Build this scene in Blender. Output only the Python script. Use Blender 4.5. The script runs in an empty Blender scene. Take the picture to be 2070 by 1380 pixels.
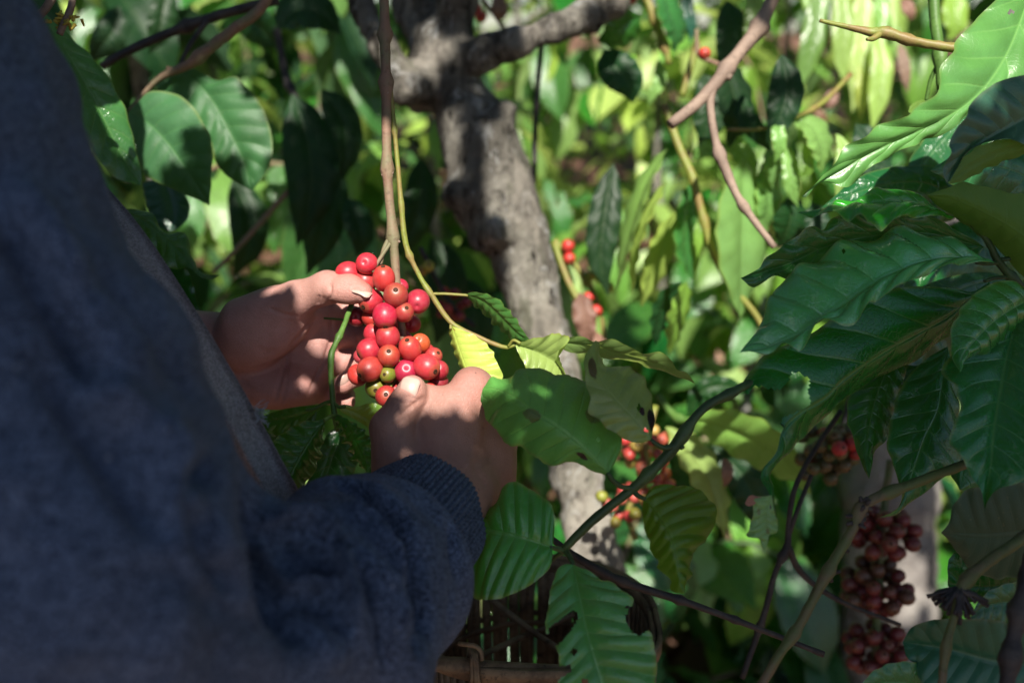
import bpy, math, random
import numpy as np
from mathutils import Vector, Matrix, noise

random.seed(7)
RNG = np.random.default_rng(11)
scene = bpy.context.scene
R = math.radians

# ------------------------------------------------------------------ camera, sky, sun, exposure
CAM_Z, PITCH, LENS = 1.32, R(17.0), 35.0
cam_data = bpy.data.cameras.new('camera')
cam = bpy.data.objects.new('camera', cam_data)
scene.collection.objects.link(cam)
cam.location = (0, 0, CAM_Z)
cam.rotation_euler = (R(90) - PITCH, 0, 0)
cam_data.lens = LENS
cam_data.sensor_width = 36.0
cam_data.clip_start = 0.01
cam_data.clip_end = 200
cam_data.dof.use_dof = True
cam_data.dof.focus_distance = 0.69
cam_data.dof.aperture_fstop = 4.0
cam_data.dof.aperture_blades = 0
scene.camera = cam

SUN_AZ, SUN_EL = R(6), R(49)        # high behind the camera
S = Vector((math.sin(SUN_AZ) * math.cos(SUN_EL), -math.cos(SUN_AZ) * math.cos(SUN_EL), math.sin(SUN_EL)))
world = bpy.data.worlds.new('World')
scene.world = world
world.use_nodes = True
_nt = world.node_tree
_sky = _nt.nodes.new('ShaderNodeTexSky')
_sky.sky_type = 'NISHITA'
_sky.sun_disc = False
_sky.sun_elevation = SUN_EL
_sky.sun_rotation = math.pi - SUN_AZ
_sky.altitude = 800
_bg = _nt.nodes['Background']
_bg.inputs['Strength'].default_value = 0.055
_nt.links.new(_sky.outputs[0], _bg.inputs['Color'])

sun_data = bpy.data.lights.new('sun', 'SUN')
sun_data.energy = 5.0
sun_data.angle = R(0.5)
sun_data.color = (1.0, 0.94, 0.84)
sun = bpy.data.objects.new('sun', sun_data)
scene.collection.objects.link(sun)
sun.rotation_euler = S.to_track_quat('Z', 'Y').to_euler()
sun.location = (2, -4, 6)

scene.view_settings.view_transform = 'Standard'
scene.view_settings.look = 'None'
scene.view_settings.exposure = 1.05
scene.view_settings.gamma = 1.0
scene.view_settings.use_curve_mapping = False
scene.render.engine = 'CYCLES'
scene.cycles.use_denoising = True
scene.cycles.max_bounces = 7
scene.cycles.diffuse_bounces = 3
scene.cycles.glossy_bounces = 3
scene.cycles.transmission_bounces = 5
scene.cycles.sample_clamp_indirect = 4.0
scene.cycles.caustics_reflective = False
scene.cycles.caustics_refractive = False

# ------------------------------------------------------------------ placing things
K = 36.0 / LENS / 2070.0
CP, SP = math.cos(PITCH), math.sin(PITCH)
RIGHT, FWD, UP = Vector((1, 0, 0)), Vector((0, CP, -SP)), Vector((0, SP, CP))

def P(px, py, d):
    """World point at distance d along the view axis, at a position measured in the photograph."""
    x = (px - 1035.0) * K * d
    u = -(py - 690.0) * K * d
    return Vector((x, d * CP + u * SP, CAM_Z - d * SP + u * CP))

def to_px(V):
    """Photograph position and view distance of an (n,3) array of world points."""
    V = np.asarray(V, dtype=np.float64)
    y, z = V[:, 1], V[:, 2] - CAM_Z
    d = y * CP - z * SP
    u = y * SP + z * CP
    d_ = np.maximum(d, 1e-3)
    return np.stack([V[:, 0] / (K * d_) + 1035.0, 690.0 - u / (K * d_), d], 1)

def camdir(dx, dy, dn):
    """Direction from right / down / towards-the-viewer components."""
    return (RIGHT * dx - UP * dy - FWD * dn).normalized()

# ------------------------------------------------------------------ objects
COL = scene.collection

def link(o, parent=None, label=None, cat=None, group=None, kind=None):
    COL.objects.link(o)
    if parent is not None:
        o.parent = parent
        o.matrix_parent_inverse = Matrix.Translation(-parent.location)
    if label: o['label'] = label
    if cat: o['category'] = cat
    if group: o['group'] = group
    if kind: o['kind'] = kind
    return o

def empty(name, loc, label, cat, group=None, kind=None):
    o = bpy.data.objects.new(name, None)
    o.location = loc
    o.empty_display_size = 0.02
    return link(o, None, label, cat, group, kind)

def mesh_np(name, V, F, mat=None, smooth=True, uv=None):
    """V (n,3) array, F (m,4) or (m,3) array, or a list of such arrays."""
    me = bpy.data.meshes.new(name)
    V = np.asarray(V, dtype=np.float32)
    Fs = F if isinstance(F, list) else [F]
    Fs = [np.asarray(f, dtype=np.int32) for f in Fs if len(f)]
    me.vertices.add(len(V))
    me.vertices.foreach_set('co', V.ravel())
    nl = sum(f.size for f in Fs)
    npoly = sum(len(f) for f in Fs)
    me.loops.add(nl)
    me.polygons.add(npoly)
    li = np.concatenate([f.ravel() for f in Fs])
    tot = np.concatenate([np.full(len(f), f.shape[1], np.int32) for f in Fs])
    start = np.concatenate([[0], np.cumsum(tot)[:-1]]).astype(np.int32)
    me.loops.foreach_set('vertex_index', li)
    me.polygons.foreach_set('loop_start', start)
    me.polygons.foreach_set('loop_total', tot)
    if smooth:
        me.polygons.foreach_set('use_smooth', np.ones(npoly, dtype=bool))
    me.update(calc_edges=True)
    me.validate()
    if uv is not None:
        l = me.uv_layers.new(name='UVMap')
        l.data.foreach_set('uv', np.asarray(uv, dtype=np.float32)[li].ravel())
    if mat is not None:
        me.materials.append(mat)
    return me

def obj(name, me, parent=None, label=None, cat=None, group=None, kind=None, loc=None):
    o = bpy.data.objects.new(name, me)
    if loc is not None: o.location = loc
    return link(o, parent, label, cat, group, kind)

class MB:
    """Collects pieces of geometry into one mesh."""
    def __init__(self): self.V, self.F, self.n = [], {}, 0
    def add(self, V, F):
        F = np.asarray(F, dtype=np.int32)
        self.F.setdefault(F.shape[1], []).append(F + self.n)
        V = np.asarray(V, dtype=np.float32)
        self.V.append(V); self.n += len(V)
    def mesh(self, name, mat, smooth=True):
        return mesh_np(name, np.concatenate(self.V), [np.concatenate(f) for f in self.F.values()], mat, smooth)

def spline(pts, n, tension=0.5):
    """Catmull-Rom through pts (k,dim), n samples, even in arc length."""
    p = np.asarray(pts, dtype=np.float64)
    if len(p) == 2:
        t = np.linspace(0, 1, n)[:, None]
        return p[0] * (1 - t) + p[1] * t
    q = np.vstack([2 * p[0] - p[1], p, 2 * p[-1] - p[-2]])
    out = []
    for i in range(1, len(q) - 2):
        t = np.linspace(0, 1, 13)[:-1, None]
        a, b, c, d = q[i - 1], q[i], q[i + 1], q[i + 2]
        out.append(0.5 * (2 * b + (c - a) * t + (2 * a - 5 * b + 4 * c - d) * t ** 2 + (3 * b - a - 3 * c + d) * t ** 3))
    out = np.vstack(out + [p[-1:]])
    s = np.concatenate([[0], np.cumsum(np.linalg.norm(np.diff(out, axis=0), axis=1))])
    u = np.linspace(0, s[-1], n)
    return np.stack([np.interp(u, s, out[:, k]) for k in range(p.shape[1])], 1)

def tube_vf(pts, rad, n=None, seg=8, nodes=(), node_r=1.6, rough=0.0, cap=True, flat=None):
    """A tube along pts; rad one number, or one per point; nodes = fractions of the length that swell."""
    pts = np.asarray([tuple(p) for p in pts], dtype=np.float64)
    rad = np.full(len(pts), rad, dtype=np.float64) if np.isscalar(rad) else np.asarray(rad, dtype=np.float64)
    n = n or max(4, len(pts) * 5)
    C = spline(np.hstack([pts, rad[:, None]]), n)
    C, r = C[:, :3], C[:, 3].copy()
    L = np.linspace(0, 1, n)
    total = np.linalg.norm(np.diff(C, axis=0), axis=1).sum()
    for t in nodes:
        w = r.mean() * 1.3 / max(total, 1e-6)
        r *= 1 + (node_r - 1) * np.exp(-((L - t) / w) ** 2)
    T = np.gradient(C, axis=0)
    T /= np.linalg.norm(T, axis=1)[:, None] + 1e-12
    ref = np.array([0, 0, 1.0]) if abs(T[0][2]) < 0.9 else np.array([1.0, 0, 0])
    N = np.cross(T[0], ref); N /= np.linalg.norm(N)
    rings, a = [], np.linspace(0, 2 * math.pi, seg, endpoint=False)
    for i in range(n):
        N = N - T[i] * N.dot(T[i]); N /= np.linalg.norm(N) + 1e-12
        B = np.cross(T[i], N)
        rr = r[i] * (1 + rough * RNG.normal(size=seg)) if rough else np.full(seg, r[i])
        fa = 1.0 if flat is None else flat
        rings.append(C[i] + np.outer(rr * np.cos(a), N) + np.outer(rr * np.sin(a) * fa, B))
    V = np.vstack(rings)
    idx = np.arange(n * seg).reshape(n, seg)
    F = np.stack([idx[:-1], np.roll(idx, -1, 1)[:-1], np.roll(idx, -1, 1)[1:], idx[1:]], -1).reshape(-1, 4)
    if cap:
        V = np.vstack([V, C[0], C[-1]])
        k = n * seg
        z = np.arange(seg); z1 = (z + 1) % seg
        c0 = np.stack([idx[0][z1], idx[0][z], np.full(seg, k), np.full(seg, k)], 1)[:, :3]
        c1 = np.stack([idx[-1][z], idx[-1][z1], np.full(seg, k + 1)], 1)
        return V, F, np.vstack([c0, c1])
    return V, F, None

def add_tube(mb, *a, **k):
    V, F, T = tube_vf(*a, **k)
    n0 = mb.n
    mb.add(V, F)
    if T is not None:
        mb.F.setdefault(3, []).append(np.asarray(T, dtype=np.int32) + n0)

# ------------------------------------------------------------------ node helper
class NT:
    def __init__(self, name):
        self.m = bpy.data.materials.new(name)
        self.m.use_nodes = True
        self.t = self.m.node_tree
        self.t.nodes.clear()
        self.out = self.t.nodes.new('ShaderNodeOutputMaterial')
    def n(self, typ, ins=None, **props):
        x = self.t.nodes.new(typ)
        for k, v in props.items(): setattr(x, k, v)
        for k, v in (ins or {}).items(): self.set(x, k, v)
        return x
    def set(self, node, key, v):
        s = node.inputs[key]
        if isinstance(v, bpy.types.NodeSocket): self.t.links.new(v, s)
        elif isinstance(v, bpy.types.Node): self.t.links.new(v.outputs[0], s)
        else:
            if hasattr(s.default_value, '__len__') and not hasattr(v, '__len__'): v = (v,) * len(s.default_value)
            if hasattr(s.default_value, '__len__') and len(s.default_value) == 4 and len(v) == 3: v = (*v, 1.0)
            s.default_value = v
    def math(self, op, a, b=None, c=None, clamp=False):
        x = self.t.nodes.new('ShaderNodeMath'); x.operation = op; x.use_clamp = clamp
        self.set(x, 0, a)
        if b is not None: self.set(x, 1, b)
        if c is not None: self.set(x, 2, c)
        return x.outputs[0]
    def mix(self, f, a, b, blend='MIX'):
        x = self.t.nodes.new('ShaderNodeMix'); x.data_type = 'RGBA'; x.blend_type = blend
        self.set(x, 0, f); self.set(x, 6, a); self.set(x, 7, b)
        return x.outputs[2]
    def ramp(self, f, a, b, lo=0.0, hi=1.0):
        x = self.t.nodes.new('ShaderNodeMapRange'); x.interpolation_type = 'SMOOTHSTEP'
        self.set(x, 0, f); self.set(x, 1, a); self.set(x, 2, b); self.set(x, 3, lo); self.set(x, 4, hi)
        return x.outputs[0]
    def noise(self, scale, detail=2, rough=0.5, vec=None, dim='3D', dist=0.0):
        x = self.n('ShaderNodeTexNoise', {'Scale': scale, 'Detail': detail, 'Roughness': rough, 'Distortion': dist})
        if vec is not None: self.set(x, 'Vector', vec)
        return x.outputs[0]
    def coord(self, which='Object'):
        return self.n('ShaderNodeTexCoord').outputs[which]
    def surf(self, sh):
        self.t.links.new(sh.outputs[0] if isinstance(sh, bpy.types.Node) else sh, self.out.inputs[0])
        return self.m

# ------------------------------------------------------------------ materials
VEIN_N, VEIN_SLOPE = 9.0, 0.13

def leaf_mat(name, top, under, trans, tr=0.38, rough=0.28, spec=0.5, vein=0.28, bump=0.25, blotch=None, var=1.0, hole_brown=None, edge=None, coat=0.0):
    m = NT(name)
    uv = m.n('ShaderNodeSeparateXYZ', {0: m.coord('UV')})
    x, y = uv.outputs[0], uv.outputs[1]
    s = m.math('ABSOLUTE', m.math('SUBTRACT', m.math('MULTIPLY', x, 2.0), 1.0))
    ph = m.math('FRACT', m.math('MULTIPLY', m.math('SUBTRACT', y, m.math('MULTIPLY', s, VEIN_SLOPE)), VEIN_N))
    vd = m.math('MINIMUM', ph, m.math('SUBTRACT', 1.0, ph))
    lat = m.math('MULTIPLY', m.ramp(vd, 0.0, 0.075, 1.0, 0.0), m.ramp(s, 0.55, 1.0, 1.0, 0.2))
    mid = m.ramp(s, 0.012, 0.05, 1.0, 0.0)
    vm = m.math('MAXIMUM', mid, m.math('MULTIPLY', lat, 0.75))
    obj_ = m.coord('Object')
    oi = m.n('ShaderNodeObjectInfo')
    rnd = oi.outputs['Random']
    big = m.noise(22, 3, 0.55, obj_)
    net = m.n('ShaderNodeTexVoronoi', {'Vector': obj_, 'Scale': 260.0}, feature='DISTANCE_TO_EDGE').outputs[0]
    netm = m.ramp(net, 0.0, 0.10, 1.0, 0.0)
    c = m.mix(m.ramp(big, 0.35, 0.7), top, [v * 1.35 for v in top])
    c = m.mix(m.math('MULTIPLY', netm, 0.10), c, [min(1, v * 1.7 + 0.01) for v in top])
    c = m.mix(m.math('MULTIPLY', vm, vein), c, [v * 1.2 + 0.09 * w for v, w in zip(top, (0.9, 1.25, 0.45))])
    geo = m.n('ShaderNodeNewGeometry')
    back = geo.outputs['Backfacing']
    cu = m.mix(m.math('MULTIPLY', vm, 0.4), under, [min(1, v * 1.5 + 0.03) for v in under])
    c = m.mix(back, c, cu)
    hsv = m.n('ShaderNodeHueSaturation', {'Color': c,
              'Hue': m.math('ADD', 0.5, m.math('MULTIPLY', m.math('SUBTRACT', rnd, 0.5), 0.03 * var)),
              'Saturation': m.math('ADD', 1.0, m.math('MULTIPLY', m.math('SUBTRACT', m.math('FRACT', m.math('MULTIPLY', rnd, 7.3)), 0.5), 0.25 * var)),
              'Value': m.math('ADD', 1.0, m.math('MULTIPLY', m.math('SUBTRACT', m.math('FRACT', m.math('MULTIPLY', rnd, 13.7)), 0.45), 0.5 * var))})
    c = hsv.outputs[0]
    tcol = m.mix(m.math('MULTIPLY', vm, 0.5), trans, [v * 0.6 for v in trans])
    if edge is not None:
        em = m.math('MULTIPLY', m.ramp(s, 0.90, 1.0), 0.8)
        c = m.mix(em, c, edge)
    if blotch is not None:
        for (bx, by, br, bcol) in blotch:
            dx = m.math('MULTIPLY', m.math('SUBTRACT', x, bx), 0.62)
            dy = m.math('SUBTRACT', y, by)
            dd = m.math('SQRT', m.math('ADD', m.math('MULTIPLY', dx, dx), m.math('MULTIPLY', dy, dy)))
            dd = m.math('ADD', dd, m.math('MULTIPLY', m.math('SUBTRACT', m.noise(130, 3, 0.6, obj_), 0.5), br * 1.3))
            bm = m.ramp(dd, br * 0.72, br, 1.0, 0.0)
            c = m.mix(bm, c, bcol)
            tcol = m.mix(bm, tcol, [v * 0.5 for v in bcol])
    specks = m.ramp(m.noise(420, 1, 0.5, obj_), 0.70, 0.76)
    c = m.mix(m.math('MULTIPLY', specks, 0.22), c, (0.20, 0.20, 0.10))
    hgt = m.math('ADD', m.math('MULTIPLY', vm, -1.0), m.math('ADD', m.math('MULTIPLY', netm, -0.18), m.math('MULTIPLY', m.noise(70, 3, 0.55, obj_), 0.9)))
    bp = m.n('ShaderNodeBump', {'Strength': bump, 'Distance': 0.0012, 'Height': hgt})
    rg = m.math('ADD', m.math('ADD', rough, m.math('MULTIPLY', back, 0.25)), m.math('MULTIPLY', m.math('SUBTRACT', m.noise(45, 4, 0.6, obj_), 0.5), 0.22))
    pr = m.n('ShaderNodeBsdfPrincipled', {'Base Color': c, 'Roughness': rg, 'Specular IOR Level': spec, 'Normal': bp.outputs[0], 'Coat Weight': coat, 'Coat Roughness': 0.16, 'Coat Normal': bp.outputs[0]})
    tl = m.n('ShaderNodeBsdfTranslucent', {'Color': tcol, 'Normal': bp.outputs[0]})
    ms = m.n('ShaderNodeMixShader', {0: tr, 1: pr.outputs[0], 2: tl.outputs[0]})
    return m.surf(ms)

M = {}
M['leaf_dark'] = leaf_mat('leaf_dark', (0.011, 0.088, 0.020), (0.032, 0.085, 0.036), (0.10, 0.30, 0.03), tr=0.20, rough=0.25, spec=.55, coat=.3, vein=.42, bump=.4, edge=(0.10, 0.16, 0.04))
M['leaf_mid'] = leaf_mat('leaf_mid', (0.028, 0.120, 0.022), (0.060, 0.150, 0.050), (0.20, 0.48, 0.04), tr=0.26, rough=0.26, spec=.55, coat=.25, vein=.42, bump=.4, edge=(0.12, 0.20, 0.04))
M['leaf_light'] = leaf_mat('leaf_light', (0.130, 0.255, 0.055), (0.17, 0.28, 0.09), (0.50, 0.70, 0.14), tr=0.36, rough=0.30, edge=(0.18, 0.26, 0.05))
M['leaf_lime'] = leaf_mat('leaf_lime', (0.28, 0.41, 0.10), (0.30, 0.42, 0.13), (0.62, 0.78, 0.18), tr=0.40, rough=0.36, edge=(0.30, 0.34, 0.05))
M['leaf_yellow'] = leaf_mat('leaf_yellow', (0.34, 0.42, 0.10), (0.34, 0.42, 0.13), (0.55, 0.65, 0.14), tr=0.35, rough=0.42, vein=0.15,
                            blotch=[(0.62, 0.12, 0.035, (0.35, 0.09, 0.03))])
M['leaf_dull'] = leaf_mat('leaf_dull', (0.095, 0.270, 0.070), (0.09, 0.19, 0.07), (0.30, 0.52, 0.06), tr=0.22, rough=0.34, vein=0.55, bump=.5, edge=(0.18, 0.24, 0.06),
                          blotch=[(0.72, 0.20, 0.055, (0.045, 0.028, 0.020)), (0.20, 0.32, 0.05, (0.14, 0.19, 0.05)), (0.55, 0.62, 0.06, (0.12, 0.17, 0.045))])
M['leaf_burnt'] = leaf_mat('leaf_burnt', (0.120, 0.200, 0.040), (0.10, 0.17, 0.05), (0.38, 0.52, 0.05), tr=0.28, rough=0.33, vein=0.25, edge=(0.14, 0.18, 0.05),
                           blotch=[(0.86, 0.13, 0.085, (0.018, 0.006, 0.008)), (0.70, 0.24, 0.04, (0.03, 0.010, 0.010)), (0.30, 0.78, 0.10, (0.10, 0.085, 0.025))])
M['leaf_olive'] = leaf_mat('leaf_olive', (0.055, 0.140, 0.018), (0.075, 0.165, 0.025), (0.28, 0.40, 0.04), tr=0.34, rough=0.36)
M['leaf_blue'] = leaf_mat('leaf_blue', (0.016, 0.068, 0.040), (0.035, 0.085, 0.050), (0.08, 0.26, 0.05), tr=0.12, rough=0.33, vein=0.2, edge=(0.08, 0.13, 0.07))
M['leaf_matte'] = leaf_mat('leaf_matte', (0.040, 0.115, 0.040), (0.06, 0.14, 0.055), (0.20, 0.42, 0.05), tr=0.2, rough=0.5, spec=.35, edge=(0.12, 0.18, 0.05))
M['leaf_sun'] = leaf_mat('leaf_sun', (0.075, 0.175, 0.050), (0.09, 0.20, 0.06), (0.28, 0.60, 0.06), tr=0.22, rough=0.36, spec=.5, coat=.12, vein=.40, edge=(0.12, 0.22, 0.05))
M['leaf_shade'] = leaf_mat('leaf_shade', (0.008, 0.032, 0.010), (0.018, 0.050, 0.020), (0.07, 0.22, 0.03), tr=0.18, rough=0.45, spec=.25)  # darker leaf copy: deep background shade put into its colour
M['leaf_hero'] = leaf_mat('leaf_hero', (0.028, 0.195, 0.034), (0.075, 0.165, 0.055), (0.20, 0.48, 0.04), tr=0.24, rough=0.24, spec=.6, coat=.35, vein=.50, bump=.45, edge=(0.16, 0.26, 0.06))
M['leaf_fresh'] = leaf_mat('leaf_fresh', (0.038, 0.250, 0.048), (0.08, 0.19, 0.06), (0.22, 0.50, 0.05), tr=0.22, rough=0.22, spec=.8, coat=.7, vein=.50, bump=.5, edge=(0.18, 0.28, 0.07))
M['leaf_blocker'] = leaf_mat('leaf_blocker', (0.030, 0.090, 0.020), (0.05, 0.11, 0.04), (0.12, 0.25, 0.03), tr=0.12, rough=0.4)
M['leaf_dead'] = leaf_mat('leaf_dead', (0.19, 0.105, 0.075), (0.22, 0.125, 0.09), (0.40, 0.16, 0.08), tr=0.22, rough=0.6, vein=0.2)

def stem_mat(name, a, b, scale=60, rough=0.5, bump=0.3, ring=0.0):
    m = NT(name)
    o = m.coord('Object')
    f = m.ramp(m.noise(scale, 4, 0.6, o), 0.38, 0.66)
    c = m.mix(f, a, b)
    c = m.mix(m.math('MULTIPLY', m.ramp(m.noise(scale * 6, 2, 0.6, o), 0.55, 0.7), 0.5), c, [v * 0.45 for v in a])
    bp = m.n('ShaderNodeBump', {'Strength': bump, 'Distance': 0.001, 'Height': m.noise(scale * 7, 4, 0.65, o)})
    return m.surf(m.n('ShaderNodeBsdfPrincipled', {'Base Color': c, 'Roughness': rough, 'Normal': bp.outputs[0], 'Specular IOR Level': 0.35}))

M['stem_green'] = stem_mat('stem_green', (0.06, 0.13, 0.025), (0.085, 0.17, 0.035))
M['stem_dark_green'] = stem_mat('stem_dark_green', (0.026, 0.055, 0.018), (0.05, 0.095, 0.028), 45)
M['stem_olive'] = stem_mat('stem_olive', (0.17, 0.20, 0.035), (0.20, 0.14, 0.05), 50)
M['stem_brown'] = stem_mat('stem_brown', (0.21, 0.125, 0.085), (0.15, 0.14, 0.075), 38, 0.65, 0.6)
M['stem_pale'] = stem_mat('stem_pale', (0.27, 0.195, 0.150), (0.19, 0.135, 0.105), 34, 0.7, 0.6)
M['stem_black'] = stem_mat('stem_black', (0.020, 0.018, 0.020), (0.05, 0.042, 0.038), 60, 0.6, 0.6)
M['stem_mixed'] = stem_mat('stem_mixed', (0.075, 0.10, 0.030), (0.12, 0.085, 0.05), 26, 0.6, 0.6)

def bark_mat():
    m = NT('bark')
    oo = m.coord('Object')
    o = m.n('ShaderNodeMapping', {'Vector': oo, 'Scale': (1, 1, 0.45)}).outputs[0]
    c = m.mix(m.ramp(m.noise(16, 6, 0.7, o), 0.36, 0.66), (0.19, 0.175, 0.148), (0.45, 0.425, 0.365))
    c = m.mix(m.ramp(m.noise(55, 6, 0.75, o, dist=0.8), 0.52, 0.62), c, (0.030, 0.025, 0.021))
    c = m.mix(m.math('MULTIPLY', m.ramp(m.noise(38, 6, 0.75, m.n('ShaderNodeVectorMath', {0: o, 1: (5.1, 2.7, 8.3)}).outputs[0], dist=0.7), 0.56, 0.60), 0.9), c, (0.52, 0.52, 0.50))
    c = m.mix(m.math('MULTIPLY', m.ramp(m.noise(12, 5, 0.65, m.n('ShaderNodeVectorMath', {0: o, 1: (1.1, 4.7, 2.3)}).outputs[0]), 0.50, 0.64), 0.65), c, (0.53, 0.48, 0.41))
    c = m.mix(m.math('MULTIPLY', m.ramp(m.noise(20, 4, 0.6, m.n('ShaderNodeVectorMath', {0: o, 1: (3.1, 7.7, 1.3)}).outputs[0]), 0.58, 0.68), 0.5), c, (0.085, 0.105, 0.045))
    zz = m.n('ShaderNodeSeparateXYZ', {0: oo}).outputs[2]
    moss_shade = m.ramp(m.math('ADD', zz, m.math('MULTIPLY', m.math('SUBTRACT', m.noise(14, 5, 0.7, o), 0.5), 0.55)), 1.00, 1.16)  # dark moss upward, with the trunk's shade put into the colour too
    c = m.mix(m.math('MULTIPLY', moss_shade, m.ramp(m.noise(36, 5, 0.7, o), 0.30, 0.56, 0.93, 0.25)), c, (0.030, 0.026, 0.022))
    st = m.n('ShaderNodeMapping', {'Vector': o, 'Scale': (1, 1, 0.22)})
    h = m.math('ADD', m.noise(70, 7, 0.75, st.outputs[0]), m.math('MULTIPLY', m.noise(190, 5, 0.75, o), 0.8))
    bp = m.n('ShaderNodeBump', {'Strength': 1.0, 'Distance': 0.012, 'Height': h})
    return m.surf(m.n('ShaderNodeBsdfPrincipled', {'Base Color': c, 'Roughness': 0.9, 'Normal': bp.outputs[0], 'Specular IOR Level': 0.2}))
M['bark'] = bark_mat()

def pale_bark_mat():
    m = NT('pale_bark')
    o = m.coord('Object')
    c = m.mix(m.ramp(m.noise(10, 5, 0.65, o), 0.3, 0.7), (0.11, 0.098, 0.092), (0.25, 0.232, 0.212))
    c = m.mix(m.math('MULTIPLY', m.ramp(m.noise(30, 5, 0.7, o), 0.56, 0.68), 0.7), c, (0.12, 0.10, 0.085))
    bp = m.n('ShaderNodeBump', {'Strength': 0.7, 'Distance': 0.005, 'Height': m.noise(60, 6, 0.7, o)})
    return m.surf(m.n('ShaderNodeBsdfPrincipled', {'Base Color': c, 'Roughness': 0.9, 'Normal': bp.outputs[0], 'Specular IOR Level': 0.2}))
M['pale_bark'] = pale_bark_mat()

def skin_mat():
    m = NT('skin')
    o = m.coord('Object')
    palm = m.n('ShaderNodeAttribute', attribute_name='palm').outputs['Fac']
    flush = m.n('ShaderNodeAttribute', attribute_name='flush').outputs['Fac']
    n1 = m.noise(55, 4, 0.6, o)
    dorsal = m.mix(m.ramp(n1, 0.3, 0.7), (0.275, 0.145, 0.112), (0.335, 0.180, 0.142))
    pc = m.mix(m.ramp(n1, 0.3, 0.7), (0.42, 0.220, 0.190), (0.50, 0.275, 0.240))
    c = m.mix(palm, dorsal, pc)
    c = m.mix(m.math('MULTIPLY', flush, 0.55), c, (0.45, 0.175, 0.145))
    c = m.mix(m.math('MULTIPLY', m.ramp(m.noise(240, 2, 0.5, o), 0.60, 0.72), 0.18), c, (0.24, 0.105, 0.075))
    mole = m.ramp(m.noise(230, 0, 0.5, o), 0.868, 0.874)
    c = m.mix(m.math('MULTIPLY', mole, 0.7), c, (0.06, 0.03, 0.025))
    v1 = m.n('ShaderNodeTexVoronoi', {'Vector': o, 'Scale': 900.0}, feature='DISTANCE_TO_EDGE').outputs[0]
    v2 = m.n('ShaderNodeTexVoronoi', {'Vector': o, 'Scale': 420.0}, feature='DISTANCE_TO_EDGE').outputs[0]
    h = m.math('ADD', m.math('ADD', m.ramp(v1, 0.0, 0.22), m.math('MULTIPLY', m.ramp(v2, 0.0, 0.16), 0.8)), m.math('MULTIPLY', m.noise(170, 4, 0.6, o), 1.6))
    bp = m.n('ShaderNodeBump', {'Strength': 0.32, 'Distance': 0.0008, 'Height': h})
    return m.surf(m.n('ShaderNodeBsdfPrincipled', {'Base Color': c, 'Roughness': 0.50, 'Specular IOR Level': 0.42, 'Subsurface Weight': 0.12,
                      'Subsurface Radius': (1.0, 0.35, 0.2), 'Subsurface Scale': 0.004, 'Normal': bp.outputs[0]}))
M['skin'] = skin_mat()

def simple(name, col, rough=0.5, spec=0.4, bump=0, scale=100, var=0.25):
    m = NT(name)
    o = m.coord('Object')
    c = m.mix(m.ramp(m.noise(scale, 3, 0.6, o), 0.3, 0.7), [v * (1 - var) for v in col], [min(1, v * (1 + var)) for v in col])
    bp = m.n('ShaderNodeBump', {'Strength': bump, 'Distance': 0.001, 'Height': m.noise(scale * 3, 4, 0.6, o)})
    return m.surf(m.n('ShaderNodeBsdfPrincipled', {'Base Color': c, 'Roughness': rough, 'Specular IOR Level': spec, 'Normal': bp.outputs[0]}))
M['nail'] = simple('nail', (0.46, 0.30, 0.255), 0.38, 0.4, 0.05, 90, 0.1)
M['hair'] = simple('hair', (0.012, 0.010, 0.009), 0.45, 0.5, 0.8, 300)
M['eye'] = simple('eye', (0.5, 0.48, 0.45), 0.2, 0.5)
M['denim'] = simple('denim', (0.03, 0.035, 0.05), 0.85, 0.2, 0.5, 400)
M['rubber'] = simple('rubber', (0.05, 0.045, 0.04), 0.7, 0.3)

def fleece_mat(name, dark, light, sheen=0.35, rib=False, speck=True):
    m = NT(name)
    o = m.coord('Object')
    n = m.noise(950, 3, 0.7, o)
    n2 = m.noise(430, 4, 0.7, o, dist=0.8)
    n3 = m.noise(26, 3, 0.6, o)
    f = m.math('ADD', m.math('MULTIPLY', n, 0.5), m.math('ADD', m.math('MULTIPLY', n2, 0.42), m.math('MULTIPLY', n3, 0.07)))
    c = m.mix(m.ramp(f, 0.40, 0.60), dark, light)
    if speck:
        c = m.mix(m.ramp(m.noise(520, 0, 0.5, o), 0.872, 0.885), c, (0.35, 0.38, 0.42))
    h = m.math('ADD', n2, m.math('MULTIPLY', n, 0.7))
    bp = m.n('ShaderNodeBump', {'Strength': 0.75, 'Distance': 0.0016, 'Height': h})
    return m.surf(m.n('ShaderNodeBsdfPrincipled', {'Base Color': c, 'Roughness': 0.95, 'Specular IOR Level': 0.1, 'Sheen Weight': sheen,
                      'Sheen Roughness': 0.5, 'Sheen Tint': (0.75, 0.85, 1.0, 1.0), 'Normal': bp.outputs[0]}))
M['fleece'] = fleece_mat('fleece', (0.007, 0.014, 0.032), (0.118, 0.162, 0.265), sheen=0.12)
M['rib_knit'] = fleece_mat('rib_knit', (0.008, 0.014, 0.030), (0.108, 0.145, 0.225), sheen=0.1, speck=False)
M['strap_cloth'] = fleece_mat('strap_cloth', (0.19, 0.17, 0.175), (0.40, 0.365, 0.37), sheen=0.2, speck=False)
M['thread'] = simple('thread', (0.32, 0.36, 0.42), 0.9, 0.1)

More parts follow.
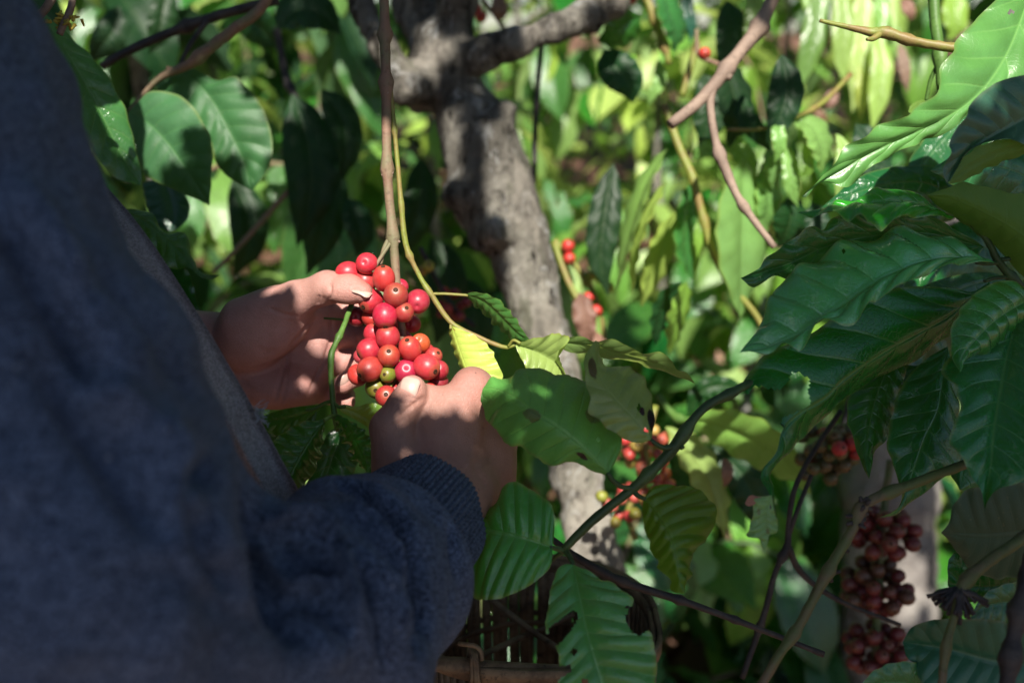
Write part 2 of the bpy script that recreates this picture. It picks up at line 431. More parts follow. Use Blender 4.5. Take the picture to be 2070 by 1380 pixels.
def cherry_mat():
    m = NT('cherry_skin')
    o = m.coord('Object')
    oi = m.n('ShaderNodeObjectInfo')
    base = oi.outputs['Color']
    q = m.n('ShaderNodeSeparateXYZ', {0: o})
    ang = m.math('ARCTAN2', q.outputs[1], q.outputs[0])
    vec = m.n('ShaderNodeCombineXYZ', {0: m.math('COSINE', ang), 1: m.math('SINE', ang), 2: m.math('MULTIPLY', q.outputs[2], 30.0)})
    off = m.n('ShaderNodeVectorMath', {0: vec.outputs[0], 1: m.n('ShaderNodeCombineXYZ', {0: m.math('MULTIPLY', oi.outputs['Random'], 37.0)}).outputs[0]})
    st = m.noise(7.0, 5, 0.65, off.outputs[0])
    orange = m.mix(0.45, base, (0.46, 0.10, 0.035))
    zt = m.ramp(q.outputs[2], 0.0015, 0.0072)
    c = m.mix(m.math('MULTIPLY', m.ramp(st, 0.46, 0.68), m.math('ADD', 0.20, m.math('MULTIPLY', zt, 0.28))), base, orange)
    c = m.mix(m.math('MULTIPLY', m.ramp(st, 0.44, 0.30), 0.45), c, m.mix(0.55, base, (0.10, 0.004, 0.012)))
    big = m.noise(140, 2, 0.5, o)
    c = m.mix(m.math('MULTIPLY', m.ramp(big, 0.5, 0.75), 0.25), c, m.mix(0.22, base, (0.5, 0.06, 0.09)))
    fl = m.ramp(m.noise(1700, 1, 0.5, o), 0.66, 0.72)
    c = m.mix(m.math('MULTIPLY', fl, 0.30), c, m.mix(0.45, base, (0.65, 0.33, 0.20)))
    c = m.mix(m.math('MULTIPLY', m.ramp(m.noise(320, 3, 0.6, o), 0.35, 0.75), 0.14), c, m.mix(0.35, base, (0.55, 0.36, 0.36)))
    ring = m.ramp(q.outputs[2], 0.0060, 0.0067)
    c = m.mix(m.math('MULTIPLY', ring, 0.35), c, (0.20, 0.09, 0.03))
    bp = m.n('ShaderNodeBump', {'Strength': 0.10, 'Distance': 0.0006, 'Height': m.noise(700, 3, 0.6, o)})
    rg = m.math('ADD', 0.31, m.math('MULTIPLY', m.noise(260, 3, 0.6, o), 0.20))
    return m.surf(m.n('ShaderNodeBsdfPrincipled', {'Base Color': c, 'Roughness': rg, 'Specular IOR Level': 0.5, 'Subsurface Weight': 0.10,
                      'Subsurface Radius': (1.0, 0.3, 0.2), 'Subsurface Scale': 0.003, 'Normal': bp.outputs[0]}))
M['cherry'] = cherry_mat()
M['calyx'] = simple('calyx', (0.045, 0.026, 0.016), 1.0, 0.03, 0.3, 900, 0.4)

def bamboo_mat():
    m = NT('bamboo')
    o = m.coord('Object')
    n = m.noise(38, 5, 0.7, o)
    c = m.mix(m.ramp(n, 0.35, 0.68), (0.070, 0.045, 0.027), (0.190, 0.130, 0.075))
    c = m.mix(m.math('MULTIPLY', m.ramp(m.noise(120, 4, 0.7, o), 0.54, 0.68), 0.8), c, (0.022, 0.015, 0.011))
    bp = m.n('ShaderNodeBump', {'Strength': 0.6, 'Distance': 0.001, 'Height': m.noise(300, 4, 0.7, o)})
    return m.surf(m.n('ShaderNodeBsdfPrincipled', {'Base Color': c, 'Roughness': 0.62, 'Normal': bp.outputs[0], 'Specular IOR Level': 0.3}))
M['bamboo'] = bamboo_mat()

def soil_mat():
    m = NT('soil')
    o = m.coord('Object')
    c = m.mix(m.ramp(m.noise(4, 6, 0.65, o), 0.3, 0.7), (0.10, 0.055, 0.035), (0.23, 0.125, 0.085))
    c = m.mix(m.math('MULTIPLY', m.ramp(m.noise(30, 5, 0.7, o), 0.5, 0.7), 0.6), c, (0.045, 0.028, 0.020))
    bp = m.n('ShaderNodeBump', {'Strength': 0.8, 'Distance': 0.03, 'Height': m.noise(25, 6, 0.7, o)})
    return m.surf(m.n('ShaderNodeBsdfPrincipled', {'Base Color': c, 'Roughness': 0.95, 'Normal': bp.outputs[0], 'Specular IOR Level': 0.15}))
M['soil'] = soil_mat()

# ------------------------------------------------------------------ surfaces from blended volumes
class Field:
    def __init__(self, lo, hi, h):
        self.h = h
        self.lo = np.asarray(lo, dtype=np.float64)
        self.n = np.ceil((np.asarray(hi) - self.lo) / h).astype(int) + 1
        self.ax = [self.lo[i] + h * np.arange(self.n[i]) for i in range(3)]
        self.A = np.full(self.n, 0.5, dtype=np.float32)
    def _box(self, lo, hi, pad):
        a = np.clip(np.floor((lo - pad - self.lo) / self.h).astype(int), 0, self.n)
        b = np.clip(np.ceil((hi + pad - self.lo) / self.h).astype(int) + 1, 0, self.n)
        sl = tuple(slice(a[i], b[i]) for i in range(3))
        if any(a[i] >= b[i] for i in range(3)): return None, None
        g = np.meshgrid(*[self.ax[i][sl[i]].astype(np.float32) for i in range(3)], indexing='ij', sparse=True)
        return sl, g
    def _merge(self, sl, d, k):
        a = self.A[sl]
        if k > 0:
            h = np.maximum(k - np.abs(a - d), 0) / k
            self.A[sl] = np.minimum(a, d) - h * h * k * 0.25
        else:
            self.A[sl] = np.minimum(a, d)
    def cone(self, a, b, ra, rb, k=0.004):
        a, b = np.array(a, dtype=np.float64), np.array(b, dtype=np.float64)
        r = max(ra, rb)
        sl, g = self._box(np.minimum(a, b), np.maximum(a, b), r + 3 * k + 4 * self.h)
        if sl is None: return
        ba = b - a
        L2 = float(ba.dot(ba)) + 1e-12
        t = np.clip(((g[0] - a[0]) * ba[0] + (g[1] - a[1]) * ba[1] + (g[2] - a[2]) * ba[2]) / L2, 0, 1)
        d = np.sqrt((g[0] - a[0] - t * ba[0]) ** 2 + (g[1] - a[1] - t * ba[1]) ** 2 + (g[2] - a[2] - t * ba[2]) ** 2) - (ra + (rb - ra) * t)
        self._merge(sl, d, k)
    def chain(self, pts, rs, k=0.004):
        for i in range(len(pts) - 1): self.cone(pts[i], pts[i + 1], rs[i], rs[i + 1], k)
    def _ell(self, g, c, axes, rr):
        q = [sum((g[j] - c[j]) * axes[i][j] for j in range(3)) for i in range(3)]
        k0 = np.sqrt(sum((q[i] / rr[i]) ** 2 for i in range(3)))
        k1 = np.sqrt(sum((q[i] / rr[i] ** 2) ** 2 for i in range(3)))
        return k0 * (k0 - 1) / np.maximum(k1, 1e-6)
    def ell(self, c, rr, axes=None, k=0.006, sub=False):
        axes = axes or ((1, 0, 0), (0, 1, 0), (0, 0, 1))
        axes = [Vector(a).normalized() for a in axes]
        c = np.array(c, dtype=np.float64)
        sl, g = self._box(c, c, max(rr) + 3 * k + 4 * self.h)
        if sl is None: return
        d = self._ell(g, c, axes, rr)
        if sub:
            a = self.A[sl]
            h = np.maximum(k - np.abs(a + d), 0) / k
            self.A[sl] = np.maximum(a, -d) + h * h * k * 0.25
        else: self._merge(sl, d, k)
    def torus(self, c, axis, R0, r, k=0.01, ex=1.0, up=None):
        c = np.array(c, dtype=np.float64); ax = Vector(axis).normalized()
        sl, g = self._box(c, c, R0 * max(1, ex) + r + 3 * k + 4 * self.h)
        if sl is None: return
        u = (Vector(up) if up is not None else Vector((0, 0, 1))); u = (u - ax * u.dot(ax)).normalized(); v = ax.cross(u)
        qa = sum((g[j] - c[j]) * ax[j] for j in range(3)); qu = sum((g[j] - c[j]) * u[j] for j in range(3)); qv = sum((g[j] - c[j]) * v[j] for j in range(3))
        rho = np.sqrt((qu / ex) ** 2 + qv ** 2)
        self._merge(sl, np.sqrt((rho - R0) ** 2 + qa ** 2) - r, k)
    def mesh(self):
        A = self.A; h = self.h
        ins = A < 0
        nx, ny, nz = A.shape
        cnt = np.zeros((nx - 1, ny - 1, nz - 1), dtype=np.int8)
        for i in (0, 1):
            for j in (0, 1):
                for k in (0, 1): cnt += ins[i:nx - 1 + i, j:ny - 1 + j, k:nz - 1 + k]
        act = np.argwhere((cnt > 0) & (cnt < 8))
        idx = np.full(cnt.shape, -1, dtype=np.int32)
        idx[act[:, 0], act[:, 1], act[:, 2]] = np.arange(len(act))
        corners = [(i, j, k) for i in (0, 1) for j in (0, 1) for k in (0, 1)]
        val = np.stack([A[act[:, 0] + c[0], act[:, 1] + c[1], act[:, 2] + c[2]] for c in corners], 1).astype(np.float64)
        pos = np.zeros((len(act), 3)); num = np.zeros(len(act))
        for a in range(8):
            for b in range(a + 1, 8):
                ca, cb = np.array(corners[a]), np.array(corners[b])
                if np.abs(ca - cb).sum() != 1: continue
                va, vb = val[:, a], val[:, b]
                cr = (va < 0) != (vb < 0)
                t = np.where(cr, va / np.where(cr, va - vb, 1), 0)
                pos += np.where(cr[:, None], ca + t[:, None] * (cb - ca), 0); num += cr
        V = (act + pos / num[:, None]) * h + self.lo
        quads = []
        for ax in range(3):
            s0 = [slice(None)] * 3; s1 = [slice(None)] * 3
            s0[ax] = slice(0, -1); s1[ax] = slice(1, None)
            a, b = ins[tuple(s0)], ins[tuple(s1)]
            e = np.argwhere(a != b)
            o1, o2 = [x for x in range(3) if x != ax]
            e = e[(e[:, o1] > 0) & (e[:, o2] > 0) & (e[:, o1] < A.shape[o1] - 1) & (e[:, o2] < A.shape[o2] - 1)]
            sgn = a[e[:, 0], e[:, 1], e[:, 2]]
            q = []
            for (p1, p2) in ((1, 1), (0, 1), (0, 0), (1, 0)):
                c = e.copy(); c[:, o1] -= p1; c[:, o2] -= p2
                q.append(idx[c[:, 0], c[:, 1], c[:, 2]])
            q = np.stack(q, 1)
            flip = ~sgn if ax != 1 else sgn
            q[flip] = q[flip][:, ::-1]
            quads.append(q)
        return V, np.vstack(quads)

def vnormals(V, F):
    a, b, c, d = (V[F[:, i]] for i in range(4))
    fn = np.cross(c - a, d - b)
    N = np.zeros_like(V)
    for i in range(4): np.add.at(N, F[:, i], fn)
    return N / (np.linalg.norm(N, axis=1)[:, None] + 1e-12)

CAMPOS = np.array([0, 0, CAM_Z])
FWDN = np.array(FWD)

def poly_dist(Q, line):
    """Distance of 2-D points Q to a polyline, and the position along it 0..1."""
    line = np.asarray(line, dtype=np.float64)
    best = np.full(len(Q), 1e9); par = np.zeros(len(Q))
    seg = np.linalg.norm(np.diff(line, axis=0), axis=1); cum = np.concatenate([[0], np.cumsum(seg)]) / seg.sum()
    for i in range(len(line) - 1):
        a, ba = line[i], line[i + 1] - line[i]
        t = np.clip(((Q - a) @ ba) / (ba @ ba), 0, 1)
        d = np.linalg.norm(Q - a - t[:, None] * ba, axis=1)
        m = d < best
        best[m] = d[m]; par[m] = (cum[i] + t * (cum[i + 1] - cum[i]))[m]
    return best, par

def crease(V, N, line, width, depth, dr=None):
    """Press (depth > 0) or raise (depth < 0) the skin or cloth along a line on the visible side."""
    px = to_px(V)
    view = (V - CAMPOS); view /= np.linalg.norm(view, axis=1)[:, None]
    face = np.clip(-(N * view).sum(1) * 2.2, 0, 1)
    if dr: face = face * ((px[:, 2] > dr[0]) & (px[:, 2] < dr[1]))
    d, t = poly_dist(px[:, :2], line)
    fade = np.clip(np.minimum(t, 1 - t) / 0.16, 0.0, 1)
    w = np.exp(-(d / width) ** 2) * face * fade
    return V - N * (w * depth)[:, None]

def add_attr(me, name, vals):
    at = me.attributes.new(name, 'FLOAT', 'POINT')
    at.data.foreach_set('value', np.asarray(vals, dtype=np.float32))


# ------------------------------------------------------------------ leaves
def leaf_grid(Mc, Lc, Rc, nv=9, crown=.10, quilt=.0016, ripple=(0.0, 6), seed=0, flip=False):
    """Surface through a midrib (n,3) and its two margins (n,3): crowned, quilted between the side veins, wavy at the edge."""
    rnd = random.Random(seed)
    n = len(Mc)
    T = np.gradient(Mc, axis=0); T /= np.linalg.norm(T, axis=1)[:, None] + 1e-12
    W = Lc - Rc
    N = np.cross(T, W); N /= np.linalg.norm(N, axis=1)[:, None] + 1e-12
    mid = N[n // 2]
    N[0], N[-1] = N[1], N[-2]
    N[(N @ mid) < 0] *= -1
    if mid @ (CAMPOS - Mc[n // 2]) < 0: N = -N
    u = np.linspace(0, 1, n)
    s = np.concatenate([-np.linspace(1, 0, nv)[:-1], np.linspace(0, 1, nv)])
    ph = rnd.uniform(0, 6.28)
    V = np.zeros((n, len(s), 3)); UV = np.zeros((n, len(s), 2))
    for j, sv in enumerate(s):
        E = (Lc if sv < 0 else Rc) - Mc
        a = abs(sv)
        w = np.linalg.norm(E, axis=1)
        f = ((u - VEIN_SLOPE * a) * VEIN_N) % 1.0
        q = np.sin(np.pi * f) ** .8 * quilt * min(1, a * 3.0) * (1 - .35 * a) * np.clip(w / .02, 0, 1)
        rip = ripple[0] * a ** 2.5 * np.sin(2 * np.pi * ripple[1] * u + ph + (1.3 if sv < 0 else 0) + .8 * np.sin(5 * u + seed)) * np.clip(w / .012, 0, 1)
        z = crown * w * 2.0 * a * (1 - a) + q + rip - .0006 * math.exp(-(a / .06) ** 2) * np.clip(w / .01, 0, 1)
        V[:, j] = Mc + E * a + N * z[:, None]
        UV[:, j, 0] = .5 + .5 * sv; UV[:, j, 1] = u
    idx = np.arange(n * len(s)).reshape(n, len(s))
    F = np.stack([idx[:-1, :-1], idx[1:, :-1], idx[1:, 1:], idx[:-1, 1:]], -1).reshape(-1, 4)
    Vf = V.reshape(-1, 3)
    k = len(F) // 2
    c = Vf[F].mean(1); fn = np.cross(Vf[F[:, 2]] - Vf[F[:, 0]], Vf[F[:, 3]] - Vf[F[:, 1]])
    if ((fn * N[np.clip(F[:, 0] // len(s), 0, n - 1)]).sum() < 0) != flip: F = F[:, ::-1]
    return Vf, F, UV.reshape(-1, 2)

def in_poly(q, poly):
    x, y = q[:, 0], q[:, 1]; r = np.zeros(len(q), bool); n = len(poly)
    for i in range(n):
        (x1, y1), (x2, y2) = poly[i], poly[i - 1]
        r ^= ((y1 > y) != (y2 > y)) & (x < (x2 - x1) * (y - y1) / (y2 - y1 + 1e-9) + x1)
    return r

def edge_param(edge, mid):
    """Give every margin point the midrib fraction it stands at."""
    m = spline(mid, 120); e = np.asarray(edge, dtype=np.float64)
    d = np.linalg.norm(e[:, None] - m[None], axis=2)
    t = d.argmin(1) / 119.0
    L = np.concatenate([[0], np.cumsum(np.linalg.norm(np.diff(e, axis=0), axis=1))]); L /= L[-1]
    t = .70 * t + .30 * L
    t[0], t[-1] = 0, 1
    t = np.maximum.accumulate(t)
    t = t + np.linspace(0, 1e-3, len(t)); t = (t - t[0]) / (t[-1] - t[0])
    return t

def hero_leaf(parent, mid, left, right, d0, d1, dl=0.0, dr=0.0, arc=0.0, mat='leaf_mid', n=64, nv=10, crown=.10, quilt=.0016,
              ripple=(.0012, 6), seed=1, under=False, cut=(), label=None, serr=0.0):
    """A leaf seen in the photograph: midrib and both margins as they lie, each at its own distance."""
    mid = [tuple(p) for p in mid]; left = [mid[0]] + [tuple(p) for p in left] + [mid[-1]]; right = [mid[0]] + [tuple(p) for p in right] + [mid[-1]]
    u = np.linspace(0, 1, n)
    m2 = spline(mid, n)
    def margin(e):
        t = edge_param(e, mid)
        tt = np.interp(np.linspace(0, 1, 4 * len(e)), np.linspace(0, 1, len(e)), t)
        ee = spline(e, 4 * len(e))
        L = np.concatenate([[0], np.cumsum(np.linalg.norm(np.diff(np.asarray(e, float), axis=0), axis=1))])
        Le = np.linspace(0, L[-1], 4 * len(e))
        tt = np.interp(Le, L, t)
        return np.stack([np.interp(u, tt, ee[:, k]) for k in range(2)], 1)
    l2, r2 = margin(left), margin(right)
    if serr:
        rr = np.random.default_rng(seed)
        for e2 in (l2, r2):
            jit = serr * (np.abs(np.sin(u * 57 + rr.uniform(0, 6))) - .5 + rr.normal(0, .25, n)) * np.sin(np.pi * u)
            e2 += (e2 - m2) / (np.linalg.norm(e2 - m2, axis=1)[:, None] + 1e-6) * jit[:, None]
    d = d0 + (d1 - d0) * u - arc * np.sin(np.pi * u)
    b = np.sin(np.pi * u) ** .7
    tri = lambda q, dd: np.array([tuple(P(q[i, 0], q[i, 1], dd[i])) for i in range(n)])
    Mc, Lc, Rc = tri(m2, d), tri(l2, d + dl * b), tri(r2, d + dr * b)
    Lc[0] = Rc[0] = Mc[0]; Lc[-1] = Rc[-1] = Mc[-1]
    V, F, UV = leaf_grid(Mc, Lc, Rc, nv, crown, quilt, ripple, seed, flip=under)
    if cut:
        c = to_px(V[F].mean(1))[:, :2]
        kill = np.zeros(len(F), bool)
        for poly in cut: kill |= in_poly(c, poly)
        F = F[~kill]
    return obj('leaf', mesh_np('leaf', V, F, M[mat], uv=UV), parent, label)

def stem(parent, pts, rad, mat, name='stem', nodes=(), node_r=1.7, extra=(), seg=9, rough=.04):
    mb = MB()
    add_tube(mb, [P(*p) for p in pts], rad, seg=seg, nodes=nodes, node_r=node_r, rough=rough)
    for e in extra:
        pp, rr = e[0], e[1]
        add_tube(mb, [P(*p) for p in pp], rr, seg=7, nodes=e[2] if len(e) > 2 else (), rough=.03)
    return obj(name, mb.mesh(name, M[mat]), parent)

# -- a leaf of the general kind, hanging or spreading, for the plants further back (base at the origin, along +X, drooping to -Z)
def plain_leaf(name, length, width, droop, fold, wave, mat, seed, n=13, nv=4):
    rnd = random.Random(seed)
    u = np.linspace(0, 1, n)
    ang = droop * u ** 1.2
    dx = np.concatenate([[0], np.cumsum(np.cos(ang[1:]))]) / (n - 1) * length
    dz = -np.concatenate([[0], np.cumsum(np.sin(ang[1:]))]) / (n - 1) * length
    side = rnd.uniform(-.10, .10) * length * u ** 2
    Mc = np.stack([dx, side, dz], 1)
    w = width / 2 * np.sin(np.pi * np.clip(u, 0, 1) ** .85) ** .8 * np.where(u > .8, 1 - .62 * ((u - .8) / .2) ** .8, 1)
    w[0] = w[-1] = .0004
    T = np.gradient(Mc, axis=0); T /= np.linalg.norm(T, axis=1)[:, None]
    Y = np.array([0, 1.0, 0]); Nn = np.cross(T, Y)
    Nn *= np.sign(Nn[:, 2:3] + 1e-9)
    cu, su = math.cos(fold), math.sin(fold)
    Lc = Mc + w[:, None] * (Y * cu + Nn * su); Rc = Mc + w[:, None] * (-Y * cu + Nn * su)
    ph = rnd.uniform(0, 6.28)
    fr = rnd.uniform(4.2, 6.5)
    s = np.concatenate([-np.linspace(1, 0, nv)[:-1], np.linspace(0, 1, nv)])
    V = np.zeros((n, len(s), 3)); UV = np.zeros((n, len(s), 2))
    for j, sv in enumerate(s):
        E = (Lc if sv < 0 else Rc) - Mc; a = abs(sv)
        rip = wave * a ** 2 * np.sin(2 * np.pi * fr * u + ph + (1.1 if sv < 0 else 0)) * np.clip(w / .02, 0, 1)
        V[:, j] = Mc + E * a + Nn * (rip + .10 * w * a * (1 - a) * 2)[:, None]
        UV[:, j, 0] = .5 + .5 * sv; UV[:, j, 1] = u
    idx = np.arange(n * len(s)).reshape(n, len(s))
    F = np.stack([idx[:-1, :-1], idx[:-1, 1:], idx[1:, 1:], idx[1:, :-1]], -1).reshape(-1, 4)
    Vf = V.reshape(-1, 3)
    fn = np.cross(Vf[F[:, 2]] - Vf[F[:, 0]], Vf[F[:, 3]] - Vf[F[:, 1]])
    if fn[:, 2].sum() < 0: F = F[:, ::-1]
    return mesh_np(name, Vf, F, M[mat] if mat else None, uv=UV.reshape(-1, 2))

# ------------------------------------------------------------------ ground and litter
def ground():
    n = 160
    xs = np.linspace(-14, 14, n); ys = np.linspace(-9, 24, n)
    X, Y = np.meshgrid(xs, ys, indexing='ij')
    Z = np.array([noise.noise(Vector((x * .9, y * .9, 0))) * .05 + noise.noise(Vector((x * 3.1, y * 3.1, 4))) * .02 for x, y in zip(X.ravel(), Y.ravel())]).reshape(n, n)
    Z -= .03
    Z += .035 * np.clip(Y - 4.5, 0, 30) ** 1.25      # the plot rises gently behind
    V = np.stack([X, Y, Z], -1).reshape(-1, 3)
    idx = np.arange(n * n).reshape(n, n)
    F = np.stack([idx[:-1, :-1], idx[1:, :-1], idx[1:, 1:], idx[:-1, 1:]], -1).reshape(-1, 4)
    return obj('ground', mesh_np('ground', V, F, M['soil']), kind='structure', label='reddish brown plantation soil under the coffee bushes')
ground()
def ground_z(y): return -.03 + .035 * max(0.0, y - 4.5) ** 1.25

def leaf_cloud(name, pos, length, mats, down, kind='stuff', parent=None, label=None, width=.42, seed=0, spread=1.0, cat=None):
    """Many small folded leaves in one mesh; pos (n,3), down = how far they hang (0 flat, 1 straight down)."""
    g = np.random.default_rng(seed); n = len(pos)
    yaw = g.uniform(0, 2 * math.pi, n)
    pit = np.clip(down + g.normal(0, .35 * spread, n), -1.2, 1.5)
    D = np.stack([np.cos(yaw) * np.cos(pit), np.sin(yaw) * np.cos(pit), -np.sin(pit)], 1)
    ref = g.normal(size=(n, 3)) * .5 + np.array([0, 0, 1.0])
    Sd = np.cross(D, ref); Sd /= np.linalg.norm(Sd, axis=1)[:, None]
    Nn = np.cross(Sd, D)
    L = (length * g.uniform(.65, 1.25, n))[:, None]; W = L * width * .5
    rows = ((0, .05), (.28, .85), (.58, 1.0), (.84, .50), (1.0, .03))
    V = []
    for t, w in rows:
        c = pos + D * L * t - np.array([0, 0, 1.0]) * L * (.22 * t * t)
        wav = g.normal(0, .10, (n, 1)) * W
        V += [c + Sd * W * w + Nn * (W * w * .28 + wav), c, c - Sd * W * w + Nn * (W * w * .28 - wav)]
    V = np.stack(V, 1).reshape(-1, 3)
    base = (np.arange(n) * 15)[:, None]
    q = []
    for r in range(4):
        for k in range(2):
            a = r * 3 + k
            q.append(np.array([a, a + 1, a + 4, a + 3]))
    F = (base[:, None, :] + np.array(q)[None]).reshape(-1, 4)
    uvr = np.array([(x, t) for t, w in rows for x in (0.0, .5, 1.0)])
    me = mesh_np(name, V, F, uv=np.tile(uvr, (n, 1)))
    for m_ in mats: me.materials.append(M[m_])
    mi = np.repeat(g.integers(0, len(mats), n), 8).astype(np.int32)
    me.polygons.foreach_set('material_index', mi)
    return obj(name, me, parent, label, kind=kind, cat=cat)

g = np.random.default_rng(5)
n = 4200
y = 1.2 + 6.5 * g.uniform(0, 1, n) ** 1.1
x = (g.uniform(-.62, .62, n)) * (y + .6)
pos = np.stack([x, y, np.array([ground_z(v) for v in y]) + g.uniform(.01, .05, n)], 1)
M['leaf_dead2'] = leaf_mat('leaf_dead_pale', (0.42, 0.27, 0.19), (0.46, 0.30, 0.22), (0.4, 0.2, 0.1), tr=0.2, rough=0.65, vein=0.2)
leaf_cloud('leaf_litter', pos, .12, ['leaf_dead', 'leaf_dead2', 'leaf_dead', 'leaf_mid'], .0, label='dry fallen leaves on the soil', seed=6, width=.5)

# ------------------------------------------------------------------ the old coffee tree in the middle and the pale trunk
def trunk_field(parts, h, lo, hi, amp, TW=.96):
    f = Field(lo, hi, h)
    for pts, k in parts:
        f.chain([P(x, y, d) for x, y, r, d in pts], [TW * r * K * d for x, y, r, d in pts], k)
    V, F = f.mesh()
    N = vnormals(V, F)
    dsp = np.array([amp * (noise.noise(Vector(v) * 22) + .6 * noise.noise(Vector((v[0] * 60, v[1] * 60, v[2] * 34))) + .55 * noise.noise(Vector(v) * 115) + .3 * noise.noise(Vector(v) * 230)) for v in V])
    return V + N * dsp[:, None], F
D0 = 1.18
parts = [
    ([(1420, 2480, 92, D0), (1380, 2150, 66, D0), (1325, 1800, 58, D0), (1280, 1500, 54, D0), (1240, 1290, 51, D0), (1212, 1150, 50, D0), (1188, 1060, 50, D0), (1166, 960, 49, D0), (1146, 860, 47, D0), (1125, 764, 47, D0), (1110, 700, 48, D0), (1097, 656, 49, D0),
      (1080, 608, 54, D0), (1066, 560, 56, D0), (1055, 527, 56, D0), (1041, 466, 64, D0), (1018, 434, 76, D0), (998, 400, 84, D0), (985, 350, 82, D0), (972, 295, 74, D0), (952, 243, 66, D0), (915, 180, 50, D0), (898, 120, 62, D0)], .012),
    ([(898, 120, 56, D0), (842, 10, 44, D0 + .02), (812, -120, 38, D0 + .04), (770, -320, 34, D0 + .06)], .015),
    ([(905, 110, 52, D0), (925, 10, 40, D0 - .02), (950, -140, 36, D0 - .03), (1000, -320, 34, D0 - .02)], .012),
    ([(920, 130, 40, D0), (975, 108, 34, D0 - .03), (1045, 88, 30, D0 - .05), (1120, 56, 27, D0 - .05), (1190, 30, 34, D0 - .04), (1235, 2, 36, D0 - .03), (1262, -60, 32, D0 - .02), (1310, -180, 28, D0)], .010),
    ([(870, 140, 46, D0), (835, 172, 38, D0 - .03), (810, 190, 27, D0 - .04)], .012),
    ([(850, 190, 40, D0), (805, 160, 30, D0 - .03), (772, 90, 28, D0 - .03), (735, 20, 26, D0), (690, -80, 24, D0 + .03)], .010),
    ([(985, 300, 44, D0 - .02), (1010, 258, 30, D0 - .03), (1022, 226, 24, D0 - .03)], .012),
    ([(950, 400, 46, D0 - .02), (925, 392, 34, D0 - .03)], .012), ([(985, 470, 44, D0 - .02), (1000, 466, 34, D0 - .04)], .012)]
VT, FT = trunk_field(parts, .0042, P(500, 2100, 1.35) - Vector((.1, .45, .1)), P(1440, -340, 1.28) + Vector((.1, .1, .1)), .0042)
VT[:, 2] = np.maximum(VT[:, 2], -.06)
old_tree = empty('coffee_tree', (P(1420, 2420, D0).x, P(1420, 2420, D0).y, 0), 'old leaning coffee tree with a knobbly lichen-spotted forked trunk', 'tree')
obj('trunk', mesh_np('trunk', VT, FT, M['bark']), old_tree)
D1 = 1.75
VT, FT = trunk_field([([(1815, 1900, 125, D1), (1805, 1600, 104, D1), (1798, 1300, 96, D1), (1796, 1000, 94, D1), (1850, 700, 88, D1), (1960, 380, 82, D1 + .05), (2110, 0, 74, D1 + .1), (2250, -420, 62, D1 + .2)], .02)],
                     .009, P(1620, 1910, 1.9) - Vector((.1, .35, .1)), P(2330, -440, 2.05) + Vector((.05, .15, .05)), .006, .95)
VT[:, 2] = np.maximum(VT[:, 2], -.06)
pale = empty('shade_tree', (P(1800, 1640, D1).x, P(1800, 1640, D1).y, 0), 'straight pale grey tree trunk behind the dark red cherry clusters', 'tree')
obj('trunk', mesh_np('trunk', VT, FT, M['pale_bark']), pale)

# ------------------------------------------------------------------ coffee bushes behind
LEAVES = {}
def leaf_lib(mat):
    if mat not in LEAVES:
        LEAVES[mat] = [plain_leaf('leaf', 1.0, w, dr, fo, wv, mat, sd) for sd, (w, dr, fo, wv) in enumerate(
            ((.46, .8, .30, .022), (.50, 1.1, .22, .028), (.42, .5, .40, .020), (.48, 1.4, .30, .030), (.44, .9, .15, .034), (.52, .6, .25, .018)))]
    return LEAVES[mat]

def put_leaf(parent, pos, direction, size, mat, rnd, roll=None):
    o = bpy.data.objects.new('leaf', rnd.choice(leaf_lib(mat)))
    x = direction.normalized()
    z = Vector((0, 0, 1)) + Vector((rnd.gauss(0, .35), rnd.gauss(0, .35), 0))
    z = (z - x * z.dot(x))
    if z.length < .05: z = Vector((1, 0, 0)) - x * x.x
    z.normalize(); y = z.cross(x)
    m = Matrix((x, y, z)).transposed().to_4x4()
    m.translation = pos
    COL.objects.link(o)
    o.parent = parent
    o.rotation_mode = 'QUATERNION'
    o.location = pos; o.rotation_quaternion = m.to_quaternion(); o.scale = (size, size, size)
    return o

def in_view(p, mx=260, my=240, dmin=1.02):
    q = to_px([tuple(p)])[0]
    return q[2] > dmin and -mx < q[0] < 2070 + mx and -my < q[1] < 1380 + my

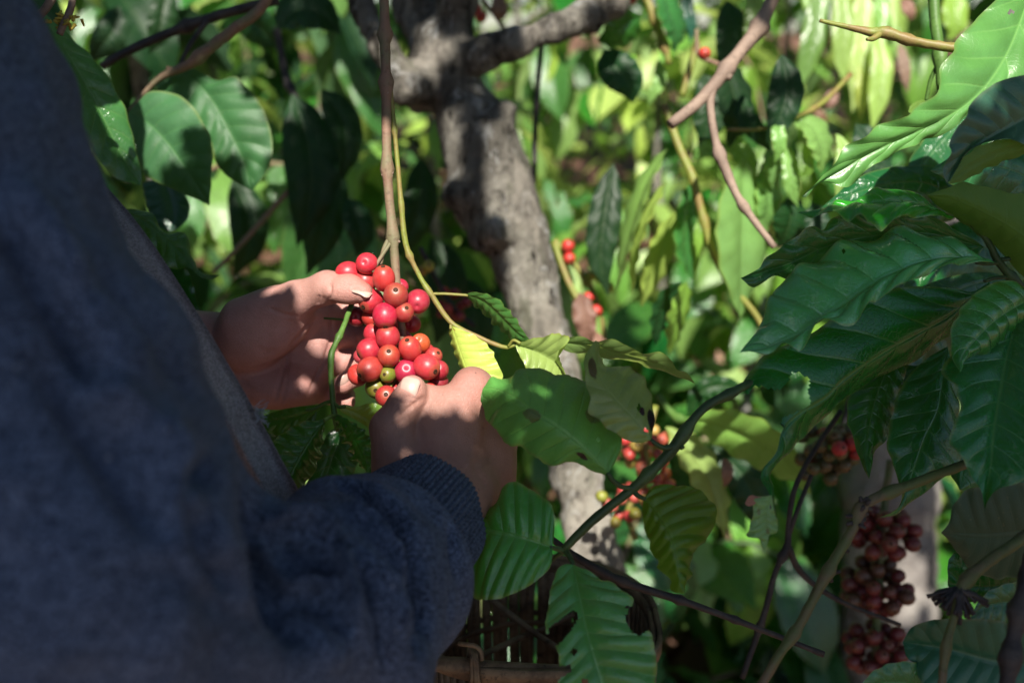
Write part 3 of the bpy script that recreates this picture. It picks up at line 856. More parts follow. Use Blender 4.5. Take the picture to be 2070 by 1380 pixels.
def bush(x, y, height, nbr, seed, label, mats, reach=.75, size=.20, lean=(0, 0), zmin=.25, pairs=8, dmin=1.15, avoid=None):
    rnd = random.Random(seed)
    base = Vector((x, y, ground_z(y)))
    root = empty('coffee_bush', base, label, 'coffee bush', 'coffee bushes in the background')
    top = base + Vector((lean[0], lean[1], height))
    mb = MB()
    ph = rnd.uniform(0, 6)
    spine = [base - Vector((0, 0, .03))] + [base.lerp(top, t) + Vector((.03 * math.sin(4 * t + ph), .03 * math.cos(5 * t), 0)) for t in (.25, .5, .75, 1)]
    add_tube(mb, spine, [.024, .020, .016, .011, .005], seg=9, rough=.06)
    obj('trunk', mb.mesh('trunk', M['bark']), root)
    for b in range(nbr):
        t = zmin / height + (1 - zmin / height) * (b + rnd.random()) / nbr
        a = b * 2.4 + rnd.uniform(-.4, .4)
        ln = reach * (1.1 - .65 * t) * rnd.uniform(.75, 1.2)
        o0 = base.lerp(top, t)
        out = Vector((math.cos(a), math.sin(a), 0))
        pts = [o0, o0 + out * ln * .35 + Vector((0, 0, .07)), o0 + out * ln * .7 + Vector((0, 0, .03)), o0 + out * ln - Vector((0, 0, .14 + .2 * rnd.random()))]
        C = spline([tuple(p) for p in pts], pairs + 2)
        spots = []
        for i in range(1, pairs + 2):
            p = Vector(C[i]); tan = (Vector(C[i]) - Vector(C[i - 1])).normalized()
            for sd in (-1, 1):
                q = to_px([tuple(p)])[0]
                if not in_view(p, dmin=dmin) or rnd.random() < .10: continue
                if avoid and avoid(q[0], q[1], q[2]): continue
                side = tan.cross(Vector((0, 0, 1))).normalized() * sd
                dv = side * rnd.uniform(.6, 1.0) + tan * rnd.uniform(.2, .7) - Vector((0, 0, rnd.uniform(-.1, 1.0)))
                spots.append((p, dv))
        if not spots: continue
        bm_ = MB(); add_tube(bm_, pts, [.0055, .0048, .004, .002], n=10, seg=6)
        br_ = obj('branch', bm_.mesh('branch', M[rnd.choice(('stem_brown', 'stem_mixed', 'stem_dark_green'))]), root)
        for p, dv in spots:
            put_leaf(br_, p, dv, size * rnd.uniform(.65, 1.2), rnd.choice(mats), rnd)
    return root

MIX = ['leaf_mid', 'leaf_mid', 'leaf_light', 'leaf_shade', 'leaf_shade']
def clear_trunk(x, y, d): return d < 1.35 and 690 < x < 1290 and y < 1250 and abs(x - (900 + (y - 150) * .33)) < 150
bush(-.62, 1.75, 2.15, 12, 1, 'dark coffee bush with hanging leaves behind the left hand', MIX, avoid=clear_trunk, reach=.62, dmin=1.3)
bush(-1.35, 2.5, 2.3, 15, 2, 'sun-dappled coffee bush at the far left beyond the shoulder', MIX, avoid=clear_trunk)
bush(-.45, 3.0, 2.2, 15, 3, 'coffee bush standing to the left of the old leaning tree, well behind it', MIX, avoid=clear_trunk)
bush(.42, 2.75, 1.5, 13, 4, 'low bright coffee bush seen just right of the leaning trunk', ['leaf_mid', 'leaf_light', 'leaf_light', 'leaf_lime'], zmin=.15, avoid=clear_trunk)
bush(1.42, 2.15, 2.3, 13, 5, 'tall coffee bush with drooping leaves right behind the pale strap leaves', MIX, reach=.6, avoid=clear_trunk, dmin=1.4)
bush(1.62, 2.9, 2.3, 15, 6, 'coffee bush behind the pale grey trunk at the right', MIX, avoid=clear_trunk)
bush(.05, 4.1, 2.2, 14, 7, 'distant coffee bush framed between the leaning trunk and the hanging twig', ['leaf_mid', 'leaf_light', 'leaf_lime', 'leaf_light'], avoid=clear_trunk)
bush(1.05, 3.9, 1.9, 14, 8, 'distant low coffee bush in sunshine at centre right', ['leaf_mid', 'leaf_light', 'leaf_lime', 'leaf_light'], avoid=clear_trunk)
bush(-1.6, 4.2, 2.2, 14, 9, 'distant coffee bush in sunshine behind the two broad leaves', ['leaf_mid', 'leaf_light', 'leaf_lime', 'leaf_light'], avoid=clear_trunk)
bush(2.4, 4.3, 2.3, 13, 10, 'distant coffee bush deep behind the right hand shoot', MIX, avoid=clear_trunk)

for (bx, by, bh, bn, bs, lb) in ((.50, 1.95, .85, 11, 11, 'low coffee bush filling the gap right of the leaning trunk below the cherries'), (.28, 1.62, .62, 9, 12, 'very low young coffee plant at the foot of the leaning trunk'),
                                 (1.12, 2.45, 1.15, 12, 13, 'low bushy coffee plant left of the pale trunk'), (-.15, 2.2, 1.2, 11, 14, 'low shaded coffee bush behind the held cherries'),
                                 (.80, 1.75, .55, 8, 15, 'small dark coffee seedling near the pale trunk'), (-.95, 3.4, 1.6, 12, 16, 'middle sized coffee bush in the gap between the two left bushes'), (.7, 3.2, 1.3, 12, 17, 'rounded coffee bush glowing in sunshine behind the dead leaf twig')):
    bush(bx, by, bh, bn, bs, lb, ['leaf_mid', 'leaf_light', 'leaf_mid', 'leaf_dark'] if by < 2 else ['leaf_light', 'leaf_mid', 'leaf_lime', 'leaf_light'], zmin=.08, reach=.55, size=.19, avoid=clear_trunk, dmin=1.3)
# unseen coffee rows added to either side to shut out sky light
for sd_, nm in ((-1, 'coffee_row_blocker'), (1, 'coffee_row_blocker')):
    g = np.random.default_rng(40 + sd_)
    yy = g.uniform(.9, 11, 5200); off = 1.05 + .60 * yy + g.uniform(.25, 1.5, 5200)
    leaf_cloud(nm, np.stack([sd_ * off, yy, g.uniform(.1, 3.6, 5200)], 1), .26, ['leaf_mid', 'leaf_shade', 'leaf_shade'], .5, label='unseen coffee foliage added to block sky light beyond the ' + ('left' if sd_ < 0 else 'right') + ' edge', seed=43 + sd_)
g = np.random.default_rng(21)
n = 20000
y = 4.6 + 5.5 * g.uniform(0, 1, n) ** .8
x = g.uniform(-.72, .72, n) * (y + .5)
z = np.array([ground_z(v) for v in y]) + 4.2 * g.uniform(0, 1, n) ** .9
cl = np.array([noise.noise(Vector((a * 1.5, b * 1.5, c * 1.7))) for a, b, c in zip(x, y, z)])
keep_ = cl > -.12
leaf_cloud('far_foliage', np.stack([x, y, z], 1)[keep_], .17, ['leaf_mid', 'leaf_light', 'leaf_dark', 'leaf_light', 'leaf_lime'], .5, label='mass of distant coffee foliage closing the view', seed=22)

# ------------------------------------------------------------------ the person
def rc(v): return tuple(v)
SHOULDER_R = P(-160, 150, .46)
SHOULDER_L = SHOULDER_R + Vector((-.29, .25, .0))
NECK = (SHOULDER_R + SHOULDER_L) / 2 + Vector((0, 0, .055))
FACING = Vector((.62, .78, 0)).normalized()
SIDE = Vector((FACING.y, -FACING.x, 0))
HIP = (SHOULDER_R + SHOULDER_L) / 2 + Vector((0, 0, -.50))
person = empty('person', (HIP.x, HIP.y, 0), 'person in a dark navy fleece hoodie holding red coffee cherries with both hands', 'person')

# ---- left hand, palm towards the viewer
lh = Field(P(330, 930, .72) - Vector((.03, .07, .03)), P(860, 480, .80) + Vector((.02, .05, .05)), 0.0013)
def lp(x, y, d): return P(x, y, d)
lh.cone(lp(330, 690, .770), lp(450, 690, .768), .026, .0225, .01)
lh.cone(lp(330, 775, .770), lp(470, 770, .768), .024, .020, .02)
for (a, b, ra, rb) in (((455, 695, .768), (655, 632, .770), .0145, .0120), ((455, 722, .770), (660, 682, .772), .0150, .0115),
                       ((465, 752, .770), (650, 737, .772), .0145, .0110), ((480, 775, .768), (630, 787, .770), .0145, .0108)):
    lh.cone(lp(*a), lp(*b), ra, rb, .012)
lh.ell(lp(560, 787, .758), (.030, .0150, .016), (lp(640, 792, .76) - lp(500, 780, .758), UP, FWD), .012)           # heel of the hand
thA = (lp(610, 606, .744) - lp(470, 715, .752)).normalized()
lh.ell(lp(535, 662, .746), (.040, .0255, .0200), (thA, thA.cross(FWD), FWD), .010)                                   # ball of the thumb
lh.chain([lp(500, 655, .750), lp(598, 606, .736), lp(662, 581, .724), lp(706, 583, .716), lp(733, 592, .711)], [.0215, .0132, .0113, .0093, .0073], .006)
lh.ell(lp(706, 590, .715), (.014, .0080, .0085), (lp(733, 592, .711) - lp(662, 581, .724), UP, FWD), .004)
lh.cone(lp(590, 640, .757), lp(650, 628, .768), .0125, .0090, .012)
FING_L = [[(650, 630, .772), (735, 628, .784), (785, 635, .775), (815, 655, .757)],
          [(652, 681, .773), (722, 680, .783), (775, 681, .774), (806, 676, .759)],
          [(640, 738, .773), (712, 732, .779), (722, 757, .762), (693, 776, .748)],
          [(622, 790, .772), (668, 795, .781), (697, 800, .772), (702, 812, .760)]]
RAD_L = [[.0108, .0090, .0080, .0068], [.0110, .0093, .0084, .0070], [.0105, .0090, .0084, .0074], [.0098, .0082, .0074, .0062]]
keep = lh.A.copy()
for f, r in zip(FING_L, RAD_L):
    tmp = lh.A; lh.A = np.full_like(tmp, .5)
    lh.chain([lp(*q) for q in f], r, .0035)
    d = lh.A; lh.A = tmp
    k = .0030
    h = np.maximum(k - np.abs(lh.A - d), 0) / k
    lh.A = np.minimum(lh.A, d) - h * h * k * .25
V1, F1 = lh.mesh()
N1 = vnormals(V1, F1)
for line, w, dp in (
        ([(552, 818), (566, 770), (590, 700), (622, 660), (652, 640)], 4.0, .0022),        # life line round the thumb ball
        ([(640, 650), (612, 690), (590, 715), (548, 735)], 3.2, .0016),
        ([(667, 600), (667, 640), (668, 690), (655, 730), (640, 758), (622, 800)], 3.2, .0020),
        ([(567, 822), (578, 780), (585, 720)], 3.0, .0014),
        ([(538, 620), (575, 636), (605, 640)], 3.0, .0012),
        ([(668, 571), (668, 592), (665, 608)], 3.0, .0017), ([(645, 595), (643, 616)], 2.8, .0011), ([(655, 598), (653, 614)], 2.2, .0006),
        ([(722, 655), (717, 680), (722, 702)], 3.2, .0020),
        ([(470, 745), (480, 765), (505, 775)], 3.0, .0006), ([(455, 770), (475, 790), (492, 800)], 3.0, .0006),
        ([(515, 700), (535, 712), (560, 708)], 6.0, .0006), ([(505, 760), (540, 752), (566, 742)], 5.0, .0005),
        ([(600, 735), (606, 770), (600, 805)], 3.0, .0006), ([(706, 640), (700, 655)], 3.0, .0005),
        ([(700, 573), (713, 580), (716, 592)], 2.0, .0004)):
    V1 = crease(V1, N1, line, w, dp)
px1 = to_px(V1)
N1 = vnormals(V1, F1)
pn = -(N1 @ FWDN)
palm1 = np.clip(pn * 1.6 + .35, 0, 1)
thumbish = np.clip((px1[:, 0] - 560) / 60, 0, 1) * np.clip((625 - px1[:, 1]) / 20, 0, 1)
palm1 = palm1 * (1 - .55 * thumbish)
flush1 = np.clip((px1[:, 0] - 640) / 70, 0, 1) * .6 + np.exp(-((px1[:, 0] - 590) ** 2 + (px1[:, 1] - 770) ** 2) / 70 ** 2) * .5

# ---- right hand, back of the hand towards the viewer
rh = Field(P(560, 1240, .60) - Vector((.02, .10, .02)), P(1100, 720, .70) + Vector((.03, .09, .05)), 0.0013)
rh.cone(P(760, 1110, .585), P(880, 985, .650), .0290, .0250, .01)
rh.cone(P(790, 1140, .585), P(925, 1000, .655), .0280, .0240, .02)
for (a, b, ra, rb) in (((850, 965, .656), (952, 783, .676), .0165, .0132), ((880, 975, .658), (985, 815, .690), .0160, .0130),
                       ((915, 985, .662), (1003, 860, .700), .0155, .0125), ((950, 990, .666), (1010, 905, .708), .0155, .0120)):
    rh.cone(P(*a), P(*b), ra, rb, .016)
rh.ell(P(985, 955, .690), (.034, .0195, .020), (P(1010, 905, .70) - P(950, 1010, .67), RIGHT, FWD), .014)
rh.ell(P(885, 908, .670), (.032, .030, .0150), (P(955, 800, .676) - P(850, 960, .656), RIGHT, FWD), .016)
rh.chain([P(812, 945, .652), P(791, 866, .652), P(817, 820, .656), P(830, 797, .658), P(834, 783, .660)], [.0205, .0136, .0108, .0096, .0082], .004)
rh.cone(P(955, 781, .680), P(892, 833, .690), .0116, .0090, .005)
FING_R = [[(955, 782, .680), (905, 842, .730), (870, 856, .750), (846, 846, .748)], [(985, 815, .692), (940, 868, .750), (900, 872, .760), (870, 850, .745)],
          [(1003, 860, .702), (960, 905, .762), (920, 905, .770), (890, 885, .755)], [(1010, 905, .710), (975, 940, .764), (940, 938, .770), (910, 915, .758)]]
for f, r in zip(FING_R, [[.0118, .0098, .0086, .0070], [.0118, .0100, .0088, .0072], [.0112, .0094, .0084, .0070], [.0104, .0084, .0074, .0062]]):
    tmp = rh.A; rh.A = np.full_like(tmp, .5)
    rh.chain([P(*q) for q in f], r, .0035)
    d = rh.A; rh.A = tmp
    k = .0040
    h = np.maximum(k - np.abs(rh.A - d), 0) / k
    rh.A = np.minimum(rh.A, d) - h * h * k * .25
V2, F2 = rh.mesh()
N2 = vnormals(V2, F2)
for line, w, dp in (([(806, 806), (824, 801), (852, 808)], 2.6, .0009), ([(800, 814), (820, 810), (850, 818)], 2.6, .0009), ([(796, 822), (815, 822), (838, 826)], 2.8, .0004),
                    ([(848, 762), (845, 778), (838, 786)], 2.2, .0005), ([(805, 840), (830, 822), (862, 800)], 4.0, .0012),
                    ([(800, 848), (806, 862), (806, 885)], 12, .0014),
                    ([(925, 775), (950, 770), (975, 778)], 3.0, .0004), ([(915, 785), (940, 782), (965, 792)], 3.0, .0003),
                    ([(935, 960), (952, 920), (968, 868), (970, 830)], 13, -.0012), ([(880, 930), (905, 880), (928, 830)], 15, -.0006),
                    ([(985, 985), (962, 950), (960, 925)], 7, .0009), ([(1000, 935), (985, 890), (985, 850)], 12, .0012)):
    V2 = crease(V2, N2, line, w, dp)
px2 = to_px(V2)
flush2 = np.exp(-((px2[:, 0] - 950) ** 2 + (px2[:, 1] - 785) ** 2) / 45 ** 2) * .8 + np.exp(-((px2[:, 0] - 830) ** 2 + (px2[:, 1] - 780) ** 2) / 40 ** 2) * .5
palm2 = np.clip((795 - px2[:, 1]) / 20, 0, 1) * np.clip((870 - px2[:, 0]) / 20, 0, 1) * .5

# ---- the rest of the body: arms inside the sleeves, chest, neck and head
ELBOW_R = P(160, 1260, .415)
WRIST_L, ELBOW_L = P(400, 735, .770), Vector((-.455, .845, 1.035))
lo = Vector((-.95, .20, .55)); hi = Vector((.05, 1.15, CAM_Z + .52))
bd = Field(lo, hi, 0.0055)
bd.chain([SHOULDER_R + Vector((-.07, .05, 0)), ELBOW_R, P(560, 1255, .50), P(700, 1160, .565), P(790, 1110, .597)], [.040, .034, .032, .030, .026], .005)
bd.chain([SHOULDER_L, ELBOW_L, WRIST_L], [.052, .040, .026], .02)
mid_ = (SHOULDER_R + SHOULDER_L) / 2
bd.ell(mid_ + Vector((0, 0, -.20)), (.175, .105, .27), (SIDE, FACING, (0, 0, 1)), .05)
bd.ell(HIP + Vector((0, 0, -.03)), (.165, .11, .17), (SIDE, FACING, (0, 0, 1)), .06)
HEAD = NECK + Vector((0, 0, .165)) + FACING * .035
bd.chain([NECK + Vector((0, 0, -.05)), NECK + Vector((0, 0, .09)) + FACING * .015], [.060, .054], .03)
LOOK = (P(790, 700, .7) - HEAD); LOOK = (LOOK.normalized() + FACING * 1.4).normalized()
HUP = (Vector((0, 0, 1)) - LOOK * LOOK.z).normalized(); HS = LOOK.cross(HUP)
def hp(s, f, u): return HEAD + HS * s + LOOK * f + HUP * u
bd.ell(hp(0, -.015, .025), (.074, .094, .100), (HS, LOOK, HUP), .01)
bd.ell(hp(0, .025, -.045), (.056, .062, .066), (HS, LOOK, HUP), .03)
bd.ell(hp(0, .068, -.092), (.022, .018, .016), (HS, LOOK, HUP), .02)
bd.cone(hp(0, .082, .022), hp(0, .104, -.018), .008, .013, .012)
for s in (-1, 1):
    bd.ell(hp(s * .079, -.005, -.005), (.011, .024, .034), (HS, LOOK, HUP), .008)
    bd.ell(hp(s * .034, .082, .018), (.016, .010, .010), (HS, LOOK, HUP), .008, sub=True)
    bd.ell(hp(s * .040, .070, -.025), (.022, .016, .018), (HS, LOOK, HUP), .015)
bd.ell(hp(0, .086, -.058), (.026, .010, .006), (HS, LOOK, HUP), .008)
bd.ell(hp(0, .084, -.068), (.022, .010, .006), (HS, LOOK, HUP), .008)
V3, F3 = bd.mesh()
Vb = np.vstack([V1, V2, V3]); Fb = np.vstack([F1, F2 + len(V1), F3 + len(V1) + len(V2)])
me = mesh_np('body', Vb, Fb, M['skin'])
add_attr(me, 'palm', np.concatenate([palm1, palm2, np.zeros(len(V3))]))
add_attr(me, 'flush', np.concatenate([flush1, flush2, np.full(len(V3), .25)]))
body = obj('body', me, person)
for s in (-1, 1):
    mb = MB()
    a = np.linspace(0, math.pi, 9); b = np.linspace(0, 2 * math.pi, 13)[:-1]
    VV = [hp(s * .034, .074, .018) + Vector((math.sin(x) * math.cos(y), math.sin(x) * math.sin(y), math.cos(x))) * .0115 for x in a for y in b]
    idx = np.arange(9 * 12).reshape(9, 12)
    mb.add([tuple(v) for v in VV], np.stack([idx[:-1], np.roll(idx, -1, 1)[:-1], np.roll(idx, -1, 1)[1:], idx[1:]], -1).reshape(-1, 4))
    obj('eye', mb.mesh('eye', M['eye']), person)
hr = Field(HEAD - Vector((.16, .16, .16)), HEAD + Vector((.16, .16, .16)), .004)
hr.ell(hp(0, -.020, .032), (.082, .098, .102), (HS, LOOK, HUP), .01)
hr.ell(hp(0, .075, -.035), (.090, .075, .085), (HS, LOOK, HUP), .02, sub=True)
hr.ell(hp(0, -.02, -.120), (.10, .12, .065), (HS, LOOK, HUP), .02, sub=True)
Vh, Fh = hr.mesh()
Nh = vnormals(Vh, Fh)
Vh = Vh + Nh * np.array([noise.noise(Vector(v) * 90) * .003 for v in Vh])[:, None]
obj('hair', mesh_np('hair', Vh, Fh, M['hair']), person)

# ---- finger nails
def nail(c, along, normal, w, l, bend=.35):
    along = along.normalized(); normal = (normal - along * normal.dot(along)).normalized(); side = along.cross(normal)
    nu, nv = 11, 11
    V, top = [], []
    for off in (0, -.0007):
        for i in range(nu):
            for j in range(nv):
                u, v = i / (nu - 1) * 2 - 1, j / (nv - 1) * 2 - 1
                ww = w * (1 - .10 * max(0, -u) ** 2) * math.sqrt(max(0, 1 - max(0, abs(u) - .55) ** 2 / .45 ** 2 * .62))
                x = v * ww / 2
                z = -bend * 2.4 * x * x / w - .0016 * u * u * (1.3 if u > 0 else 1.0) + off
                V.append(c + along * (u * l / 2) + side * x + normal * z)
    idx = np.arange(nu * nv).reshape(nu, nv)
    q = np.stack([idx[:-1, :-1], idx[1:, :-1], idx[1:, 1:], idx[:-1, 1:]], -1).reshape(-1, 4)
    q2 = q[:, ::-1] + nu * nv
    rim = np.concatenate([idx[0, :-1], idx[:-1, -1], idx[-1, :0:-1], idx[:0:-1, 0]])
    rn = np.roll(rim, -1)
    q3 = np.stack([rim, rn, rn + nu * nv, rim + nu * nv], 1)
    return obj('fingernail', mesh_np('fingernail', [tuple(v) for v in V], np.vstack([q, q2, q3]), M['nail']), person)

def snap(px, py, V=Vb):
    """Nearest surface point of the body under a point of the photograph."""
    q = to_px(V); m = np.hypot(q[:, 0] - px, q[:, 1] - py) < 5
    i = np.where(m)[0]; i = i[np.argmin(q[i, 2])]
    return Vector(V[i]), q[i, 2]
c, d = snap(731, 577); nail(c - camdir(0, -.8, .3) * .0003 + FWD * .0018, P(752, 588, d - .001) - P(708, 572, d + .002), camdir(.15, -.90, .42), .0108, .0150)
c, d = snap(827, 776); nail(c + camdir(-.1, -.2, .95) * .0012, P(834, 752, d + .003) - P(822, 792, d - .001), camdir(-.15, -.25, .95), .0128, .0138, .28)
c, d = snap(702, 772); nail(c + camdir(.5, 0, .8) * .0003, P(697, 786, d) - P(712, 758, d), camdir(.75, .1, .6), .0085, .0105)

# ---- trousers and shoes (below the frame)
tr = Field(Vector((HIP.x - .35, HIP.y - .35, .03)), Vector((HIP.x + .35, HIP.y + .35, HIP.z + .12)), .011)
tr.ell(HIP + Vector((0, 0, -.03)), (.18, .125, .16), (SIDE, FACING, (0, 0, 1)), .05)
for s in (-1, 1):
    tr.chain([HIP + SIDE * s * .085 + Vector((0, 0, -.08)), HIP + SIDE * s * .10 + FACING * .03 - Vector((0, 0, HIP.z - .43)), HIP + SIDE * s * .11 - Vector((0, 0, HIP.z - .08))], [.092, .066, .052], .03)
Vt, Ft = tr.mesh()
obj('trousers', mesh_np('trousers', Vt, Ft, M['denim']), person)
for s in (-1, 1):
    sh = Field(Vector((HIP.x - .4, HIP.y - .4, -.01)), Vector((HIP.x + .4, HIP.y + .4, .15)), .009)
    b = HIP + SIDE * s * .11; b.z = .045
    sh.chain([b - FACING * .05, b + FACING * .08, b + FACING * .16 - Vector((0, 0, .01))], [.045, .045, .034], .02)
    Vs, Fs = sh.mesh(); Vs[:, 2] = np.maximum(Vs[:, 2], .002)
    obj('shoe', mesh_np('shoe', Vs, Fs, M['rubber']), person)

# ---- hoodie
ho = Field(Vector((-.95, .15, .70)), Vector((.06, 1.02, CAM_Z + .22)), 0.0034)
ho.chain([SHOULDER_R + Vector((-.065, .04, .0)), P(-225, 170, .450), P(-115, 420, .432), P(-105, 620, .420), P(5, 800, .412), P(80, 1000, .405), P(150, 1190, .405)],
         [.068, .0660, .0630, .0640, .0670, .0700, .0750], .03)
ho.chain([P(170, 1190, .405), P(505, 1285, .470), P(690, 1195, .540), P(800, 1108, .596)], [.0760, .0560, .0500, .0400], .02)
CUFF_C = P(858, 1046, .630)
FA = (P(905, 985, .668) - P(720, 1185, .545)).normalized()          # along the forearm, towards the hand
def fp(t, dx=0, dy=0): return P(858 + dx, 1046 + dy, .630) - FA * t
ho.torus(fp(.060, -8, 4), FA, .0390, .0165, .008)
ho.torus(fp(.066, -2, 22), FA, .0400, .0140, .008)
ho.torus(fp(.084, -8, -10), (FA + RIGHT * .25), .0445, .0150, .013)
ho.torus(fp(.120, -10, 10), (FA - UP * .2), .0480, .0140, .016)
ho.torus(fp(.152, 0, 0), (FA + UP * .15), .0500, .0150, .018)
ho.chain([SHOULDER_L + Vector((.02, -.02, .02)), (SHOULDER_L + ELBOW_L) / 2, ELBOW_L, (ELBOW_L * .5 + WRIST_L * .5)], [.075, .070, .066, .052], .03)
ho.ell(mid_ + Vector((0, 0, -.19)), (.205, .135, .30), (SIDE, FACING, (0, 0, 1)), .05)
ho.ell(HIP + Vector((0, 0, .0)), (.20, .145, .14), (SIDE, FACING, (0, 0, 1)), .06)
ho.torus(NECK + Vector((0, 0, .0)) - FACING * .02, (0, 0, 1), .080, .028, .03)
ho.ell(NECK - FACING * .10 + Vector((0, 0, -.03)), (.13, .065, .085), (SIDE, FACING, (0, 0, 1)), .04)
ho.ell(P(596, 1105, .425), (.040, .036, .030), (RIGHT, UP, FWD), .020, sub=True)
V4, F4 = ho.mesh()
N4 = vnormals(V4, F4)
def fbm(v, sc, amp):
    p = Vector((v[0] * sc, v[1] * sc, v[2] * sc))
    return amp * (noise.noise(p) + .5 * noise.noise(p * 2.1))
near = to_px(V4)
sel = (near[:, 2] < .72) & (near[:, 2] > .05) & (near[:, 0] > -500) & (near[:, 0] < 1200)
dsp = np.zeros(len(V4))
_fr = np.where(near[sel][:, 0] > 470, .60, 1.0) * np.clip(((np.array([CUFF_C.x, CUFF_C.y, CUFF_C.z]) - V4[sel]) @ np.array(FA) - .03) / .06, .25, 1)      # calmer next to the cuff
dsp[sel] = np.array([fbm(v, 14, .0062) + fbm(v, 40, .0026) for v in V4[sel]]) * _fr
V4 = V4 + N4 * dsp[:, None]
for line, w, dp in (
        ([(660, 962), (735, 985), (800, 1045), (838, 1130), (850, 1240), (852, 1330)], 13, .0160),     # deep valley behind the cuff roll
        ([(640, 1070), (720, 1105), (790, 1180), (830, 1290)], 14, -.0045),
        ([(650, 1078), (700, 1110), (745, 1170), (770, 1260), (775, 1350)], 9, .0070),
        ([(500, 1075), (540, 1150), (580, 1195), (640, 1185), (690, 1160)], 15, -.0095),
        ([(500, 1060), (570, 1040), (650, 1060), (690, 1120), (715, 1200), (720, 1290)], 13, -.0085),
        ([(905, 1030), (915, 1080), (918, 1150), (915, 1230), (900, 1310)], 9, .0030),
        ([(560, 1090), (610, 1130), (660, 1150), (690, 1140)], 14, .0060), ([(690, 1010), (750, 1050), (800, 1110), (815, 1180)], 9, -.0050), ([(590, 1210), (650, 1230), (710, 1280)], 12, .0050),
        ([(0, 350), (90, 480), (170, 610), (250, 700), (330, 790)], 42, -.0085),
        ([(0, 420), (80, 560), (160, 690), (230, 790)], 36, .0080),
        ([(150, 520), (250, 640), (350, 740), (420, 830)], 26, .0035),
        ([(180, 760), (280, 850), (360, 960), (400, 1060)], 40, -.0075),
        ([(60, 700), (160, 850), (260, 990), (350, 1100)], 38, .0075),
        ([(420, 900), (400, 1010), (430, 1120), (500, 1210)], 24, .0075),
        ([(330, 830), (390, 900), (420, 980)], 22, -.0038),
        ([(300, 1120), (420, 1210), (540, 1270), (660, 1290)], 26, .0035),
        ([(560, 1250), (640, 1290), (700, 1350)], 24, -.0030)):
    V4 = crease(V4, N4, line, w * .9, dp * 1.4, dr=(.2, .72))
hoodie = obj('hoodie', mesh_np('hoodie', V4, F4, M['fleece']), person)

# ---- ribbed cuff of the near sleeve
def cuff():
    u = (UP - FA * UP.dot(FA)).normalized(); v = FA.cross(u)
    nr = 76; seg = nr * 6
    prof = [(-.052, .0400), (-.040, .0412), (-.026, .0418), (-.012, .0416), (-.004, .0409), (.0012, .0400), (.0030, .0386), (.0012, .0372), (-.008, .0364), (-.030, .0360)]
    a = np.linspace(0, 2 * math.pi, seg, endpoint=False)
    rings = []
    for t, r in prof:
        rib = np.abs(np.sin(a * nr / 2)) ** .7 * .0017
        rr = r + rib + .0012 * np.sin(a * 3 + t * 40) + .0008 * np.sin(a * 7 + 1)
        C = np.array(CUFF_C + FA * t)
        rings.append(C + np.outer(rr * np.cos(a) * 1.02, u) + np.outer(rr * np.sin(a), v))
    V = np.vstack(rings); idx = np.arange(len(prof) * seg).reshape(len(prof), seg)
    F = np.stack([idx[:-1], np.roll(idx, -1, 1)[:-1], np.roll(idx, -1, 1)[1:], idx[1:]], -1).reshape(-1, 4)
    return obj('cuff', mesh_np('cuff', V, F, M['rib_knit']), person)
cuff()

# ------------------------------------------------------------------ coffee cherries
def lathe(prof, seg, mat, name):
    a = np.linspace(0, 2 * math.pi, seg, endpoint=False)
    V = np.vstack([np.stack([r * np.cos(a), r * np.sin(a), np.full(seg, z)], 1) for r, z in prof])
    idx = np.arange(len(prof) * seg).reshape(len(prof), seg)
    F = np.stack([idx[:-1], np.roll(idx, -1, 1)[:-1], np.roll(idx, -1, 1)[1:], idx[1:]], -1).reshape(-1, 4)
    return mesh_np(name, V, F, mat)
def cherry_profile(n, r=.0070, ln=.0074):
    out = []
    for t in np.linspace(-math.pi / 2, math.pi / 2, n):
        x, z = r * math.cos(t) ** .92 if math.cos(t) > 0 else 0, ln * math.sin(t)
        if z > 0: z -= .0003 * math.exp(-(x / .0020) ** 2)
        else: z += .0010 * math.exp(-(x / .0014) ** 2)
        out.append((max(x, 1e-5), z))
    return out
CHERRY_HI = lathe(cherry_profile(25), 28, M['cherry'], 'cherry')
CHERRY_LO = lathe(cherry_profile(11), 12, M['cherry'], 'cherry')
CALYX = lathe([(.0001, .00715), (.0005, .0071), (.0007, .0074), (.0010, .0075), (.0013, .00735), (.0015, .0069)], 12, M['calyx'], 'calyx')
RED, DARKRED, ORANGE, GREEN, CRIMSON, YELLOW = (.50, .028, .024), (.28, .012, .016), (.62, .10, .02), (.13, .15, .012), (.48, .018, .038), (.50, .34, .05)

def cherry(parent, pos, axis, size=1.0, sz=1.0, col=RED, hi=True, calyx=True):
    o = bpy.data.objects.new('cherry', CHERRY_HI if hi else CHERRY_LO)
    o.location = pos
    q = axis.to_track_quat('Z', 'Y')
    o.rotation_mode = 'QUATERNION'; o.rotation_quaternion = q
    o.scale = (size, size, size * sz)
    j = 1 + random.uniform(-.12, .12)
    o.color = (col[0] * j, col[1] * (2 - j), col[2], 1)
    link(o, parent)
    if calyx:
        c = bpy.data.objects.new('calyx', CALYX)
        COL.objects.link(c); c.parent = o
    return o

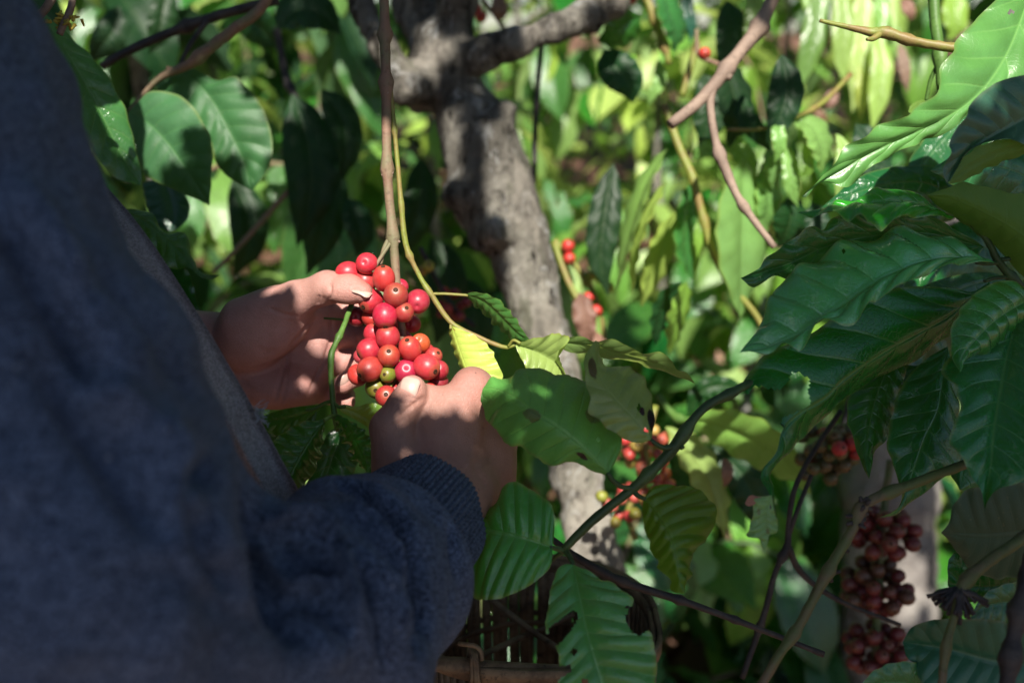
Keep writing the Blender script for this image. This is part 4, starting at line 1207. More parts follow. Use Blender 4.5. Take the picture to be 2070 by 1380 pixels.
def cluster(parent, c, radius, n, cols, size=1.0, hi=False, squash=.75, seed=0):
    """A whorl of cherries packed round a node of a branch."""
    rnd = random.Random(seed)
    pts, tries = [], 0
    while len(pts) < n and tries < 4000:
        tries += 1
        a, z = rnd.uniform(0, 2 * math.pi), rnd.uniform(-1, 1)
        rr = radius * rnd.uniform(.55, 1.0)
        k = math.sqrt(max(0, 1 - z * z))
        p = Vector((rr * k * math.cos(a), rr * k * math.sin(a), rr * z * squash))
        if all((p - q).length > .0132 * size for q in pts): pts.append(p)
    for p in pts:
        ax = (p + Vector((rnd.uniform(-.3, .3), rnd.uniform(-.3, .3), rnd.uniform(-.3, .3))) * radius).normalized()
        cherry(parent, c + p, ax, size * rnd.uniform(.9, 1.06), 1.0, rnd.choice(cols), hi, True)

# ------------------------------------------------------------------ the hanging branch with the cherry cluster in the hands
br = empty('coffee_branch', P(800, 500, .72), 'hanging coffee twig bearing the big cluster of red cherries between the two hands', 'coffee branch')
stem(br, [(774, -60, .73), (778, 60, .725), (781, 185, .722), (783, 350, .722), (795, 482, .722), (801, 560, .722), (811, 650, .722), (818, 720, .724), (800, 790, .724)],
     [.0036, .0036, .0037, .0035, .0034, .0030, .0028, .0024, .0018], 'stem_brown', nodes=(.155, .28, .47, .63), node_r=1.75,
     extra=[([(790, 476, .722), (778, 500, .720), (768, 535, .718)], .0018), ([(797, 480, .722), (770, 520, .716), (752, 550, .713)], .0014)])
mb = MB()
for (x, y, d) in ((783, 350, .722), (796, 484, .722), (781, 186, .722)):
    for k in range(5):
        a = random.uniform(0, 6.28); q = P(x + 13 * math.cos(a), y + random.uniform(-8, 8), d - .004 * abs(math.sin(a)))
        add_tube(mb, [P(x, y + random.uniform(-6, 6), d), q], [.0022, .0008], n=4, seg=6)
obj('leaf_scar', mb.mesh('leaf_scar', M['stem_pale']), br, kind='stuff')
CH = [  # x, y, radius in the photograph, distance, where the dried tip shows (dx, dy in radii; None = turned away), colour, stretch
    (742, 533, 20, .716, None, (.58, .030, .036), 1.12), (703, 552, 21, .722, (-1, .3), (.55, .030, .032), 1.02), (738, 570, 20.5, .722, (.1, -.85), (.56, .075, .035), 1.0),
    (776, 563, 20.5, .708, (0, -.86), (.52, .055, .028), 1.14), (809, 580, 15, .738, None, CRIMSON, 1.0), (800, 597, 22.5, .704, (.10, -.36), (.42, .045, .026), 1.05),
    (845, 609, 21.5, .712, None, (.40, .024, .036), 1.05), (750, 608, 21.5, .716, (-.5, .5), (.46, .022, .028), 1.05), (817, 631, 18, .706, (.34, -.40), (.38, .040, .026), 1.0),
    (778, 638, 22.5, .703, (.10, .90), (.46, .016, .036), 1.0), (750, 641, 17, .724, None, (.52, .060, .024), 1.0), (722, 640, 18, .736, None, DARKRED, 1.0),
    (755, 674, 18, .722, (.2, -.9), (.50, .028, .034), 1.0), (784, 681, 22, .706, (0, -.80), (.45, .026, .028), 1.0), (746, 707, 21.5, .710, (-.8, .4), (.44, .022, .030), 1.0),
    (786, 719, 20.5, .702, (.10, -.40), (.50, .060, .022), 1.0), (829, 705, 20.5, .705, (-.14, -.64), (.54, .050, .030), 1.18), (850, 694, 17.5, .722, None, (.56, .140, .020), 1.1),
    (816, 687, 17, .730, None, CRIMSON, 1.0), (876, 720, 16, .722, (.6, -.4), (.52, .040, .032), 1.0), (862, 741, 23.5, .704, (.70, .34), (.54, .036, .034), 1.02),
    (748, 746, 22.5, .702, (-.66, .42), (.46, .042, .024), 1.06), (724, 757, 19, .718, None, (.52, .060, .024), 1.1), (784, 757, 15, .704, (-.28, -.05), GREEN, 1.05),
    (760, 783, 19.5, .712, (.1, .2), (.15, .17, .014), 1.05), (821, 751, 22, .707, None, (.46, .014, .040), 1.0), (781, 801, 20, .702, (.08, -.22), (.42, .030, .020), 1.02),
    (887, 748, 18, .716, None, (.36, .022, .028), 1.0), (886, 772, 18, .722, None, (.28, .016, .022), 1.0), (868, 792, 16, .706, None, (.54, .075, .026), 1.0),
    (799, 789, 15, .716, None, (.46, .030, .022), 1.0), (838, 790, 18, .728, None, DARKRED, 1.0), (808, 815, 18, .722, None, DARKRED, 1.0), (792, 650, 17, .738, None, RED, 1.0),
    (833, 655, 16, .745, None, RED, 1.0), (806, 722, 17, .736, None, RED, 1.0), (862, 712, 16, .742, None, RED, 1.0), (730, 720, 14, .735, None, (.50, .05, .05), 1.0)]
for (x, y, r, d, t, col, sz) in CH:
    c = P(x, y, d)
    if t is None: ax = camdir(random.uniform(-.5, .5), random.uniform(-.4, .4), -.8)
    else:
        k = math.hypot(*t); ax = camdir(t[0], t[1], math.sqrt(max(.02, 1 - min(k, .99) ** 2)))
    if col[0] > col[1] * 3: col = (col[0] * .80, min(col[1] * .70, .034) if col[1] < .12 else col[1] * .6, col[2] * 1.05)
    cherry(br, c, ax, r * 1.13 * K * d / .0070, sz, col, hi=True, calyx=t is not None)
mb = MB()
for (x, y, r, d, t, col, sz) in CH[::1]:
    ny = 600 if y < 660 else 735
    add_tube(mb, [P(806 + (x - 806) * .25, ny + (y - ny) * .35, .724), P(x + (806 - x) * .35, y + (ny - y) * .3, d + .004)], [.0014, .0010], n=4, seg=5)
obj('fruit_stalk', mb.mesh('fruit_stalk', M['stem_olive']), br, kind='stuff')

# -- green side twig with the leaves between the cluster and the trunk
tw = empty('coffee_branch', P(850, 560, .73), 'slender green twig running beside the cherry cluster with yellow and lime leaves', 'coffee branch')
stem(tw, [(789, 180, .722), (796, 250, .724), (801, 300, .725), (810, 400, .726), (820, 492, .727), (845, 552, .728), (872, 596, .728), (912, 652, .728), (960, 678, .726), (1020, 702, .722), (1046, 694, .718)],
     [.0019, .0018, .0017, .0019, .0022, .0019, .0021, .0020, .0018, .0016, .0011], 'stem_olive', nodes=(.13, .36, .52, .64), node_r=1.5,
     extra=[([(872, 594, .728), (900, 594, .727), (946, 597, .726)], .0011), ([(912, 650, .728), (911, 665, .727)], .0012), ([(1028, 700, .72), (1038, 688, .716), (1052, 694, .714)], .0012)])
hero_leaf(tw, [(940, 595), (975, 606), (1003, 630), (1025, 652), (1045, 672), (1069, 690)],
          [(962, 589), (981, 594), (997, 598), (1016, 611), (1024, 621), (1039, 637), (1051, 656), (1060, 672), (1070, 684)],
          [(946, 602), (965, 621), (988, 641), (1003, 657), (1017, 667), (1032, 684), (1050, 692)], .726, .715, dl=-.006, dr=.016, mat='leaf_mid', seed=3, quilt=.0022, serr=1.0)
hero_leaf(tw, [(911, 650), (923, 690), (942, 745), (958, 782)], [(909, 672), (918, 710), (936, 752), (950, 778)],
          [(917, 660), (949, 672), (978, 690), (992, 704), (1001, 720), (1004, 733), (1012, 744), (1015, 765), (990, 785)], .728, .715, dl=.012, dr=-.004, mat='leaf_yellow', seed=4, quilt=.0008)
hero_leaf(tw, [(1042, 697), (1075, 707), (1105, 722), (1132, 742), (1160, 790)], [(1045, 707), (1052, 722), (1060, 735), (1064, 752), (1080, 772), (1115, 790)],
          [(1058, 690), (1070, 685), (1095, 681), (1110, 676), (1130, 674), (1150, 681), (1150, 690), (1136, 703), (1128, 712), (1136, 738), (1150, 770)], .716, .735,
          dl=-.006, dr=-.010, mat='leaf_lime', seed=5, quilt=.0010, serr=3.0)
hero_leaf(tw, [(1130, 692), (1160, 694), (1200, 700), (1250, 714), (1310, 730), (1360, 752), (1405, 775)],
          [(1152, 680), (1180, 682), (1200, 690), (1220, 684), (1240, 686), (1262, 697), (1282, 701), (1302, 713), (1335, 713), (1358, 727), (1370, 745), (1388, 753)],
          [(1140, 707), (1170, 713), (1200, 716), (1240, 726), (1270, 729), (1295, 730), (1310, 742), (1350, 754), (1385, 765)], .735, .745, dl=-.012, dr=.012, mat='leaf_light', seed=6,
          ripple=(.0012, 4), quilt=.0012)

# -- the branch crossing in front, lower right of the hand
fb = empty('coffee_branch', P(1280, 980, .625), 'dark green coffee branch rising to the right from the wrist with five big leaves', 'coffee branch')
stem(fb, [(1138, 1112, .630), (1200, 1050, .628), (1282, 985, .625), (1330, 940, .624), (1372, 893, .622), (1400, 850, .622), (1432, 818, .624), (1490, 788, .628), (1560, 750, .66), (1640, 700, .70)],
     [.0027, .0030, .0031, .0034, .0038, .0029, .0028, .0028, .003, .003], 'stem_dark_green', nodes=(.28, .42, .57), node_r=1.45,
     extra=[([(1288, 985, .625), (1262, 985, .622), (1240, 972, .617), (1228, 955, .614)], [.0019, .0017, .0016, .0013]),
            ([(1370, 898, .622), (1345, 905, .618), (1326, 897, .615), (1316, 888, .614)], [.0020, .0017, .0015, .0012]),
            ([(1280, 988, .625), (1288, 1000, .623), (1306, 1009, .620)], [.0019, .0017, .0013]),
            ([(1140, 1112, .630), (1126, 1108, .626), (1112, 1105, .622)], [.0020, .0017, .0013]),
            ([(1142, 1112, .630), (1152, 1126, .624), (1159, 1142, .620)], [.0022, .0018, .0014]),
            ([(1140, 1114, .630), (1124, 1124, .634), (1118, 1132, .640)], [.0016, .0012, .0008]),
            ([(1372, 893, .622), (1380, 906, .619)], [.0022, .0016])])
hero_leaf(fb, [(1230, 954), (1172, 898), (1125, 861), (1083, 834), (1039, 802), (1000, 785), (976, 785)],
          [(1237, 946), (1251, 920), (1255, 888), (1245, 858), (1226, 820), (1190, 775), (1150, 760), (1125, 758), (1105, 748), (1083, 747), (1051, 745), (1040, 751), (1035, 761), (1013, 767), (997, 761), (988, 770)],
          [(1227, 959), (1198, 952), (1172, 939), (1157, 932), (1137, 936), (1118, 943), (1096, 933), (1067, 914), (1055, 902), (1033, 904), (1019, 892), (1008, 874), (994, 860), (984, 848), (981, 825), (973, 810)],
          .614, .645, dl=.030, dr=.010, arc=.012, mat='leaf_dull', n=90, nv=13, seed=11, quilt=.0014, crown=.06, serr=1.6,
          cut=[[(1205, 888), (1211, 880), (1214, 888), (1210, 897)]])
hero_leaf(fb, [(1316, 888), (1284, 847), (1243, 805), (1217, 767), (1204, 719), (1204, 688)],
          [(1300, 895), (1275, 893), (1243, 876), (1217, 857), (1202, 842), (1188, 831), (1192, 809), (1187, 783), (1180, 751), (1184, 719), (1197, 695)],
          [(1319, 879), (1322, 847), (1316, 805), (1303, 767), (1284, 751), (1259, 739), (1233, 742), (1218, 739), (1214, 719), (1211, 695)],
          .614, .628, dl=.0, dr=.022, arc=.010, mat='leaf_burnt', n=80, nv=12, seed=12, quilt=.0012, crown=.05, serr=.8,
          cut=[[(1288, 822), (1292, 812), (1296, 824), (1290, 836)], [(1300, 862), (1312, 870), (1309, 876), (1303, 872)]])
hero_leaf(fb, [(1117, 1106), (1049, 1085), (985, 1070), (930, 1070), (890, 1085)],
          [(1119, 1092), (1120, 1043), (1112, 1018), (1087, 998), (1063, 984), (1038, 974), (1018, 986), (1006, 1010), (985, 1030), (940, 1040)],
          [(1117, 1117), (1112, 1146), (1087, 1171), (1058, 1191), (1023, 1206), (989, 1213), (958, 1208), (935, 1170), (905, 1120)], .622, .66, dl=.012, dr=-.018, arc=.012,
          mat='leaf_hero', n=80, nv=12, seed=13, quilt=.0030, crown=.10, ripple=(.001, 4))
hero_leaf(fb, [(1304, 1006), (1329, 1038), (1353, 1077), (1368, 1126), (1374, 1170), (1384, 1199)],
          [(1299, 1018), (1300, 1053), (1309, 1092), (1319, 1122), (1333, 1151), (1351, 1171), (1358, 1192), (1370, 1199)],
          [(1310, 994), (1324, 984), (1358, 979), (1393, 988), (1417, 993), (1437, 1013), (1445, 1033), (1442, 1062), (1427, 1092), (1402, 1107), (1398, 1126), (1393, 1151), (1386, 1181)],
          .620, .60, dl=.010, dr=.028, arc=.006, mat='leaf_olive', n=80, nv=12, seed=14, quilt=.0034, under=False, ripple=(.002, 5), serr=.8)
hero_leaf(fb, [(1159, 1140), (1168, 1187), (1181, 1253), (1195, 1308), (1212, 1363), (1222, 1400), (1235, 1445)],
          [(1143, 1140), (1128, 1149), (1122, 1166), (1116, 1180), (1112, 1205), (1108, 1230), (1103, 1262), (1106, 1283), (1118, 1300), (1128, 1315), (1131, 1340), (1128, 1370), (1140, 1420)],
          [(1170, 1146), (1195, 1157), (1217, 1171), (1234, 1176), (1253, 1193), (1266, 1199), (1281, 1212), (1276, 1234), (1280, 1255), (1290, 1272), (1305, 1276), (1314, 1275), (1320, 1292), (1324, 1317), (1327, 1347), (1323, 1380), (1300, 1430)],
          .620, .575, dl=-.004, dr=-.004, arc=.010, mat='leaf_hero', n=110, nv=15, seed=15, quilt=.0030, serr=1.6,
          cut=[[(1104, 1284), (1113, 1266), (1136, 1248), (1157, 1233), (1169, 1236), (1166, 1256), (1152, 1278), (1138, 1294), (1122, 1308), (1095, 1300)],
               [(1154, 1318), (1158, 1310), (1166, 1312), (1164, 1323), (1157, 1326)], [(1120, 1346), (1156, 1342), (1158, 1354), (1126, 1374), (1110, 1366)],
               [(1268, 1222), (1280, 1226), (1294, 1250), (1306, 1276), (1290, 1285), (1274, 1274), (1266, 1250)], [(1172, 1376), (1182, 1370), (1190, 1378), (1180, 1384)]])

# -- dark bare twig under the leaves
dt = empty('bare_twig', P(1400, 1220, .69), 'thin black bare twig slanting down to the right below the front leaves', 'twig')
stem(dt, [(1085, 1068, .70), (1120, 1092, .70), (1160, 1122, .695), (1212, 1152, .69), (1268, 1178, .69), (1380, 1214, .69), (1480, 1250, .69), (1590, 1292, .70), (1665, 1322, .70)],
     [.0020, .0022, .0026, .0029, .0030, .0026, .0022, .0020, .0018], 'stem_black', nodes=(.24, .31, .50, .68, .99), node_r=1.45)

# -- the knotted green-brown branch at the right bottom
gb = empty('coffee_branch', P(1730, 1040, .62), 'knotted olive green branch bending down at the lower right with old leaf scars', 'coffee branch')
stem(gb, [(2140, 860, .66), (2040, 900, .65), (1950, 938, .64), (1850, 975, .63), (1748, 1018, .62), (1728, 1062, .618), (1702, 1105, .616), (1660, 1180, .612), (1612, 1270, .608), (1570, 1330, .604), (1520, 1420, .60)],
     [.0028, .0029, .0031, .0031, .0034, .0030, .0032, .0031, .0028, .0028, .0028], 'stem_mixed', nodes=(.455, .545, .69, .84), node_r=1.55, seg=11, rough=.06)
mb = MB()
for k in range(26):
    x, y = random.choice(((1745, 1022), (1735, 1040), (1728, 1055), (1700, 1108), (1672, 1160)))
    a = random.uniform(0, 6.28)
    q = P(x, y, .618)
    dv = camdir(math.cos(a), math.sin(a), random.uniform(-.3, .8))
    add_tube(mb, [q + dv * .003, q + dv * random.uniform(.005, .0085)], [.0018, .0010], n=4, seg=6, rough=.1)
obj('leaf_scar', mb.mesh('leaf_scar', M['stem_black']), gb, kind='stuff')
rb = empty('coffee_branch', P(1950, 1200, .58), 'olive branch at the lower right edge with a frayed whorl of dried fruit stalks', 'coffee branch')
stem(rb, [(2160, 1020, .60), (2070, 1085, .595), (1990, 1140, .59), (1945, 1185, .585), (1930, 1240, .582), (1912, 1310, .578), (1900, 1420, .572)],
     [.0034, .0034, .0034, .0032, .0024, .0024, .0024], 'stem_mixed', nodes=(.52, .80), node_r=1.5, seg=11)
mb = MB()
for k in range(34):
    a = random.uniform(0, 6.28); q = P(1938 + random.uniform(-8, 8), 1192 + random.uniform(-6, 6), .583)
    dv = camdir(math.cos(a) * 1.2, abs(math.sin(a)) * .7 + .1, random.uniform(-.6, .6))
    add_tube(mb, [q + dv * .002, q + dv * random.uniform(.007, .011) + Vector((0, 0, -.001)), q + dv * random.uniform(.011, .016) + Vector((0, 0, -.003))], [.0014, .0011, .0013], n=5, seg=6, rough=.1)
obj('fruit_stalk', mb.mesh('fruit_stalk', M['stem_black']), rb, kind='stuff')
st2 = empty('bare_twig', P(2055, 1280, .56), 'rough dark upright stem in the bottom right corner', 'stem')
stem(st2, [(2085, 1120, .57), (2068, 1200, .565), (2050, 1290, .56), (2030, 1420, .555)], [.0040, .0042, .0042, .0042], 'stem_black', nodes=(.4, .7), seg=11, rough=.08)

# -- the leafy branch filling the right side
rr = empty('coffee_branch', P(2020, 540, .70), 'dense leafy coffee shoot at the right edge with large wavy dark green leaves', 'coffee branch')
stem(rr, [(2200, 700, .74), (2110, 620, .73), (2060, 575, .725), (2018, 528, .72), (1995, 485, .715), (1960, 450, .71), (1935, 440, .705)],
     [.0034, .0032, .0030, .0028, .0022, .0016, .0012], 'stem_dark_green', nodes=(.55,), node_r=1.6,
     extra=[([(2018, 530, .72), (1995, 533, .715), (1973, 531, .71)], [.0018, .0015, .0012]), ([(2022, 525, .72), (2070, 522, .715), (2140, 540, .70)], [.0018, .0014, .0012]),
            ([(2035, 560, .722), (2010, 562, .72), (1990, 568, .718)], .0014), ([(2060, 590, .722), (2080, 620, .70), (2070, 645, .69)], .0014)])
hero_leaf(rr, [(2010, 531), (1960, 520), (1880, 525), (1790, 560), (1720, 605), (1640, 660), (1560, 700), (1495, 712)],
          [(1961, 520), (1933, 499), (1900, 483), (1848, 470), (1795, 472), (1775, 487), (1750, 490), (1726, 487), (1710, 489), (1677, 511), (1628, 539), (1596, 560), (1568, 588), (1551, 620), (1543, 645), (1531, 661), (1523, 689)],
          [(1973, 530), (1940, 536), (1900, 548), (1870, 556), (1850, 566), (1825, 580), (1799, 595), (1783, 600), (1760, 612), (1750, 628), (1734, 653), (1710, 659), (1677, 648), (1653, 659), (1624, 702), (1608, 708), (1584, 700), (1564, 714), (1531, 712)],
          .710, .615, dl=.035, dr=-.012, arc=.020, mat='leaf_fresh', n=110, nv=14, seed=21, quilt=.0056, crown=.16, ripple=(.0030, 6),
          cut=[[(1699, 503), (1705, 500), (1707, 507), (1701, 510)]])
hero_leaf(rr, [(1990, 500), (1880, 472), (1780, 475), (1680, 495), (1590, 535), (1497, 562)],
          [(1960, 480), (1880, 440), (1795, 436), (1758, 432), (1734, 430), (1700, 434), (1681, 444), (1672, 460), (1661, 466), (1641, 458), (1622, 462), (1612, 478), (1584, 491), (1564, 507), (1548, 521), (1540, 540), (1527, 547)],
          [(1960, 522), (1850, 525), (1720, 545), (1640, 556), (1600, 566), (1575, 560), (1560, 556), (1545, 570), (1523, 582)], .725, .66, dl=-.010, dr=-.004, arc=.0,
          mat='leaf_dark', n=90, nv=11, seed=22, quilt=.0024, ripple=(.0030, 6))
hero_leaf(rr, [(1930, 440), (1880, 425), (1830, 412), (1780, 412), (1720, 420), (1660, 430), (1612, 430)],
          [(1908, 432), (1882, 412), (1870, 397), (1840, 394), (1815, 381), (1787, 381), (1742, 395), (1726, 405), (1690, 410), (1677, 422), (1655, 427)],
          [(1905, 443), (1870, 440), (1840, 438), (1805, 448), (1779, 466), (1752, 456), (1748, 448), (1735, 436), (1710, 445), (1685, 434), (1661, 439)], .705, .66, dl=.008, dr=-.030, arc=.012,
          mat='leaf_hero', n=80, nv=11, seed=23, quilt=.0020, ripple=(.0022, 4), crown=.3)
hero_leaf(rr, [(2140, 540), (2060, 470), (1980, 425), (1920, 400), (1874, 395)],
          [(2140, 480), (2100, 410), (2070, 393), (2014, 383), (1990, 375), (1945, 369), (1908, 381)],
          [(2120, 580), (2070, 560), (2018, 503), (1977, 474), (1937, 442), (1904, 422)], .70, .68, dl=.0, dr=.03, mat='leaf_olive', n=60, nv=10, seed=24, quilt=.0018, under=True)
hero_leaf(rr, [(2000, 570), (1921, 638), (1856, 675), (1787, 714), (1710, 766), (1673, 803), (1620, 836), (1585, 870), (1576, 915), (1548, 950), (1543, 972), (1556, 985), (1560, 1010)],
          [(1965, 590), (1920, 582), (1830, 580), (1740, 600), (1660, 660), (1600, 690), (1543, 718), (1527, 738), (1489, 787), (1500, 812), (1540, 838), (1584, 846), (1577, 880), (1569, 915), (1541, 948), (1538, 972), (1550, 990)],
          [(2000, 590), (1960, 640), (1917, 678), (1848, 728), (1815, 742), (1742, 781), (1693, 813), (1677, 833), (1649, 860), (1612, 890), (1591, 915), (1580, 922), (1562, 950), (1556, 968), (1562, 985)],
          .725, .60, dl=.0, dr=.030, arc=.0, mat='leaf_dark', n=150, nv=26, seed=25, quilt=.0022, crown=.05, ripple=(.0012, 5),
          cut=[[(1480, 800), (1503, 790), (1511, 799), (1523, 781), (1547, 783), (1572, 789), (1590, 776), (1600, 752), (1612, 752), (1624, 758), (1632, 762), (1639, 772), (1634, 790), (1636, 803), (1641, 818), (1620, 829), (1586, 841), (1560, 880), (1500, 880)]])
hero_leaf(rr, [(1560, 1000), (1550, 1030), (1548, 1060), (1552, 1085), (1545, 1118)], [(1545, 1003), (1524, 1006), (1522, 1040), (1512, 1072), (1510, 1084), (1535, 1088), (1540, 1105)],
          [(1562, 1012), (1566, 1035), (1572, 1060), (1568, 1078), (1556, 1080), (1551, 1100)], .60, .60, mat='leaf_dull', n=50, nv=7, seed=26, quilt=.001, label='small pale hanging end of the bitten dark leaf')
hero_leaf(rr, [(1540, 1004), (1528, 1008), (1510, 1014), (1506, 1018)], [(1530, 1003), (1518, 1000), (1510, 1008)], [(1530, 1016), (1518, 1022), (1510, 1022)], .60, .598, mat='leaf_dead', n=16, nv=4, seed=27,
          ripple=(.002, 3), label='shrivelled reddish scrap on the hanging leaf end')
hero_leaf(rr, [(2100, 600), (2060, 617), (2010, 650), (1970, 690), (1945, 722), (1941, 752)],
          [(2060, 575), (2018, 568), (1977, 588), (1953, 608), (1931, 641), (1920, 669), (1919, 698), (1924, 718), (1930, 738)],
          [(2090, 640), (2067, 653), (2042, 673), (2014, 702), (1990, 721), (1965, 720), (1950, 730), (1946, 742)], .70, .625, dl=.012, dr=.020, arc=.008, mat='leaf_fresh', n=70, nv=11, seed=28, quilt=.0026, crown=.2)
hero_leaf(rr, [(2062, 640), (2046, 677), (2030, 746), (2010, 860), (2004, 930), (1996, 985), (1991, 1031)],
          [(2040, 650), (1990, 690), (1935, 715), (1905, 740), (1908, 768), (1928, 782), (1933, 797), (1941, 823), (1927, 858), (1918, 893), (1933, 918), (1952, 938), (1962, 966), (1982, 990), (1988, 1012)],
          [(2080, 650), (2110, 700), (2130, 780), (2120, 880), (2075, 965), (2018, 988), (1998, 1010)], .69, .60, dl=-.006, dr=-.010, arc=.016, mat='leaf_dark', n=90, nv=12, seed=29, quilt=.0026)
hero_leaf(rr, [(1915, 700), (1905, 780), (1896, 832), (1872, 881), (1856, 925), (1840, 970), (1815, 1030), (1776, 1046)],
          [(1880, 720), (1840, 755), (1812, 800), (1797, 860), (1790, 905), (1803, 930), (1810, 965), (1824, 1000), (1810, 1030)],
          [(1932, 760), (1937, 850), (1945, 905), (1936, 940), (1900, 970), (1862, 1000), (1836, 1018), (1812, 1040)], .71, .65, dl=.012, dr=.012, arc=.008, mat='leaf_dark', n=80, nv=11, seed=30, quilt=.0028)
hero_leaf(rr, [(1800, 730), (1772, 800), (1756, 870), (1750, 930), (1757, 968)], [(1760, 745), (1716, 800), (1712, 850), (1725, 890), (1740, 935)], [(1830, 750), (1812, 820), (1803, 860), (1790, 892), (1768, 912), (1762, 945)],
          .72, .67, dl=.010, dr=.010, mat='leaf_dark', n=60, nv=10, seed=31, quilt=.0024)
hero_leaf(rr, [(2130, 1075), (2070, 1076), (2000, 1082), (1950, 1081), (1902, 1076)], [(2130, 990), (2070, 972), (2000, 976), (1953, 990), (1926, 1019), (1921, 1052)],
          [(2120, 1150), (2060, 1165), (2000, 1166), (1961, 1149), (1940, 1122), (1925, 1100)], .64, .66, dl=-.012, dr=.020, mat='leaf_blue', n=70, nv=11, seed=32, quilt=.0016, under=True)
hero_leaf(rr, [(2080, 1170), (2010, 1185), (1950, 1180), (1915, 1150)], [(2060, 1120), (1990, 1120), (1940, 1110), (1920, 1125)], [(2060, 1240), (1990, 1215), (1940, 1215), (1918, 1190)], .70, .69, mat='leaf_dark', n=40, nv=8, seed=33)
hero_leaf(rr, [(2110, 1345), (2010, 1335), (1920, 1312), (1825, 1297)], [(2110, 1300), (2030, 1256), (1980, 1250), (1917, 1249), (1876, 1254), (1842, 1268)],
          [(2080, 1420), (1990, 1430), (1900, 1410), (1858, 1370), (1851, 1342), (1834, 1327)], .62, .65, dl=-.010, dr=-.006, arc=.01, mat='leaf_blue', n=70, nv=11, seed=34, quilt=.0022)
hero_leaf(rr, [(1910, 1400), (1820, 1378), (1735, 1388)], [(1880, 1345), (1820, 1336), (1770, 1352)], [(1880, 1430), (1820, 1440), (1770, 1420)], .64, .64, mat='leaf_dark', n=40, nv=8, seed=35)
hero_leaf(rr, [(2120, 1230), (2060, 1215), (1990, 1225), (1960, 1250)], [(2100, 1180), (2050, 1175), (1990, 1200)], [(2100, 1290), (2040, 1270), (1980, 1262)], .68, .66, mat='leaf_dark', n=40, nv=8, seed=36)
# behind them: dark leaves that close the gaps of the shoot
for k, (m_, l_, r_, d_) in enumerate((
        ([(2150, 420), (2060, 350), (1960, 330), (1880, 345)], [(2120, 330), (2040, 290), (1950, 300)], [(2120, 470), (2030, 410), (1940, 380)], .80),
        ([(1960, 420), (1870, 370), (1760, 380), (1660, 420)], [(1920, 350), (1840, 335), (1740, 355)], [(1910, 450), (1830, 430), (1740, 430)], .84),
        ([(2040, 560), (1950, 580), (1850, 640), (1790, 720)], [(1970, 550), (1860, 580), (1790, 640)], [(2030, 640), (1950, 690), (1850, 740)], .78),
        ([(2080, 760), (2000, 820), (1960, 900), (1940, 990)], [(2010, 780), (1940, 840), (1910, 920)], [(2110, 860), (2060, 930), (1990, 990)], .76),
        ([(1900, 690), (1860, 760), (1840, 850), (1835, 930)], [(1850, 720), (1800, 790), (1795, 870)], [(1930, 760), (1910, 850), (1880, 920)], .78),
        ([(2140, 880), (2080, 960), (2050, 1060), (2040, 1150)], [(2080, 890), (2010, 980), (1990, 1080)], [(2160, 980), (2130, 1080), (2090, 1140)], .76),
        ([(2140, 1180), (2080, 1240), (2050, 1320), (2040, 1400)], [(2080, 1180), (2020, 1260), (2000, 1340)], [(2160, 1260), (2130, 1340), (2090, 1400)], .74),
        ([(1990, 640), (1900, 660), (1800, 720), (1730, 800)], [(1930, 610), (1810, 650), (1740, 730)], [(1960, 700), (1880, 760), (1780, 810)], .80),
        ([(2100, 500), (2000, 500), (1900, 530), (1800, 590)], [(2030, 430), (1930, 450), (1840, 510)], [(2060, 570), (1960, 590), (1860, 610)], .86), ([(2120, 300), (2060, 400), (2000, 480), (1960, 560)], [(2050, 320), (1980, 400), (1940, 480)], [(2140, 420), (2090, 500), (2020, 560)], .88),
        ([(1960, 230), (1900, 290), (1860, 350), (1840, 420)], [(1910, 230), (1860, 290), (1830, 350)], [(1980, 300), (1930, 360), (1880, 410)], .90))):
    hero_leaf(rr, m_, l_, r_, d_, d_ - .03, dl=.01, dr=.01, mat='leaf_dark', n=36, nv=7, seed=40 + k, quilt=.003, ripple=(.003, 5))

# -- sunlit leaf and the twigs at the top right
ur = empty('coffee_branch', P(2010, 130, .72), 'upper right coffee shoot with a long glossy sunlit leaf over a bluish shaded leaf', 'coffee branch')
stem(ur, [(2200, -80, .74), (2120, 40, .735), (2085, -20, .73)], [.003, .0026, .0016], 'stem_green',
     extra=[([(2120, 40, .735), (2160, 160, .70), (2140, 212, .66)], [.0022, .0018, .0014])])
hero_leaf(ur, [(2085, -20), (2047, 85), (2008, 155), (1960, 207), (1900, 245), (1830, 277), (1760, 310), (1700, 345), (1655, 370), (1621, 398)],
          [(2040, -25), (2013, 0), (1980, 32), (1950, 62), (1936, 80), (1922, 105), (1905, 128), (1898, 160), (1885, 190), (1862, 212), (1838, 228), (1818, 235), (1794, 248), (1770, 258), (1745, 272), (1709, 300), (1680, 333), (1658, 364), (1632, 384)],
          [(2125, 20), (2105, 110), (2060, 170), (2010, 205), (1972, 225), (1940, 246), (1915, 262), (1895, 278), (1870, 283), (1850, 292), (1832, 296), (1814, 306), (1800, 322), (1786, 326), (1766, 330), (1749, 343), (1735, 366), (1717, 377), (1696, 376), (1675, 368), (1656, 371), (1630, 398)],
          .735, .68, dl=-.010, dr=.004, arc=.020, mat='leaf_sun', n=120, nv=13, seed=51, quilt=.0026, crown=.12, ripple=(.0030, 8),
          cut=[[(2034, 27), (2046, 20), (2052, 26), (2040, 31)]])
